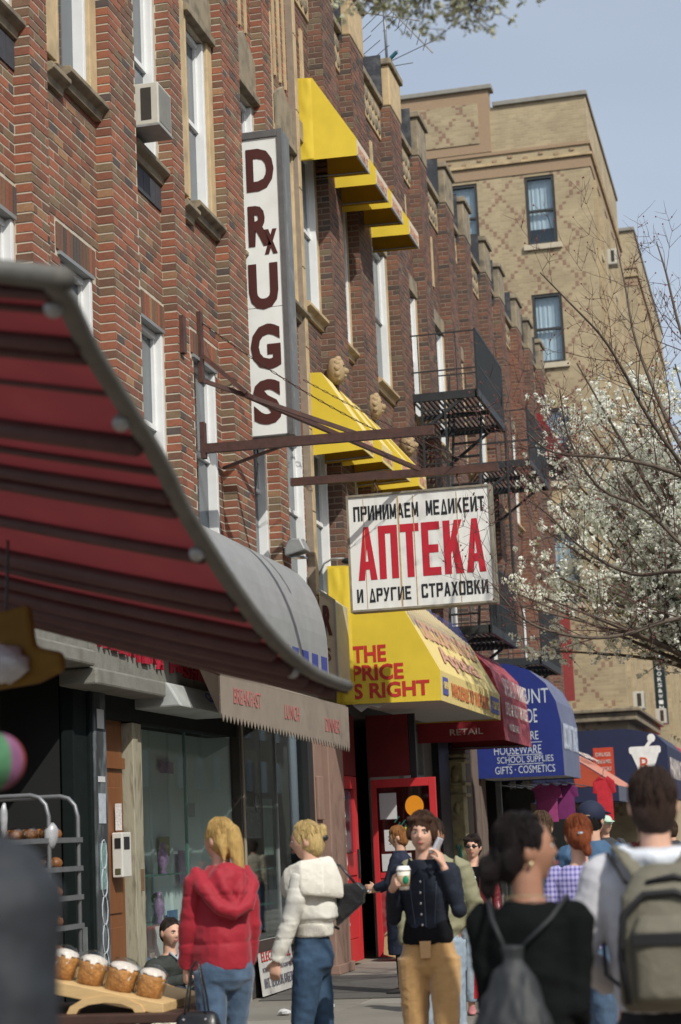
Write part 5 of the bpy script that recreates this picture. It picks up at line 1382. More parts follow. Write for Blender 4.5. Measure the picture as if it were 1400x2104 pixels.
# bare tree near the kerb, its limbs reach in from the right
rr = random.Random(5)
tt = thing('bare_tree', 'leafless street tree whose dark branches reach in from the right edge', 'tree', (6.2, 20, 0))
g = G(); th = G(); tips = []
g.tube([(6.2,20,-.05),(6.18,20,1.2),(6.1,20,2.4),(5.95,20,3.4),(5.84,20,4.2)], [.17,.14,.12,.11,.10], 10, False)
LI = [[(5.83,20.0,4.36),(5.36,19.6,5.1),(5.14,19.3,5.32),(4.85,19.0,5.79),(4.66,18.8,6.22),(4.49,18.5,6.52),(4.22,18.2,6.82),(3.98,18.0,7.09)],
 [(5.36,19.6,5.1),(5.08,20.0,5.72),(4.85,20.3,6.39),(4.69,20.5,7.0),(4.61,20.8,7.65),(4.52,21.0,8.29)],
 [(5.9,20.0,3.7),(5.03,19.2,3.72),(4.47,18.8,3.55),(4.02,18.5,3.54),(3.58,18.3,3.71),(3.32,18.0,4.05)],
 [(5.88,20.0,4.1),(5.0,20.5,4.36),(4.46,20.8,4.41),(3.93,21.0,4.75),(3.55,21.2,5.2),(3.2,21.4,5.5)],
 [(5.85,20.0,4.4),(5.41,20.4,6.3),(5.19,20.6,7.03),(5.07,20.8,7.77),(4.98,21.0,8.2)],
 [(5.36,19.6,5.1),(4.91,19.0,5.24),(4.47,18.6,5.3),(3.98,18.2,5.32),(3.75,18.0,5.5)],
 [(5.85,20.0,4.2),(5.29,19.7,4.31),(4.75,19.5,4.88),(4.29,19.3,5.14),(4.04,19.1,5.64),(3.99,19.0,6.13)],
 ]
for P in LI:
    o, rs = limb(g, P, .027, .006)
    for i in range(3, len(o)-1):
        for _ in range(2 if i > 5 else 1):
            if rr.random() < (.9 if o[i].z < 6.0 else .34):
                d = (o[i+1]-o[i]).normalized(); s = Vector((rr.uniform(-1,1), rr.uniform(-1,1), rr.uniform(-.4,1))).normalized()
                grow(g, o[i], d*.7+s, rr.uniform(.35,.85), rs[i]*.36, 2, rr, tips, th, .16, .04, (2,4))
make('trunk', g, bark, tt, smooth=True)
make('twigs', th, twm, tt, kind='stuff')
bg_ = G()
for p, d in tips[::5]:
    bg_.sph(tuple(p), .010, 5, 4)
make('buds', bg_, M('red_bud', (.20,.06,.06), .8), tt, kind='stuff')
# blossoming tree behind it
petal = M('white_blossom', (.88,.90,.83), .8, .12, 30, trl=.4)
leaf = M('young_leaf', (.17,.21,.06), .8, .3, 30, trl=.3)
def blossom(gp, gl, c, r, rr, n=10, s=.016):
    for _ in range(n):
        v = Vector((rr.gauss(0,1), rr.gauss(0,1), rr.gauss(0,1))).normalized()*r*rr.random()**.4
        p = Vector(c)+v; a = Vector((rr.uniform(-1,1), rr.uniform(-1,1), rr.uniform(-1,1))).normalized(); b = a.cross(v+Vector((.01,0,0))).normalized()
        k = s*rr.uniform(.7,1.5)
        (gl if rr.random() < .09 else gp).quad(tuple(p-a*k), tuple(p-b*k*.7), tuple(p+a*k), tuple(p+b*k*.7))
def bloom_tree(base, H, label, seed, xmin, xmax, zlo, zhi, ylo, yhi, nlimb=22, ncl=1700, s=.02):
    rr = random.Random(seed); t = thing('blossoming_tree', label, 'tree', base)
    g = G(); th = G(); tips = []
    bx_, by_, _ = base
    top = Vector((bx_-.2, by_, zlo*.8))
    g.tube([(bx_,by_,-.05),(bx_-.05,by_,1),(bx_-.15,by_,zlo*.5),tuple(top)], [.16,.13,.12,.11], 10, False)
    for k in range(nlimb):
        e = Vector((rr.uniform(xmin, xmax), rr.uniform(ylo, yhi), rr.uniform(zlo, zhi)))
        mdl = top.lerp(e, .5)+Vector((0, 0, .25*rr.random()))
        o, rs = limb(g, [top, top.lerp(mdl, .5), mdl, e], .06, .010)
        for i in range(4, len(o)-1):
            if rr.random() < .8:
                d = (o[i+1]-o[i]).normalized(); s_ = Vector((rr.uniform(-1,1), rr.uniform(-1,1), rr.uniform(-.3,1))).normalized()
                grow(g, o[i], d*.6+s_, rr.uniform(.5,1.0), rs[i]*.5, 1, rr, tips, th, .14, .06, (3,6))
    gp = G(); gl = G()
    rr.shuffle(tips)
    for p, d in tips[:ncl]:
        for q in range(2):
            blossom(gp, gl, p-d*q*.15+Vector((rr.uniform(-1,1),rr.uniform(-1,1),rr.uniform(-1,1)))*.05, rr.uniform(.035,.075), rr, 15, s)
    make('trunk', g, bark, t, smooth=True); make('twigs', th, twm, t, kind='stuff')
    make('blossom', gp, petal, t, kind='stuff'); make('leaves', gl, leaf, t, kind='stuff')
    return t
bloom_tree((5.9, 28.5, 0), 9, 'white blossoming street tree filling the right side behind the bare branches', 21, 2.3, 5.6, 4.3, 8.4, 26.0, 30.5, 95, 10500, .0215)
# blossoming branch of a nearer kerb tree hanging into the top of the view
nt3 = thing('blossoming_tree', 'out of focus greenish white blossom branch hanging in at the top', 'tree', (7.0, 8.5, 0))
g = G(); th = G(); tips = []; rr = random.Random(9)
g.tube([(7.6,8.5,-.1),(7.6,8.5,2),(7.5,8.4,4),(7.1,8.3,5.8)], [.14,.12,.1,.08], 10, False)
for P in ([(7.1,8.3,5.8),(6.2,8.2,5.95),(5.4,8.0,5.75),(5.0,8.0,5.52),(4.86,8,5.36)], [(6.2,8.2,5.95),(5.2,8.1,5.8),(4.7,8,5.56),(4.38,8,5.46)], [(5.2,8.1,5.8),(4.9,7.9,5.55),(4.68,7.9,5.42)]):
    o, rs = limb(g, P, .02, .004)
    for i in range(len(o)*2//5, len(o)):
        for _ in range(7):
            s_ = Vector((rr.uniform(-1,1), rr.uniform(-1,1), rr.uniform(-1,.5))).normalized(); grow(g, o[i], s_, rr.uniform(.08,.2), .004, 1, rr, tips, th, .1, -.02, (1,2))
make('trunk', g, bark, nt3, smooth=True); make('twigs', th, twm, nt3, kind='stuff')
gp = G(); gl = G()
for p, d in tips:
    if p.x < 5.6: blossom(gp, gl, p, .03, rr, 9, .012)
make('blossom', gp, M('greenish_blossom', (.55,.57,.40), .8, .3, 30, trl=.3), nt3, kind='stuff'); make('leaves', gl, leaf, nt3, kind='stuff')
# ---------------- people ----------------
FQ = []
def fuse(name, g, vox, mat, parent, fn=None, sm=2, kind=None):
    """join overlapping closed shapes into one continuous skin (voxel remesh), later in one batch"""
    me = mesh_of(name, g); o = bpy.data.objects.new(name, me); COL.objects.link(o); o.parent = parent
    md = o.modifiers.new('r', 'REMESH'); md.mode = 'VOXEL'; md.voxel_size = vox; md.use_smooth_shade = True
    if sm:
        s = o.modifiers.new('s', 'SMOOTH'); s.iterations = sm; s.factor = .6
    me.materials.append(mat); FQ.append((o, fn)); return o
def flush_fuse():
    bpy.context.view_layer.update()
    dg = bpy.context.evaluated_depsgraph_get()
    out = []
    for o, fn in FQ:
        ev = o.evaluated_get(dg); out.append((o, fn, bpy.data.meshes.new_from_object(ev)))
    for o, fn, me in out:
        n = len(me.vertices)
        if fn and n:
            co = np.empty(n*3, np.float32); me.vertices.foreach_get('co', co); co = co.reshape(-1, 3)
            no = np.empty(n*3, np.float32); me.vertices.foreach_get('normal', no); no = no.reshape(-1, 3)
            d = np.array([fn(Vector(p)) for p in co.tolist()], np.float32)
            co += no*d[:, None]; me.vertices.foreach_set('co', co.ravel()); me.update()
        me.polygons.foreach_set('use_smooth', [True]*len(me.polygons))
        mt = o.data.materials[0]; o.modifiers.clear(); old = o.data; me.name = old.name
        if not me.materials: me.materials.append(mt)
        o.data = me; bpy.data.meshes.remove(old)
def folds(amp=.006, fx=7, fz=11, seed=0, quilt=None, rib=None, ripple=0.):
    def f(p):
        v = Vector((p.x*fx+seed, p.y*fx, p.z*fz-p.x*fx*.5))
        a = noise.noise(v); b = noise.noise(v*2.1+Vector((5,1,2)))
        c_ = noise.noise(v*1.7+Vector((9,3,7)))
        d = amp*.75*((1-abs(a)*2.2)*.8+b*.7-.5)+.0022*max(0, 1-abs(c_)*7)-.0006
        if quilt:
            z0, sp, am = quilt; d += am*(abs(math.sin(math.pi*(p.z-z0)/sp))**.28-.8)
        if ripple: d += ripple*math.sin(p.z*70+3*math.sin(p.x*14+seed)+2*a)
        if rib: d += rib*math.sin(math.atan2(p.y, p.x)*60)
        return d
    return f
def strands(amp=.006, f=60, sd=0): return lambda p: amp*(noise.noise(Vector((p.x*f+sd, p.y*f, p.z*f*.12)))+.6*noise.noise(Vector((p.x*18+sd, p.y*18, p.z*6))))

def headfn(q):
    x, y, z = q.x, q.y, q.z
    if z < -.05:
        t = (-z-.05)/.95; x *= 1-.34*t**1.2
        y *= (1-.55*t) if y > 0 else (1-.04*t)
    if y < 0:
        fx = abs(x)
        e = math.exp
        pr = max(0, 1-abs((z+.16)/.36)) if z > -.16 else max(0, 1-abs((z+.16)/.09))
        y -= .27*e(-(x/.155)**2)*pr
        y += .11*(e(-((fx-.37)/.17)**2))*e(-((z-.09)/.11)**2)
        y -= .05*e(-((z-.25)/.08)**2)*e(-(x/.6)**2)
        y -= .07*e(-(x/.24)**2)*e(-((z+.43)/.065)**2)
        y += .03*e(-(x/.24)**2)*e(-((z+.58)/.05)**2)
        y -= .11*e(-(x/.32)**2)*e(-((z+.80)/.15)**2)
        y -= .04*(e(-((fx-.5)/.2)**2))*e(-((z+.12)/.15)**2)
    return Vector((x, y, z))
HR = (.077, .097, .118); HC_ = Vector((0, -.005, 1.685))
def hand(g, w, d, n, s, curl=.5, sc=1., spread=.1, thumb=.6):
    """wrist w, finger direction d, palm normal n (fingers curl towards it), thumb side s"""
    w = Vector(w); d = Vector(d).normalized(); n = Vector(n); n = (n-d*n.dot(d)).normalized(); s = Vector(s); s = (s-d*s.dot(d)-n*s.dot(n)).normalized()
    pts = []; 
    for t, a, b in ((0,.026,.019),(.03,.034,.017),(.065,.040,.016),(.088,.036,.013)):
        c = w+d*t*sc
        for j in range(10):
            an = 2*math.pi*j/10; pts.append(tuple(c+s*math.cos(an)*a*sc+n*math.sin(an)*b*sc))
    fs = [(i*10+j, i*10+(j+1)%10, (i+1)*10+(j+1)%10, (i+1)*10+j) for i in range(3) for j in range(10)]+[tuple(range(9,-1,-1)), tuple(range(30,40))]
    g.add(pts, fs)
    for k, (off, L, r) in enumerate(((.029,.070,.0085),(.010,.078,.009),(-.010,.072,.0085),(-.028,.056,.0075))):
        p = w+d*.076*sc+s*off*sc; P = [p-d*.02*sc, p]; dd = (d+s*off*spread*12).normalized(); a = 0
        for q in range(3):
            a += curl*(.9 if q else .7); v = dd*math.cos(a)+n*math.sin(a); P.append(P[-1]+v*L*sc*(.42,.33,.25)[q])
        g.tube(P, [r*sc, r*1.05*sc, r*sc, r*.92*sc, r*.7*sc], 7)
    tb = w+d*.02*sc+s*.026*sc; v1 = (s*.75+d*.6+n*.15).normalized(); v2 = (s*.25+d*.8+n*thumb).normalized()
    g.tube([w+d*.01*sc+s*.01*sc, tb, tb+v1*.034*sc, tb+v1*.034*sc+v2*.03*sc, tb+v1*.034*sc+v2*.052*sc], [.012*sc,.013*sc,.011*sc,.0095*sc,.007*sc], 7)
SK = M('skin', (.60,.36,.26), .55, .08, 9, .06, 120, spec=.35)
SK2 = M('skin_tanned', (.33,.17,.11), .55, .1, 9, .06, 120, spec=.35)
LIP = M('lip', (.33,.09,.08), .4); EYW = M('eye_white', (.55,.53,.5), .3); EYD = M('eye_dark', (.03,.02,.015), .2); BRW = M('eyebrow_brown', (.07,.035,.02), .8)
SW = .185
SL = {}
def limbs(side, arm, sh=None):
    s = 1 if side == 'L' else -1
    sh = sh or Vector((s*SW, .0, 1.455))
    return [Vector(sh), Vector(arm[0]), Vector(arm[1])]
def person(label, loc, rz, H, arms, legs, skin=SK, head=(0, 0, 0), torso=None, vox=.010, female=True, face=True, lean=None, group=None, hands=(.5, .5)):
    global SW
    SW = .160 if female else .188
    t = thing('person', label, 'person', loc, rz=rz if rz else 1e-6); SL[t] = .87 if female else 1.0
    S = H/1.8; t.scale = (S, S, S)
    b = G(); w = .93 if female else 1.05
    T = torso or [(0,.0,.86,.12*w,.09),(0,.01,.95,.165*w,.115),(0,.005,1.05,.15*w,.10),(0,0,1.14,.125*w,.09),(0,.0,1.30,.155*w,.105),(0,.005,1.42,.175*w,.095),(0,.01,1.48,.12*w,.075),(0,.012,1.52,.055,.058)]
    b.rings(T, 20, 2.2)
    hm = Matrix.Translation(HC_+Vector(T[-1][:2]+(T[-1][2]-1.52,))-Vector((0,.012,0))) @ Matrix.Rotation(head[0], 4, 'Z') @ Matrix.Rotation(head[1], 4, 'X') @ Matrix.Rotation(head[2], 4, 'Y')
    nb = Vector((T[-1][0], T[-1][1], T[-1][2]-.03)); hc = hm.to_translation()
    b.tube([nb, nb.lerp(hc, .5)+Vector((0,.012,0)), hc+Vector((0,.012,-.02))], [(.056,.058),(.052,.054),(.055,.056)], 14)
    hd = G().sph((0,0,0), HR, 40, 30, fn=headfn)
    for s in (1, -1): hd.sph((s*.077,.014,-.005), (.012,.022,.032), 10, 8)
    b.join(hd.xf(hm))
    for i, sd_ in enumerate('LR'):
        a = arms[i]
        P = limbs(sd_, a)
        b.tube([P[0], P[0].lerp(P[1], .5), P[1], P[1].lerp(P[2], .35), P[2]], [.052, .045, .038, .036, .024], 10)
        hand(b, P[2], a[2], a[3], a[4], hands[i] if len(a) < 6 else a[5], 1.0)
    for i, L in enumerate(legs):
        s = 1 if i == 0 else -1
        hp, kn, ak = [Vector(v) for v in L[:3]]
        b.tube([hp, hp.lerp(kn, .4), kn, kn.lerp(ak, .35), ak, ak+Vector((0,0,-.03))], [.085, .078, .052, .055, .035, .033], 12)
    body = fuse('body', b, vox, skin, t)
    for i, L in enumerate(legs):
        ak = Vector(L[2]); ft = Vector(L[3] if len(L) > 3 else (0,-1,0)).normalized(); sm_ = L[4] if len(L) > 4 else M('shoe_black', (.03,.028,.028), .5)
        r = ft.cross(Vector((0,0,1))).normalized(); g = G(); base = ak.z-.075
        vs = []
        for tt_, wd, h0, h1 in ((-.075,.022,0,.05),(-.055,.036,0,.085),(.0,.038,0,.10),(.06,.043,0,.075),(.13,.048,0,.055),(.18,.038,.0,.042),(.205,.018,.008,.028)):
            c = Vector((ak.x, ak.y, base))+ft*tt_
            for q in range(12):
                an = 2*math.pi*q/12; vs.append(tuple(c+r*wd*math.cos(an)+Vector((0,0,(h0+h1)/2+(h1-h0)/2*math.sin(an)))))
        fs = [(i2*12+j, i2*12+(j+1)%12, (i2+1)*12+(j+1)%12, (i2+1)*12+j) for i2 in range(6) for j in range(12)]+[tuple(range(11,-1,-1)), tuple(range(72,84))]
        g.add(vs, fs); make('shoe', g, sm_, t, smooth=True)
    if face:
        for s in (1, -1):
            def hp_(x, y, z): return hm @ Vector((x, y, z))
            e = G().sph(tuple(hp_(s*.029,-.083,.0105)), (.0125,.007,.0065), 10, 8, rot=hm.to_3x3()); make('eye', e, EYW, t, smooth=True)
            e = G().sph(tuple(hp_(s*.029,-.0885,.0105)), (.0055,.003,.0058), 8, 6, rot=hm.to_3x3()); make('iris', e, EYD, t, smooth=True)
            e = G().tube([hp_(s*.013,-.0965,.028), hp_(s*.028,-.0960,.033), hp_(s*.046,-.084,.028)], [.003,.0042,.002], 6); make('eyebrow', e, BRW, t, smooth=True)
        e = G().tube([hm @ Vector(v) for v in ((-.022,-.0925,-.0505),(-.008,-.1025,-.0495),(.008,-.1025,-.0495),(.022,-.0925,-.0505))], [.003,.0062,.0062,.003], 8); make('mouth', e, LIP, t, smooth=True)
    return t, hm
def top_garment(t, name, rings, arms, mat, rs, fn, vox=.010, extra=None, hd=None, cuff=1.0, shs=(None, None)):
    k_ = SL[t]; rs = [r*(.90 if k_ < 1 else 1) for r in rs]
    g = G().rings([(a, b, c, d*k_, e) for a, b, c, d, e in rings], 22, 2.3)
    for i, sd_ in enumerate('LR'):
        P = limbs(sd_, arms[i], shs[i]); e = P[1].lerp(P[2], cuff)
        g.tube([P[0]+Vector(((-.03 if i == 0 else .03),0,0)), P[0], P[0].lerp(P[1], .5), P[1], P[1].lerp(e, .5), e], rs, 14)
        g.sph(tuple(P[0]), rs[1]*.88, 12, 8); g.sph(tuple(P[1]), rs[3]*1.04, 12, 8)
    if extra: extra(g)
    return fuse(name, g, vox, mat, t, fn)
def trousers(t, rings, legs, mat, rs, fn, vox=.010, end=1.0, name='trousers'):
    g = G().rings(rings, 22, 2.2)
    for L in legs:
        hp, kn, ak = [Vector(v) for v in L[:3]]; e = kn.lerp(ak, end)
        g.tube([hp+Vector((0,0,.05)), hp, hp.lerp(kn, .5), kn, kn.lerp(e, .5), e], rs, 16)
        g.sph(tuple(kn), rs[3]*1.02, 12, 8)
    return fuse(name, g, vox, mat, t, fn)
def hair(t, hm, blobs, mat, fn=None, vox=.008, tubes=()):
    g = G()
    for c, r in blobs: g.sph(c, r, 18, 12)
    for P, rs in tubes: g.tube(P, rs, 12)
    (c0, r0) = blobs[0]; hs = G(); hr = random.Random(len(FQ))
    for k in range(150):
        a = hr.uniform(0, 2*math.pi); ph0 = hr.uniform(.15, .9); ln_ = hr.uniform(.5, 1.3); P = []; wob = hr.uniform(-.12, .12); lift = hr.uniform(1.0, 1.035)
        for q in range(8):
            ph = ph0+ln_*q/7; aa = a+wob*q/7+.05*math.sin(q+k)
            x, y, z = math.cos(aa)*math.sin(ph), math.sin(aa)*math.sin(ph), math.cos(ph)
            if y < -.35 and z < .62: break
            P.append((c0[0]+r0[0]*x*lift, c0[1]+r0[1]*y*lift, c0[2]+r0[2]*z*lift))
        if len(P) > 3: hs.tube(P, [.0016]+[.0030]*(len(P)-2)+[.0006], 3, False)
    make('loose_hair', hs.xf(hm), mat, t, smooth=True, kind='stuff')
    g.xf(hm); return fuse('hair', g, vox, mat, t, fn or strands(), 1)
CAPH = [((0,.012,.022),(.086,.098,.113)), ((0,.045,-.01),(.080,.075,.105))]
def hairmat(n, c): return M(n, c, .55, .45, 22, .8, 120, spec=.25, stretch=(6,6,.4))
STAND = [[(.09,0,.90),(.095,-.01,.50),(.10,.01,.075)], [(-.09,0,.90),(-.095,-.01,.50),(-.10,.01,.075)]]
def legs_(a, b): return [a, b]
DOWN = lambda s, y=.0: [(s*.215,.03+y,1.17), (s*.225,-.03+y,.93), (s*.02,-.1,-1), (-s,0,0), (0,-1,0)]
JR = [(0,.01,.92,.165,.12),(0,.01,1.02,.165,.12),(0,.005,1.12,.15,.115),(0,0,1.3,.175,.125),(0,.005,1.42,.195,.115),(0,.01,1.50,.125,.09),(0,.012,1.535,.075,.075)]
TR = [(0,.005,.84,.10,.09),(0,.01,.90,.170,.125),(0,.015,.96,.172,.128),(0,.01,1.04,.150,.112),(0,.005,1.10,.140,.105)]
jean = M('blue_denim', (.055,.10,.17), .85, .3, 5, .25, 220, sheen=.2, dirt=.4, dcol=(.12,.19,.27), ds=5, stretch=(1.5,1.5,.5))
jean_l = M('pale_denim', (.26,.33,.40), .85, .3, 5, .25, 220, dirt=.7, dcol=(.42,.47,.50), ds=6, stretch=(1.5,1.5,.6))
jean_d = M('dark_blue_jeans', (.03,.065,.12), .85, .3, 6, .25, 220, dirt=.4, dcol=(.07,.13,.20), ds=5)

# --- 1 red coat
A1 = [[(.195,-.05,1.20),(.18,-.12,.97),(0,-.1,-1),(-1,0,0),(0,-1,0),.9], [(-.19,.0,1.2),(-.19,-.08,.97),(0,-.1,-1),(1,0,0),(0,-1,0)]]
L1 = [[(.085,0,.9),(.09,.02,.5),(.09,.10,.075)], [(-.085,0,.9),(-.09,-.12,.52),(-.09,-.15,.075)]]
t, hm = person('blonde woman from behind in a hooded red quilted coat and jeans', (2.67,10.9,0), R(-140), 1.83, A1, L1, head=(R(22),0,0), face=False)
red = M('red_coat_cloth', (.30,.008,.022), .7, .1, 6, .2, 160, sheen=.15)
C1 = [(0,-.12,.955,.215,.27),(0,-.10,1.02,.212,.25),(0,-.06,1.15,.20,.205),(0,-.02,1.3,.18,.14),(0,.005,1.43,.175,.105),(0,.01,1.50,.14,.10),(0,.012,1.545,.085,.085)]
def hood(g):
    g.tube([(.11,-.10,1.50),(.155,.0,1.50),(.15,.10,1.42),(.085,.165,1.31),(0,.18,1.27),(-.085,.165,1.31),(-.15,.10,1.42),(-.155,.0,1.50),(-.11,-.10,1.50)], [.03,.042,.046,.046,.046,.046,.046,.042,.03], 12)
    g.sph((0,.10,1.44), (.125,.085,.12), 16, 10); g.tube([(.07,.12,1.52),(.05,.17,1.40),(0,.185,1.30),(-.05,.17,1.40),(-.07,.12,1.52)], [.03,.035,.03,.035,.03], 10)
top_garment(t, 'coat', C1, A1, red, [.08,.075,.066,.060,.056,.052], folds(.006,6,10,3,quilt=(.97,.135,.008)), .010, hood)
trousers(t, TR, L1, jean, [.10,.098,.086,.070,.066,.062], folds(.006,8,12,1))
hair(t, hm, CAPH+[((0,.075,.035),(.05,.04,.05))], hairmat('hair_blonde', (.52,.34,.12)), strands(.0035,90), tubes=[([(0,.075,.075),(-.0,.118,.055),(-.005,.125,-.01),(-.015,.125,-.09),(-.03,.13,-.16),(-.04,.135,-.21)], [(.035,.035),(.045,.032),(.056,.034),(.054,.030),(.04,.022),(.012,.008)]), ([(.04,.04,.03),(.055,.08,-.04),(.06,.095,-.12)], [.035,.03,.008])])
hb = thing('handbag', 'black leather handbag hanging from the hand of the red coated woman', 'bag', (2.6,10.6,.55))
bk_ = M('black_leather', (.012,.013,.015), .35, .2, 8, .2, 60, spec=.6)
hx, hy = 2.60, 10.60
make('body', G().rings([(hx,hy,0.55,.10,.06),(hx,hy,0.57,.13,.075),(hx,hy,0.67,.135,.07),(hx,hy,0.74,.115,.045),(hx,hy,0.76,.09,.02)], 20, 3), bk_, hb, smooth=True)
for dy in (-.03, .03):
    make('handle', G().tube([(hx-.075,hy+dy,.71),(hx-.055,hy+dy,.84),(hx-.03,hy+dy*.3,1.0),(hx-.0,hy,1.04),(hx+.02,hy+dy*.3,1.0),(hx+.045,hy+dy,.84),(hx+.06,hy+dy,.71)], .006, 6), bk_, hb, smooth=True)
make('buckle', G().sph((hx-.07,hy-.05,.72),.009,8,6).sph((hx+.06,hy-.05,.72),.009,8,6).box(hx+.02,hx+.05,hy-.078,hy-.072,(.59),(.63)), M('bright_chrome', (.6,.6,.6), .2, metal=.9), hb)
# --- 2 white jacket
A2 = [[(.195,-.07,1.20),(.185,-.18,.95),(0,-.15,-1),(-1,0,0),(0,-1,0),.6], [(-.22,-.02,1.2),(-.23,-.14,.97),(0,-.15,-1),(1,0,0),(0,-1,0)]]
L2 = [[(.08,.0,.9),(.085,-.06,.5),(.085,.02,.075)], [(-.08,0,.9),(-.085,.04,.5),(-.085,.18,.08)]]
t, hm = person('blonde woman in a short white puffer jacket with a broad knitted collar and jeans', (2.92,12.0,0), R(-92), 1.80, A2, L2, head=(R(4),R(8),0), vox=.008)
wj = M('white_quilted_cloth', (.66,.66,.60), .65, .06, 6, .15, 160)
wk = M('cream_knit', (.72,.70,.62), .9, .06, 6, .6, 220)
W2 = [(0,.02,1.13,.155,.125),(0,.02,1.17,.155,.125),(0,.02,1.20,.185,.16),(0,.01,1.30,.195,.165),(0,.01,1.42,.19,.135),(0,.01,1.50,.13,.10),(0,.012,1.54,.08,.08)]
top_garment(t, 'jacket', W2, A2, wj, [.085,.08,.074,.066,.062,.05], folds(.004,7,12,8,quilt=(1.19,.105,.007)), .009)
top_garment_c = G().tube([(.05,-.15,1.40),(.15,-.09,1.43),(.20,.02,1.46),(.17,.13,1.45),(0,.185,1.44),(-.17,.13,1.45),(-.20,.02,1.46),(-.15,-.09,1.43),(-.05,-.15,1.40)], [(.03,.07),(.035,.10),(.035,.115),(.035,.12),(.035,.13),(.035,.12),(.035,.115),(.035,.10),(.03,.07)], 14).tube([(.09,-.09,1.50),(.12,.03,1.53),(.09,.11,1.54),(0,.135,1.545),(-.09,.11,1.54),(-.12,.03,1.53),(-.09,-.09,1.50)], .04, 12).sph((0,.05,1.47),(.15,.12,.07),16,10)
fuse('collar', top_garment_c, .009, wk, t, folds(.004,9,9,4))
fuse('waistband', G().rings([(0,.02,1.085,.150,.118),(0,.02,1.10,.155,.122),(0,.02,1.16,.155,.125),(0,.02,1.17,.15,.12)], 24), .009, wk, t, folds(.001,9,9,4,rib=.002))
trousers(t, TR, L2, jean_d, [.10,.100,.088,.068,.068,.085], folds(.006,8,13,5))
hair(t, hm, CAPH+[((0,.11,.035),(.042,.035,.045)),((.01,.125,.06),(.03,.025,.03))], hairmat('hair_pale_blonde', (.55,.40,.17)), strands(.004,70))
make('hair_clip', G().sph(tuple(hm @ Vector((0,.125,-.0))), (.03,.022,.022), 10, 8).xf(Matrix.Identity(4)), blk, t, smooth=True)
sbg = G().prism([(-.15,.15,1.14),(-.15,.33,1.28),(-.15,.345,1.37),(-.15,.30,1.41),(-.15,.18,1.40),(-.15,.13,1.30)], (.08,0,0))
fuse('shoulder_bag', sbg, .010, bk_, t, folds(.004,12,12,3))
make('bag_strap', G().tube([(-.12,.28,1.40),(-.13,.18,1.52),(-.14,.05,1.55),(-.15,-.05,1.50),(-.17,-.10,1.35),(-.17,-.02,1.2),(-.14,.15,1.12)], .009, 6), bk_, t, smooth=True)
make('bag_ring', G().sph((-.12,.30,1.38),.012,8,6).sph((-.12,.36,1.35),.012,8,6), M('bright_chrome'), t)
# --- 3 phone woman
A3 = [[(.205,-.05,1.225),(.135,-.125,1.485),(-.28,.25,.92),(-.80,.25,0),(0,-1,.2),.6], [(-.205,.01,1.19),(-.168,-.222,1.374),(.45,-.75,.4),(.85,.5,0),(0,0,1),.62]]
L3 = [[(.092,0,.9),(.105,-.12,.50),(.13,-.10,.075)], [(-.092,0,.9),(-.10,-.0,.50),(-.105,.12,.09)]]
t, hm = person('short haired woman in dark denim jacket and tan trousers on the phone', (3.745,11.66,0), R(3), 1.815, A3, L3, head=(R(-2),R(3),R(3)), vox=.0062)
dj = M('dark_denim_jacket', (.009,.014,.026), .85, .35, 6, .3, 200, dirt=.35, dcol=(.035,.05,.08), ds=6)
J3 = [(0,.01,1.115,.150,.125),(0,.01,1.15,.152,.127),(0,.005,1.20,.150,.122),(0,-.005,1.33,.172,.135),(0,.005,1.43,.188,.115),(0,.01,1.495,.12,.09),(0,.012,1.53,.078,.078)]
top_garment(t, 'jacket', J3, A3, dj, [.07,.068,.060,.055,.052,.045], folds(.005,8,12,2), .008, cuff=.93)
bsh = M('black_shirt', (.006,.006,.008), .9, .2, 8, spec=.15)
fuse('shirt', G().rings([(0,.0,1.03,.150,.12),(0,.0,1.06,.158,.128),(0,.0,1.12,.150,.12),(0,0,1.2,.13,.10)], 24), .008, bsh, t, folds(.008,12,5,4))
make('collar', G().prism([(.02,-.085,1.48),(.085,-.06,1.545),(.095,-.085,1.49),(.06,-.125,1.43)], (0,-.012,0)).prism([(-.02,-.085,1.48),(-.085,-.06,1.545),(-.095,-.085,1.49),(-.06,-.125,1.43)][::-1], (0,-.012,0)), dj, t, bevel=.004)
seam = M('pale_stitching', (.07,.09,.12), .8)
for k in range(5): make('button', G().sph((-.012,-.145+.02*(k == 0)+.006*k*(k > 3),1.40-.064*k), (.008,.004,.008), 8, 6), M('bright_chrome'), t, smooth=True)
make('placket', G().tube([(.012,-.130,1.42),(.012,-.150,1.33),(.012,-.140,1.2),(.012,-.138,1.13)], .002, 5), seam, t)
for x in (-.075, .085): make('seam', G().tube([(x,-.118,1.40),(x*.95,-.135,1.32),(x*.8,-.128,1.2),(x*.75,-.125,1.15)], .0018, 5), seam, t)
tanp = M('tan_corduroy', (.42,.25,.095), .85, .12, 5, .35, 180, sheen=.35, stretch=(2,2,.4))
trousers(t, TR, L3, tanp, [.102,.103,.090,.072,.083,.118], folds(.005,8,12,6), .008, name='trousers')
make('belt_tie', G().prism([(-.035,-.128,1.05),(.035,-.128,1.05),(.03,-.133,.95),(-.03,-.133,.95)], (0,-.006,0)), M('satin_tan', (.45,.27,.12), .3), t, bevel=.002)
hair(t, hm, [((0,.008,.035),(.090,.100,.110)),((0,.045,-.0),(.086,.078,.105)),((-.045,-.060,.090),(.045,.030,.024)),((.035,-.062,.092),(.045,.028,.022)),((.073,-.02,.01),(.022,.04,.055)),((-.075,-.02,.01),(.022,.04,.055))], hairmat('hair_dark_brown', (.060,.028,.016)), strands(.006,60,3))
cpx = thing('coffee_cup', 'white and green paper coffee cup with a white lid held up', 'cup', (3.62,11.4,1.4))
P_ = Matrix.Translation(Vector((3.745,11.66,0))) @ Matrix.Rotation(R(3), 4, 'Z') @ Matrix.Scale(1.815/1.8, 4)
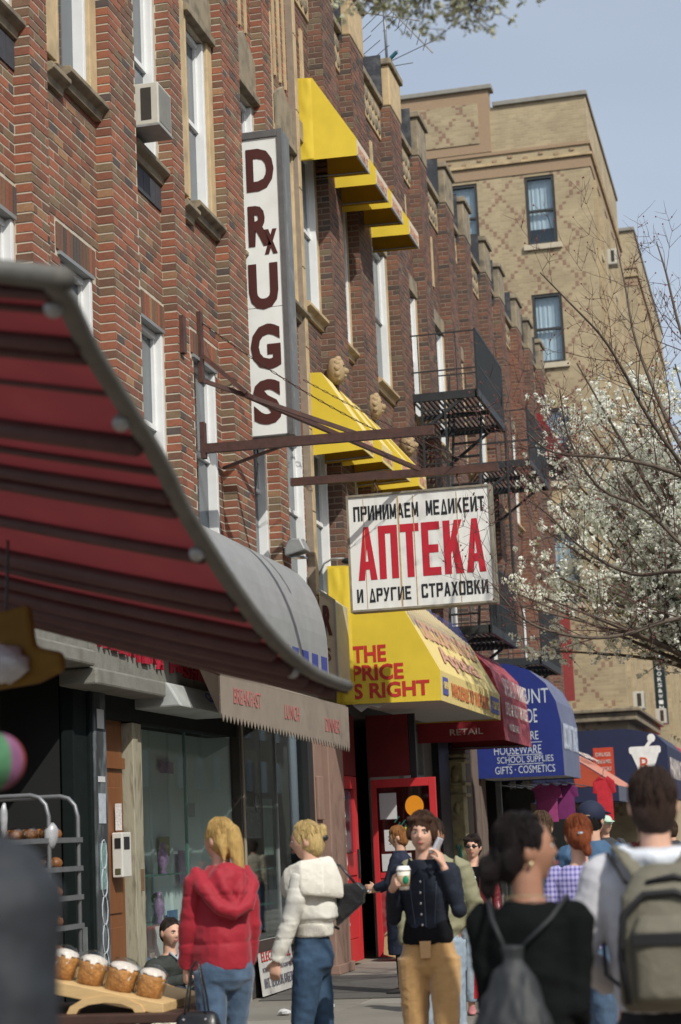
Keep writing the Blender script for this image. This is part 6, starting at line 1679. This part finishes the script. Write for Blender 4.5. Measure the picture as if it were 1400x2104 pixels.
cc = P_ @ Vector((-.088,-.278,1.36)); cx, cy, cz = cc
make('cup_body', G().rings([(cx,cy,cz,.030,.030),(cx,cy,cz+.115,.041,.041)], 24), M('paper_cup', (.68,.64,.55), .5, .03), cpx, smooth=True)
make('sleeve', G().rings([(cx,cy,cz+.02,.0325,.0325),(cx,cy,cz+.085,.0395,.0395)], 24), M('tan_sleeve', (.42,.30,.19), .7, .05), cpx, smooth=True)
make('lid', G().rings([(cx,cy,cz+.113,.044,.044),(cx,cy,cz+.123,.044,.044),(cx,cy,cz+.126,.039,.039),(cx,cy,cz+.14,.036,.036),(cx,cy,cz+.142,.02,.02)], 24), M('white_lid', (.78,.78,.76), .35, .03), cpx, smooth=True)
make('green_print', G().sph((cx+.018,cy-.034,cz+.06), (.020,.008,.026), 12, 8), M('green_cup_print', (.01,.20,.10), .5), cpx, smooth=True)
cph = thing('mobile_phone', 'small silver mobile phone held to the ear of the woman in tan trousers', 'phone', (3.82,11.5,1.6))
pc = P_ @ Vector((.098,-.075,1.615))
make('phone_body', G().box(-.012,.012,-.022,.022,-.045,.045).xf(Matrix.Translation(pc) @ Matrix.Rotation(.5, 4, 'Y') @ Matrix.Rotation(-.5, 4, 'Z')), M('silver_phone', (.6,.62,.68), .3, metal=.4), cph, bevel=.006)
make('phone_end', G().sph(tuple(pc+Vector((-.035,-.03,-.035))), (.018,.014,.016), 10, 8), M('white_lid'), cph, smooth=True)
# --- 4 olive jacket man
A4 = [[(.275,.03,1.16),(.285,-.04,.90),(.02,-.1,-1),(-1,0,0),(0,-1,0),.5], DOWN(-1)]
L4 = [[(.10,0,.9),(.11,-.08,.5),(.12,-.10,.075)], [(-.10,0,.9),(-.10,.03,.5),(-.09,.12,.085)]]
t, hm = person('man in a pale olive bomber jacket walking behind the woman on the phone', (3.44,13.6,0), R(6), 1.80, A4, L4, SK2, female=False, face=True)
ol = M('olive_poplin', (.24,.235,.145), .7, .1, 6, .15, 160)
top_garment(t, 'jacket', [(0,.01,.96,.16,.13),(0,.01,.99,.165,.135),(0,.01,1.03,.195,.155),(0,.005,1.2,.20,.15),(0,0,1.36,.21,.145),(0,.005,1.45,.205,.12),(0,.01,1.51,.13,.1),(0,.012,1.55,.085,.085)], A4, ol, [.085,.082,.078,.072,.072,.05], folds(.009,6,10,7,ripple=.0015), .010)
trousers(t, TR, L4, jean_l, [.11,.108,.095,.075,.075,.078], folds(.006,8,12,9))
hair(t, hm, CAPH, hairmat('hair_brown', (.05,.03,.02)))
rbag = thing('shopping_bag', 'red paper bag carried low by the man in the olive jacket', 'bag', (3.75,13.5,.6))
make('body', G().prism([(3.70,13.46,.55),(3.88,13.46,.55),(3.86,13.46,.84),(3.72,13.46,.84)], (0,.06,0)), M('red_paper', (.5,.02,.03), .6), rbag, bevel=.004)
# --- 5 dark coat person at the door
A5 = [[(.19,-.10,1.20),(.12,-.26,1.15),(0,-1,.1),(-1,0,0),(0,0,1)], [(-.19,-.10,1.2),(-.12,-.26,1.12),(0,-1,0),(1,0,0),(0,0,1)]]
t, hm = person('reddish haired person in a long navy coat facing the red glass door', (1.68,20.9,0), R(-88), 1.80, A5, STAND, head=(0,R(12),0), vox=.011)
nv_ = M('navy_wool', (.014,.020,.042), .85, .2, 6, .2, 160)
top_garment(t, 'coat', [(0,.03,.42,.22,.20),(0,.02,.7,.20,.19),(0,.02,.95,.19,.18),(0,.03,1.15,.18,.165),(0,.03,1.33,.19,.155),(0,.02,1.44,.19,.125),(0,.01,1.5,.12,.09),(0,.012,1.54,.08,.08)], A5, nv_, [.08,.078,.07,.062,.058,.05], folds(.008,5,8,2), .011)
trousers(t, TR, STAND, bsh, [.09,.09,.08,.07,.07,.07], folds(.005,8,12,1), .012)
hair(t, hm, CAPH+[((0,.0,.065),(.085,.085,.07))], hairmat('hair_auburn', (.26,.11,.035)), strands(.010,40))
# --- 6 sunglasses woman
t, hm = person('woman in sunglasses, maroon leather jacket, pale jeans and pink trainers', (2.95,18.27,0), R(10), 1.665, [DOWN(1), DOWN(-1)], [[(.09,0,.9),(.10,-.05,.5),(.11,-.06,.075),(0,-1,0),M('pink_trainer', (.42,.17,.17), .6)], [(-.09,0,.9),(-.095,.02,.5),(-.10,.08,.08),(0,-1,0),M('pink_trainer')]], head=(R(-12),0,0), vox=.0075)
mj = M('maroon_leather', (.15,.018,.024), .38, .2, 8, .15, 60, spec=.6)
top_garment(t, 'jacket', [(0,.01,.99,.165,.13),(0,.01,1.06,.16,.125),(0,.005,1.14,.155,.12),(0,0,1.3,.175,.13),(0,.005,1.42,.19,.115),(0,.02,1.49,.12,.075),(0,.03,1.53,.07,.06)], [DOWN(1), DOWN(-1)], mj, [.07,.068,.062,.056,.054,.05], folds(.006,8,12,2), .009)
make('t_shirt', G().prism([(-.055,-.118,1.49),(.055,-.118,1.49),(.05,-.14,1.36),(.02,-.14,1.25),(-.02,-.14,1.25),(-.05,-.14,1.36)], (0,-.006,0)), bsh, t, bevel=.003)
for s in (1, -1): make('lapel', G().prism([(s*.05,-.10,1.51),(s*.10,-.09,1.50),(s*.11,-.145,1.36),(s*.03,-.155,1.24),(s*.045,-.145,1.36)], (0,-.01,0)), mj, t, bevel=.003)
make('pendant', G().sph((0,-.15,1.38),(.014,.006,.018),8,6), paper, t)
trousers(t, TR, [[(.09,0,.9),(.10,-.05,.5),(.11,-.06,.075)],[(-.09,0,.9),(-.095,.02,.5),(-.10,.08,.08)]], jean_l, [.095,.093,.082,.068,.068,.072], folds(.006,8,12,3), .010, end=.88)
hair(t, hm, [((0,.012,.03),(.088,.100,.112)),((0,.045,-.01),(.084,.075,.10)),((-.045,-.06,.085),(.05,.03,.026)),((.05,-.05,.08),(.04,.03,.03))], hairmat('hair_black_brown', (.022,.014,.012)), strands(.006,45,3))
sg = G()
for s in (1, -1): sg.sph((s*.031,-.096,.010),(.026,.006,.016),12,8).tube([(s*.056,-.085,.014),(s*.080,-.02,.014),(s*.082,.02,.012)],.003,5)
sg.tube([(-.01,-.108,.014),(.01,-.108,.014)],.0025,5); make('sunglasses', sg.xf(hm), M('dark_lens', (.008,.008,.01), .08, spec=.9), t, smooth=True)
# --- 7 black sweatshirt woman
A7 = [[(.135,.03,1.17),(.12,-.14,.99),(0,-.3,-1),(-1,0,0),(0,-1,0)], [(-.135,.03,1.17),(-.11,-.16,1.0),(0,-.5,-1),(1,0,0),(0,-1,0)]]
t, hm = person('dark haired woman in a black sweatshirt with a dark drawstring backpack', (5.115,6.36,0), R(176), 1.73, A7, STAND, SK2, head=(R(-62),R(-2),0), vox=.0075)
bsw = M('black_sweatshirt', (.006,.0075,.0075), .95, .3, 6, .2, 160, spec=.1)
top_garment(t, 'sweatshirt', [(0,.01,.92,.165,.13),(0,.01,1.0,.17,.14),(0,.01,1.2,.165,.14),(0,.005,1.34,.18,.135),(0,.01,1.44,.185,.115),(0,.01,1.495,.13,.09),(0,.012,1.515,.09,.07)], A7, bsw, [.075,.076,.072,.066,.06,.052], folds(.012,5,8,2), .009)
trousers(t, TR, STAND, M('black_trousers', (.015,.015,.018), .8), [.10,.10,.09,.07,.07,.07], folds(.006,8,12,2), .012)
hair(t, hm, [((0,.02,.03),(.088,.100,.108)),((0,.055,-.01),(.080,.07,.10)),((.02,.13,-.06),(.055,.045,.055)),((.03,.14,-.11),(.035,.03,.045))], hairmat('hair_near_black', (.010,.006,.006)), strands(.008,40))
make('earring', G().sph(tuple(hm @ Vector((-.083,.012,-.045))), .010, 8, 6), M('gold_earring', (.6,.5,.3), .3, metal=.7), t, smooth=True)
dbg = M('charcoal_nylon', (.020,.023,.026), .6, .25, 6, .1, 80)
fuse('backpack', G().rings([(.03,.20,.82,.13,.06),(.03,.23,.88,.165,.095),(.03,.24,1.0,.165,.10),(.03,.23,1.14,.13,.085),(.03,.20,1.27,.08,.05),(.03,.18,1.33,.04,.03),(.03,.18,1.38,.05,.035)], 24), .009, dbg, t, folds(.012,14,4,6))
for s in (1, -1): make('strap', G().tube([(.03+s*.02,.18,1.36),(s*.10,.14,1.46),(s*.14,.03,1.53),(s*.13,-.10,1.46)], .008, 6), dbg, t, smooth=True)
make('necklace', G().tube([(.08*math.cos(a), .02+.075*math.sin(a), 1.525+.01*math.sin(a)) for a in [i*.4 for i in range(-2,10)]], .003, 5), M('gold_earring'), t)
# --- 8 purple check woman
A8 = [DOWN(1), DOWN(-1)]
t, hm = person('red haired woman from behind in a violet and white checked top', (4.70,11.68,0), R(182), 1.755, A8, STAND, head=(R(8),R(2),0), vox=.010, face=False)
chk = bpy.data.materials.new('violet_check'); chk.use_nodes = True
nt_k = chk.node_tree; Nn = nt_k.nodes; Ln = nt_k.links; tcn = Nn.new('ShaderNodeTexCoord'); spn = Nn.new('ShaderNodeSeparateXYZ'); Ln.new(tcn.outputs['Object'], spn.inputs[0])
def _band(sock, per, wd):
    a = Nn.new('ShaderNodeMath'); a.operation = 'PINGPONG'; a.inputs[1].default_value = per; Ln.new(sock, a.inputs[0])
    b_ = Nn.new('ShaderNodeMath'); b_.operation = 'LESS_THAN'; b_.inputs[1].default_value = wd; Ln.new(a.outputs[0], b_.inputs[0]); return b_.outputs[0]
ad = Nn.new('ShaderNodeMath'); ad.operation = 'ADD'; Ln.new(_band(spn.outputs['X'], .0135, .0058), ad.inputs[0]); Ln.new(_band(spn.outputs['Z'], .0165, .0075), ad.inputs[1])
rmp = Nn.new('ShaderNodeValToRGB'); rmp.color_ramp.elements[0].color = (.42,.40,.68,1); rmp.color_ramp.elements[1].color = (.10,.09,.30,1); rmp.color_ramp.elements[1].position = 1
dv = Nn.new('ShaderNodeMath'); dv.operation = 'MULTIPLY'; dv.inputs[1].default_value = .5; Ln.new(ad.outputs[0], dv.inputs[0]); Ln.new(dv.outputs[0], rmp.inputs[0]); Ln.new(rmp.outputs[0], Nn['Principled BSDF'].inputs['Base Color']); Nn['Principled BSDF'].inputs['Roughness'].default_value = .8
top_garment(t, 'top', [(0,.01,1.0,.165,.13),(0,.01,1.1,.16,.125),(0,.0,1.3,.18,.13),(0,.005,1.43,.195,.115),(0,.01,1.49,.14,.09),(0,.012,1.51,.10,.08)], A8, chk, [.07,.068,.064,.06,.056,.05], folds(.006,7,11,2), .010)
trousers(t, TR, STAND, jean, [.105,.104,.092,.072,.072,.078], folds(.008,8,12,2))
hair(t, hm, [((0,.015,.028),(.088,.102,.112)),((0,.06,-.0),(.078,.07,.09)),((-.02,.12,-.03),(.045,.035,.06)),((-.04,.115,-.09),(.03,.028,.045))], hairmat('hair_copper', (.22,.055,.018)), strands(.007,60))
make('hair_clip', G().sph(tuple(hm @ Vector((-.005,.135,.012))), (.022,.012,.012), 8, 6), M('bright_chrome'), t)
# --- 9 cap man
t, hm = person('man in a navy baseball cap and blue denim shirt seen from behind', (4.62,13.3,0), R(170), 1.86, [DOWN(1), DOWN(-1)], STAND, head=(R(-10),0,0), female=False, face=False)
top_garment(t, 'shirt', JR[:1]+[(0,.01,.95,.19,.15),(0,.01,1.15,.19,.15)]+[(0,.0,1.3,.215,.15),(0,.005,1.43,.225,.13),(0,.01,1.50,.14,.10),(0,.012,1.55,.08,.08)], [DOWN(1), DOWN(-1)], M('blue_denim_shirt', (.05,.11,.20), .8, .2, 6, .2, 160), [.085,.082,.075,.068,.064,.055], folds(.008,6,10,2))
trousers(t, TR, STAND, jean, [.11,.108,.095,.075,.075,.078], folds(.008,8,12,2), .012)
hair(t, hm, [((0,.02,.01),(.085,.096,.100))], hairmat('hair_black', (.015,.012,.01)))
make('cap', G().sph((0,.012,.040),(.095,.108,.092),20,12).prism([(-.07,-.06,.05),(.07,-.06,.05),(.055,-.18,.035),(-.055,-.18,.035)],(0,0,.01)).xf(hm), M('navy_cap', (.012,.018,.045), .8), t, smooth=True)
make('cap_strap', G().tube([hm @ Vector(v) for v in ((-.04,.113,.03),(0,.122,.032),(.04,.113,.03))], .004, 5), M('tan_sleeve', (.42,.30,.19)), t)
# --- 10 backpack man
A10 = [[(.285,.03,1.19),(.20,-.18,1.08),(-.3,-1,.1),(-1,0,0),(0,0,1)], [(-.285,.03,1.19),(-.20,-.18,1.08),(.3,-1,.1),(1,0,0),(0,0,1)]]
t, hm = person('short haired man in a grey long sleeved shirt wearing an olive backpack', (5.50,6.96,0), R(182), 1.875, A10, STAND, female=False, face=False, vox=.0085, head=(R(2),0,0))
gsh = M('heather_grey_cloth', (.50,.50,.53), .85, .08, 8, .2, 200)
top_garment(t, 'shirt', [(0,.01,1.0,.17,.13),(0,.01,1.05,.175,.14),(0,.0,1.2,.185,.145),(0,.0,1.34,.20,.15),(0,.005,1.44,.215,.125),(0,.01,1.50,.15,.095),(0,.015,1.545,.085,.08)], A10, gsh, [.08,.080,.072,.062,.058,.05], folds(.007,6,10,3), .009)
fuse('collar', G().tube([(.10,-.04,1.53),(.12,.05,1.525),(.07,.115,1.51),(0,.135,1.505),(-.07,.115,1.51),(-.12,.05,1.525),(-.10,-.04,1.53)], .03, 10).sph((0,.10,1.48),(.10,.05,.05),12,8), .009, M('white_hood', (.62,.66,.72), .85), t, folds(.005,10,10,1))
trousers(t, TR, STAND, M('black_trousers'), [.11,.11,.095,.08,.08,.08], folds(.006,8,12,2), .012)
hair(t, hm, [((0,.012,.025),(.084,.103,.112)),((0,.04,-.015),(.080,.07,.095))], hairmat('hair_cropped_brown', (.040,.022,.016)), strands(.003,70))
olv = M('olive_backpack_nylon', (.145,.135,.10), .7, .12, 8, .25, 160); bks = M('black_webbing', (.012,.012,.014), .6)
fuse('backpack', G().rings([(-.03,.23,1.02,.15,.08),(-.03,.235,1.05,.17,.10),(-.03,.235,1.25,.17,.11),(-.03,.22,1.38,.15,.095),(-.03,.19,1.46,.11,.06),(-.03,.17,1.49,.06,.03)], 24, 3), .009, olv, t, folds(.004,8,8,2))
fuse('backpack_pocket', G().rings([(-.04,.33,1.05,.11,.03),(-.04,.335,1.07,.125,.045),(-.04,.335,1.28,.125,.045),(-.04,.32,1.33,.10,.03)], 24, 3), .009, olv, t, folds(.003,8,8,5))
make('band', G().box(-.165,.085,.378,.386,1.235,1.275), bks, t, bevel=.003)
make('zip', G().tube([(.11,.33,1.05),(.125,.335,1.2),(.11,.335,1.33),(.04,.32,1.395),(-.06,.32,1.40),(-.16,.32,1.36)], .012, 8), bks, t, smooth=True)
make('zip', G().tube([(.03,.27,1.43),(-.06,.275,1.45),(-.12,.26,1.43)], .010, 8), bks, t, smooth=True)
for s in (1, -1):
    fuse('shoulder_strap', G().tube([(s*.06-.01,.19,1.44),(s*.10,.12,1.52),(s*.125,.02,1.545),(s*.125,-.09,1.47),(s*.13,-.13,1.33)], [(.034,.014)]*5, 10), .008, olv, t, folds(.002,9,9,s))
    make('strap_edge', G().tube([(s*.10,.19,1.43),(s*.145,.12,1.505),(s*.165,.02,1.525)], .008, 6), bks, t, smooth=True)
    make('lower_strap', G().tube([(s*.135,.25,1.10),(s*.19,.13,1.13),(s*.20,.0,1.22),(s*.15,-.13,1.32)], .007, 6), bks, t, smooth=True)
# --- 11 sitting man and dog
T11 = [(0,.02,.13,.17,.13),(0,.05,.21,.16,.12),(0,.04,.35,.15,.11),(0,-.03,.53,.17,.12),(0,-.09,.64,.175,.10),(0,-.11,.69,.11,.075),(0,-.125,.735,.055,.058)]
sl_, sr_ = Vector((.17,-.10,.64)), Vector((-.17,-.10,.64))
def p11(**k):
    A = [[(.22,-.30,.50),(.08,-.50,.58),(-.5,-.7,-.3),(0,0,-1),(0,-1,.3),.5], [(-.20,-.30,.50),(-.04,-.48,.55),(.5,-.7,-.5),(0,0,-1),(0,-1,.3),.5]]
    return A
A11 = p11()
L11 = [[(.10,-.02,.16),(.13,-.40,.46),(.12,-.44,.075)], [(-.10,-.02,.16),(-.12,-.38,.45),(-.10,-.50,.075)]]
_l = limbs
def limbs(side, arm, sh=None):
    if sh is None and SIT: sh = sl_ if side == 'L' else sr_
    return _l(side, arm, sh)
SIT = True
t, hm = person('cropped haired man in a dark jacket sitting low against the shop door', (.43,16.35,0), R(56), 1.88, A11, L11, SK, head=(R(-6),R(4),R(4)), torso=T11, vox=.0075, female=False)
top_garment(t, 'jacket', [(0,.03,.16,.175,.15),(0,.05,.23,.18,.15),(0,.04,.35,.18,.145),(0,-.03,.51,.19,.15),(0,-.09,.63,.20,.125),(0,-.11,.69,.13,.10),(0,-.12,.725,.08,.08)], A11, M('dark_green_grey_jacket', (.035,.042,.038), .8, .25, 7, .2, 120), [.075,.072,.066,.058,.056,.05], folds(.009,7,9,3), .009)
trousers(t, [(0,.03,.08,.15,.12),(0,.03,.16,.165,.13),(0,.03,.26,.15,.12)], L11, M('navy_trousers', (.02,.025,.045), .8, .2), [.09,.10,.085,.07,.065,.065], folds(.006,8,10,2), .010)
hair(t, hm, [((0,.014,.028),(.080,.098,.106)),((0,.04,-.0),(.078,.07,.09))], hairmat('hair_shaved_dark', (.030,.022,.018)), strands(.001,70))
make('shirt_collar', G().tube([(.05,-.19,.75),(.0,-.22,.69),(-.05,-.19,.75)], .014, 6), M('pale_shirt', (.35,.40,.45), .8), t, smooth=True)
SIT = False
stp = thing('step', 'low dark stone doorstep under the sitting man', 'step', (.3, 16.6, 0))
make('slab', G().box(.03,.62,16.05,17.1,0,.10), conc, stp, bevel=.01)
dgp = thing('dog', 'small brown and white dog sitting by the knees of the man on the doorstep', 'dog', (.93, 14.9, 0), rz=R(25)); dgp.scale = (1.18, 1.18, 1.18)
br_f = M('brown_white_fur', (.30,.17,.08), .9, .35, 14, .5, 60, dirt=.0); wf = M('white_fur', (.62,.58,.50), .9, .12, 20, .5, 80)
g = G().rings([(0,.06,.03,.10,.12),(0,.07,.10,.12,.14),(0,.05,.20,.10,.11),(0,.0,.30,.075,.08),(0,-.02,.36,.06,.065)], 18)
for s in (1, -1):
    g.tube([(s*.05,-.04,.26),(s*.055,-.07,.14),(s*.055,-.075,.03),(s*.055,-.10,.015)], [.04,.028,.024,.026], 10)
    g.tube([(s*.09,.10,.13),(s*.11,.0,.12),(s*.11,.05,.03),(s*.11,-.06,.02)], [.05,.05,.03,.024], 10)
g.tube([(0,.17,.05),(0,.24,.06),(.05,.28,.10)], [.025,.02,.012], 8)
g.tube([(0,-.01,.34),(0,-.05,.42)], [.06,.055], 10); g.sph((0,-.07,.45),(.07,.075,.065),16,12); g.sph((0,-.145,.425),(.035,.055,.03),12,8)
fuse('body', g, .008, wf, dgp, lambda p: .006*noise.noise(p*40))
g = G().sph((0,-.055,.468),(.073,.075,.056),16,12)
for s in (1, -1): g.sph((s*.066,-.035,.455),(.022,.038,.05),10,8)
fuse('brown_mask', g, .007, br_f, dgp, lambda p: .006*noise.noise(p*40))
make('nose', G().sph((0,-.198,.43),(.014,.012,.011),8,6), blk, dgp, smooth=True)
for s in (1, -1): make('eye', G().sph((s*.028,-.128,.468),.009,8,6), EYD, dgp, smooth=True)
ls = thing('dog_lead', 'violet plastic dog lead handle in the hand of the sitting man', 'lead', (.95, 16.1, .5))
make('case', G().rings([(.93,16.12,.44,.03,.05),(.93,16.12,.47,.045,.07),(.93,16.12,.56,.045,.07),(.93,16.12,.60,.03,.05)], 14, 3), M('violet_plastic', (.13,.07,.42), .4), ls, smooth=True)
make('cord', G().tube([(.94,16.1,.45),(1.0,16.0,.38),(1.1,15.9,.40)], .005, 5), blk, ls)
# --- 12 left foreground, 13.. others
t, hm = person('blurred figure in a charcoal jacket cut off at the left edge of the foreground', (4.515,3.05,0), R(160), 2.0, [DOWN(1), DOWN(-1)], STAND, female=False, face=False, vox=.012)
top_garment(t, 'jacket', [(0,.01,.85,.22,.18),(0,.01,1.0,.22,.18),(0,.01,1.2,.22,.18),(0,.0,1.36,.23,.16),(0,.005,1.46,.235,.135),(0,.01,1.53,.15,.1),(0,.012,1.56,.09,.09)], [DOWN(1), DOWN(-1)], M('charcoal_jacket', (.018,.022,.028), .7, .3, 5, .2, 60), [.095,.095,.09,.082,.078,.06], folds(.014,5,8,2), .012)
trousers(t, TR, STAND, M('black_trousers'), [.11,.11,.095,.08,.08,.08], None, .014)
hair(t, hm, CAPH, hairmat('hair_brown', (.05,.03,.02)))
def simple(label, loc, rz, H, topc, botc, hairm, skin=SK, female=False, cap=None, face=False):
    t, hm = person(label, loc, rz, H, [DOWN(1), DOWN(-1)], STAND, skin, vox=.013, female=female, face=face)
    top_garment(t, 'jacket', JR, [DOWN(1), DOWN(-1)], topc, [.08,.078,.07,.062,.058,.05], folds(.008,6,10,len(label)), .013)
    trousers(t, TR, STAND, botc, [.105,.104,.092,.072,.07,.07], None, .014)
    hair(t, hm, CAPH, hairm, vox=.010)
    if cap: make('cap', G().sph((0,.005,.045),(.094,.108,.085),16,10).prism([(-.07,-.06,.05),(.07,-.06,.05),(.05,-.17,.035),(-.05,-.17,.035)],(0,0,.01)).xf(hm), cap, t, smooth=True)
    return t
tanj = M('tan_jacket', (.40,.34,.26), .8)
hb_ = hairmat('hair_brown', (.05,.03,.02)); hlb = hairmat('hair_light_brown', (.10,.06,.035))
simple('person in a tan jacket cut off at the right edge behind the backpack', (5.47,12.6,0), R(185), 1.82, tanj, jean, hlb)
simple('brown haired person mostly hidden behind the head of the black sweatshirt woman', (4.10,14.6,0), R(180), 1.82, M('grey_green_jacket', (.08,.09,.08), .8), jean_d, hlb)
simple('distant person in a dark jacket and pale green cap beyond the cap man', (3.62,24.5,0), R(30), 1.84, M('dark_grey_jacket', (.04,.042,.05), .8), jean_d, hb_, cap=M('pale_green_cap', (.45,.60,.50), .7))
simple('distant dark dressed person between the checked top and the grey shirt', (4.35,26,0), R(200), 1.74, M('dark_grey_jacket'), jean_d, hb_)
simple('distant person in a dull red jacket far along the pavement', (3.6,31,0), R(180), 1.72, M('dull_red_jacket', (.20,.05,.045), .8), jean, hlb)
simple('distant person in black standing under the blue awning', (2.6,33,0), R(10), 1.76, M('black_shirt'), jean_d, hb_, face=True)
simple('distant person in a beige top far down near the mortar sign', (4.3,36,0), R(180), 1.75, tanj, jean, hb_)
flush_fuse()
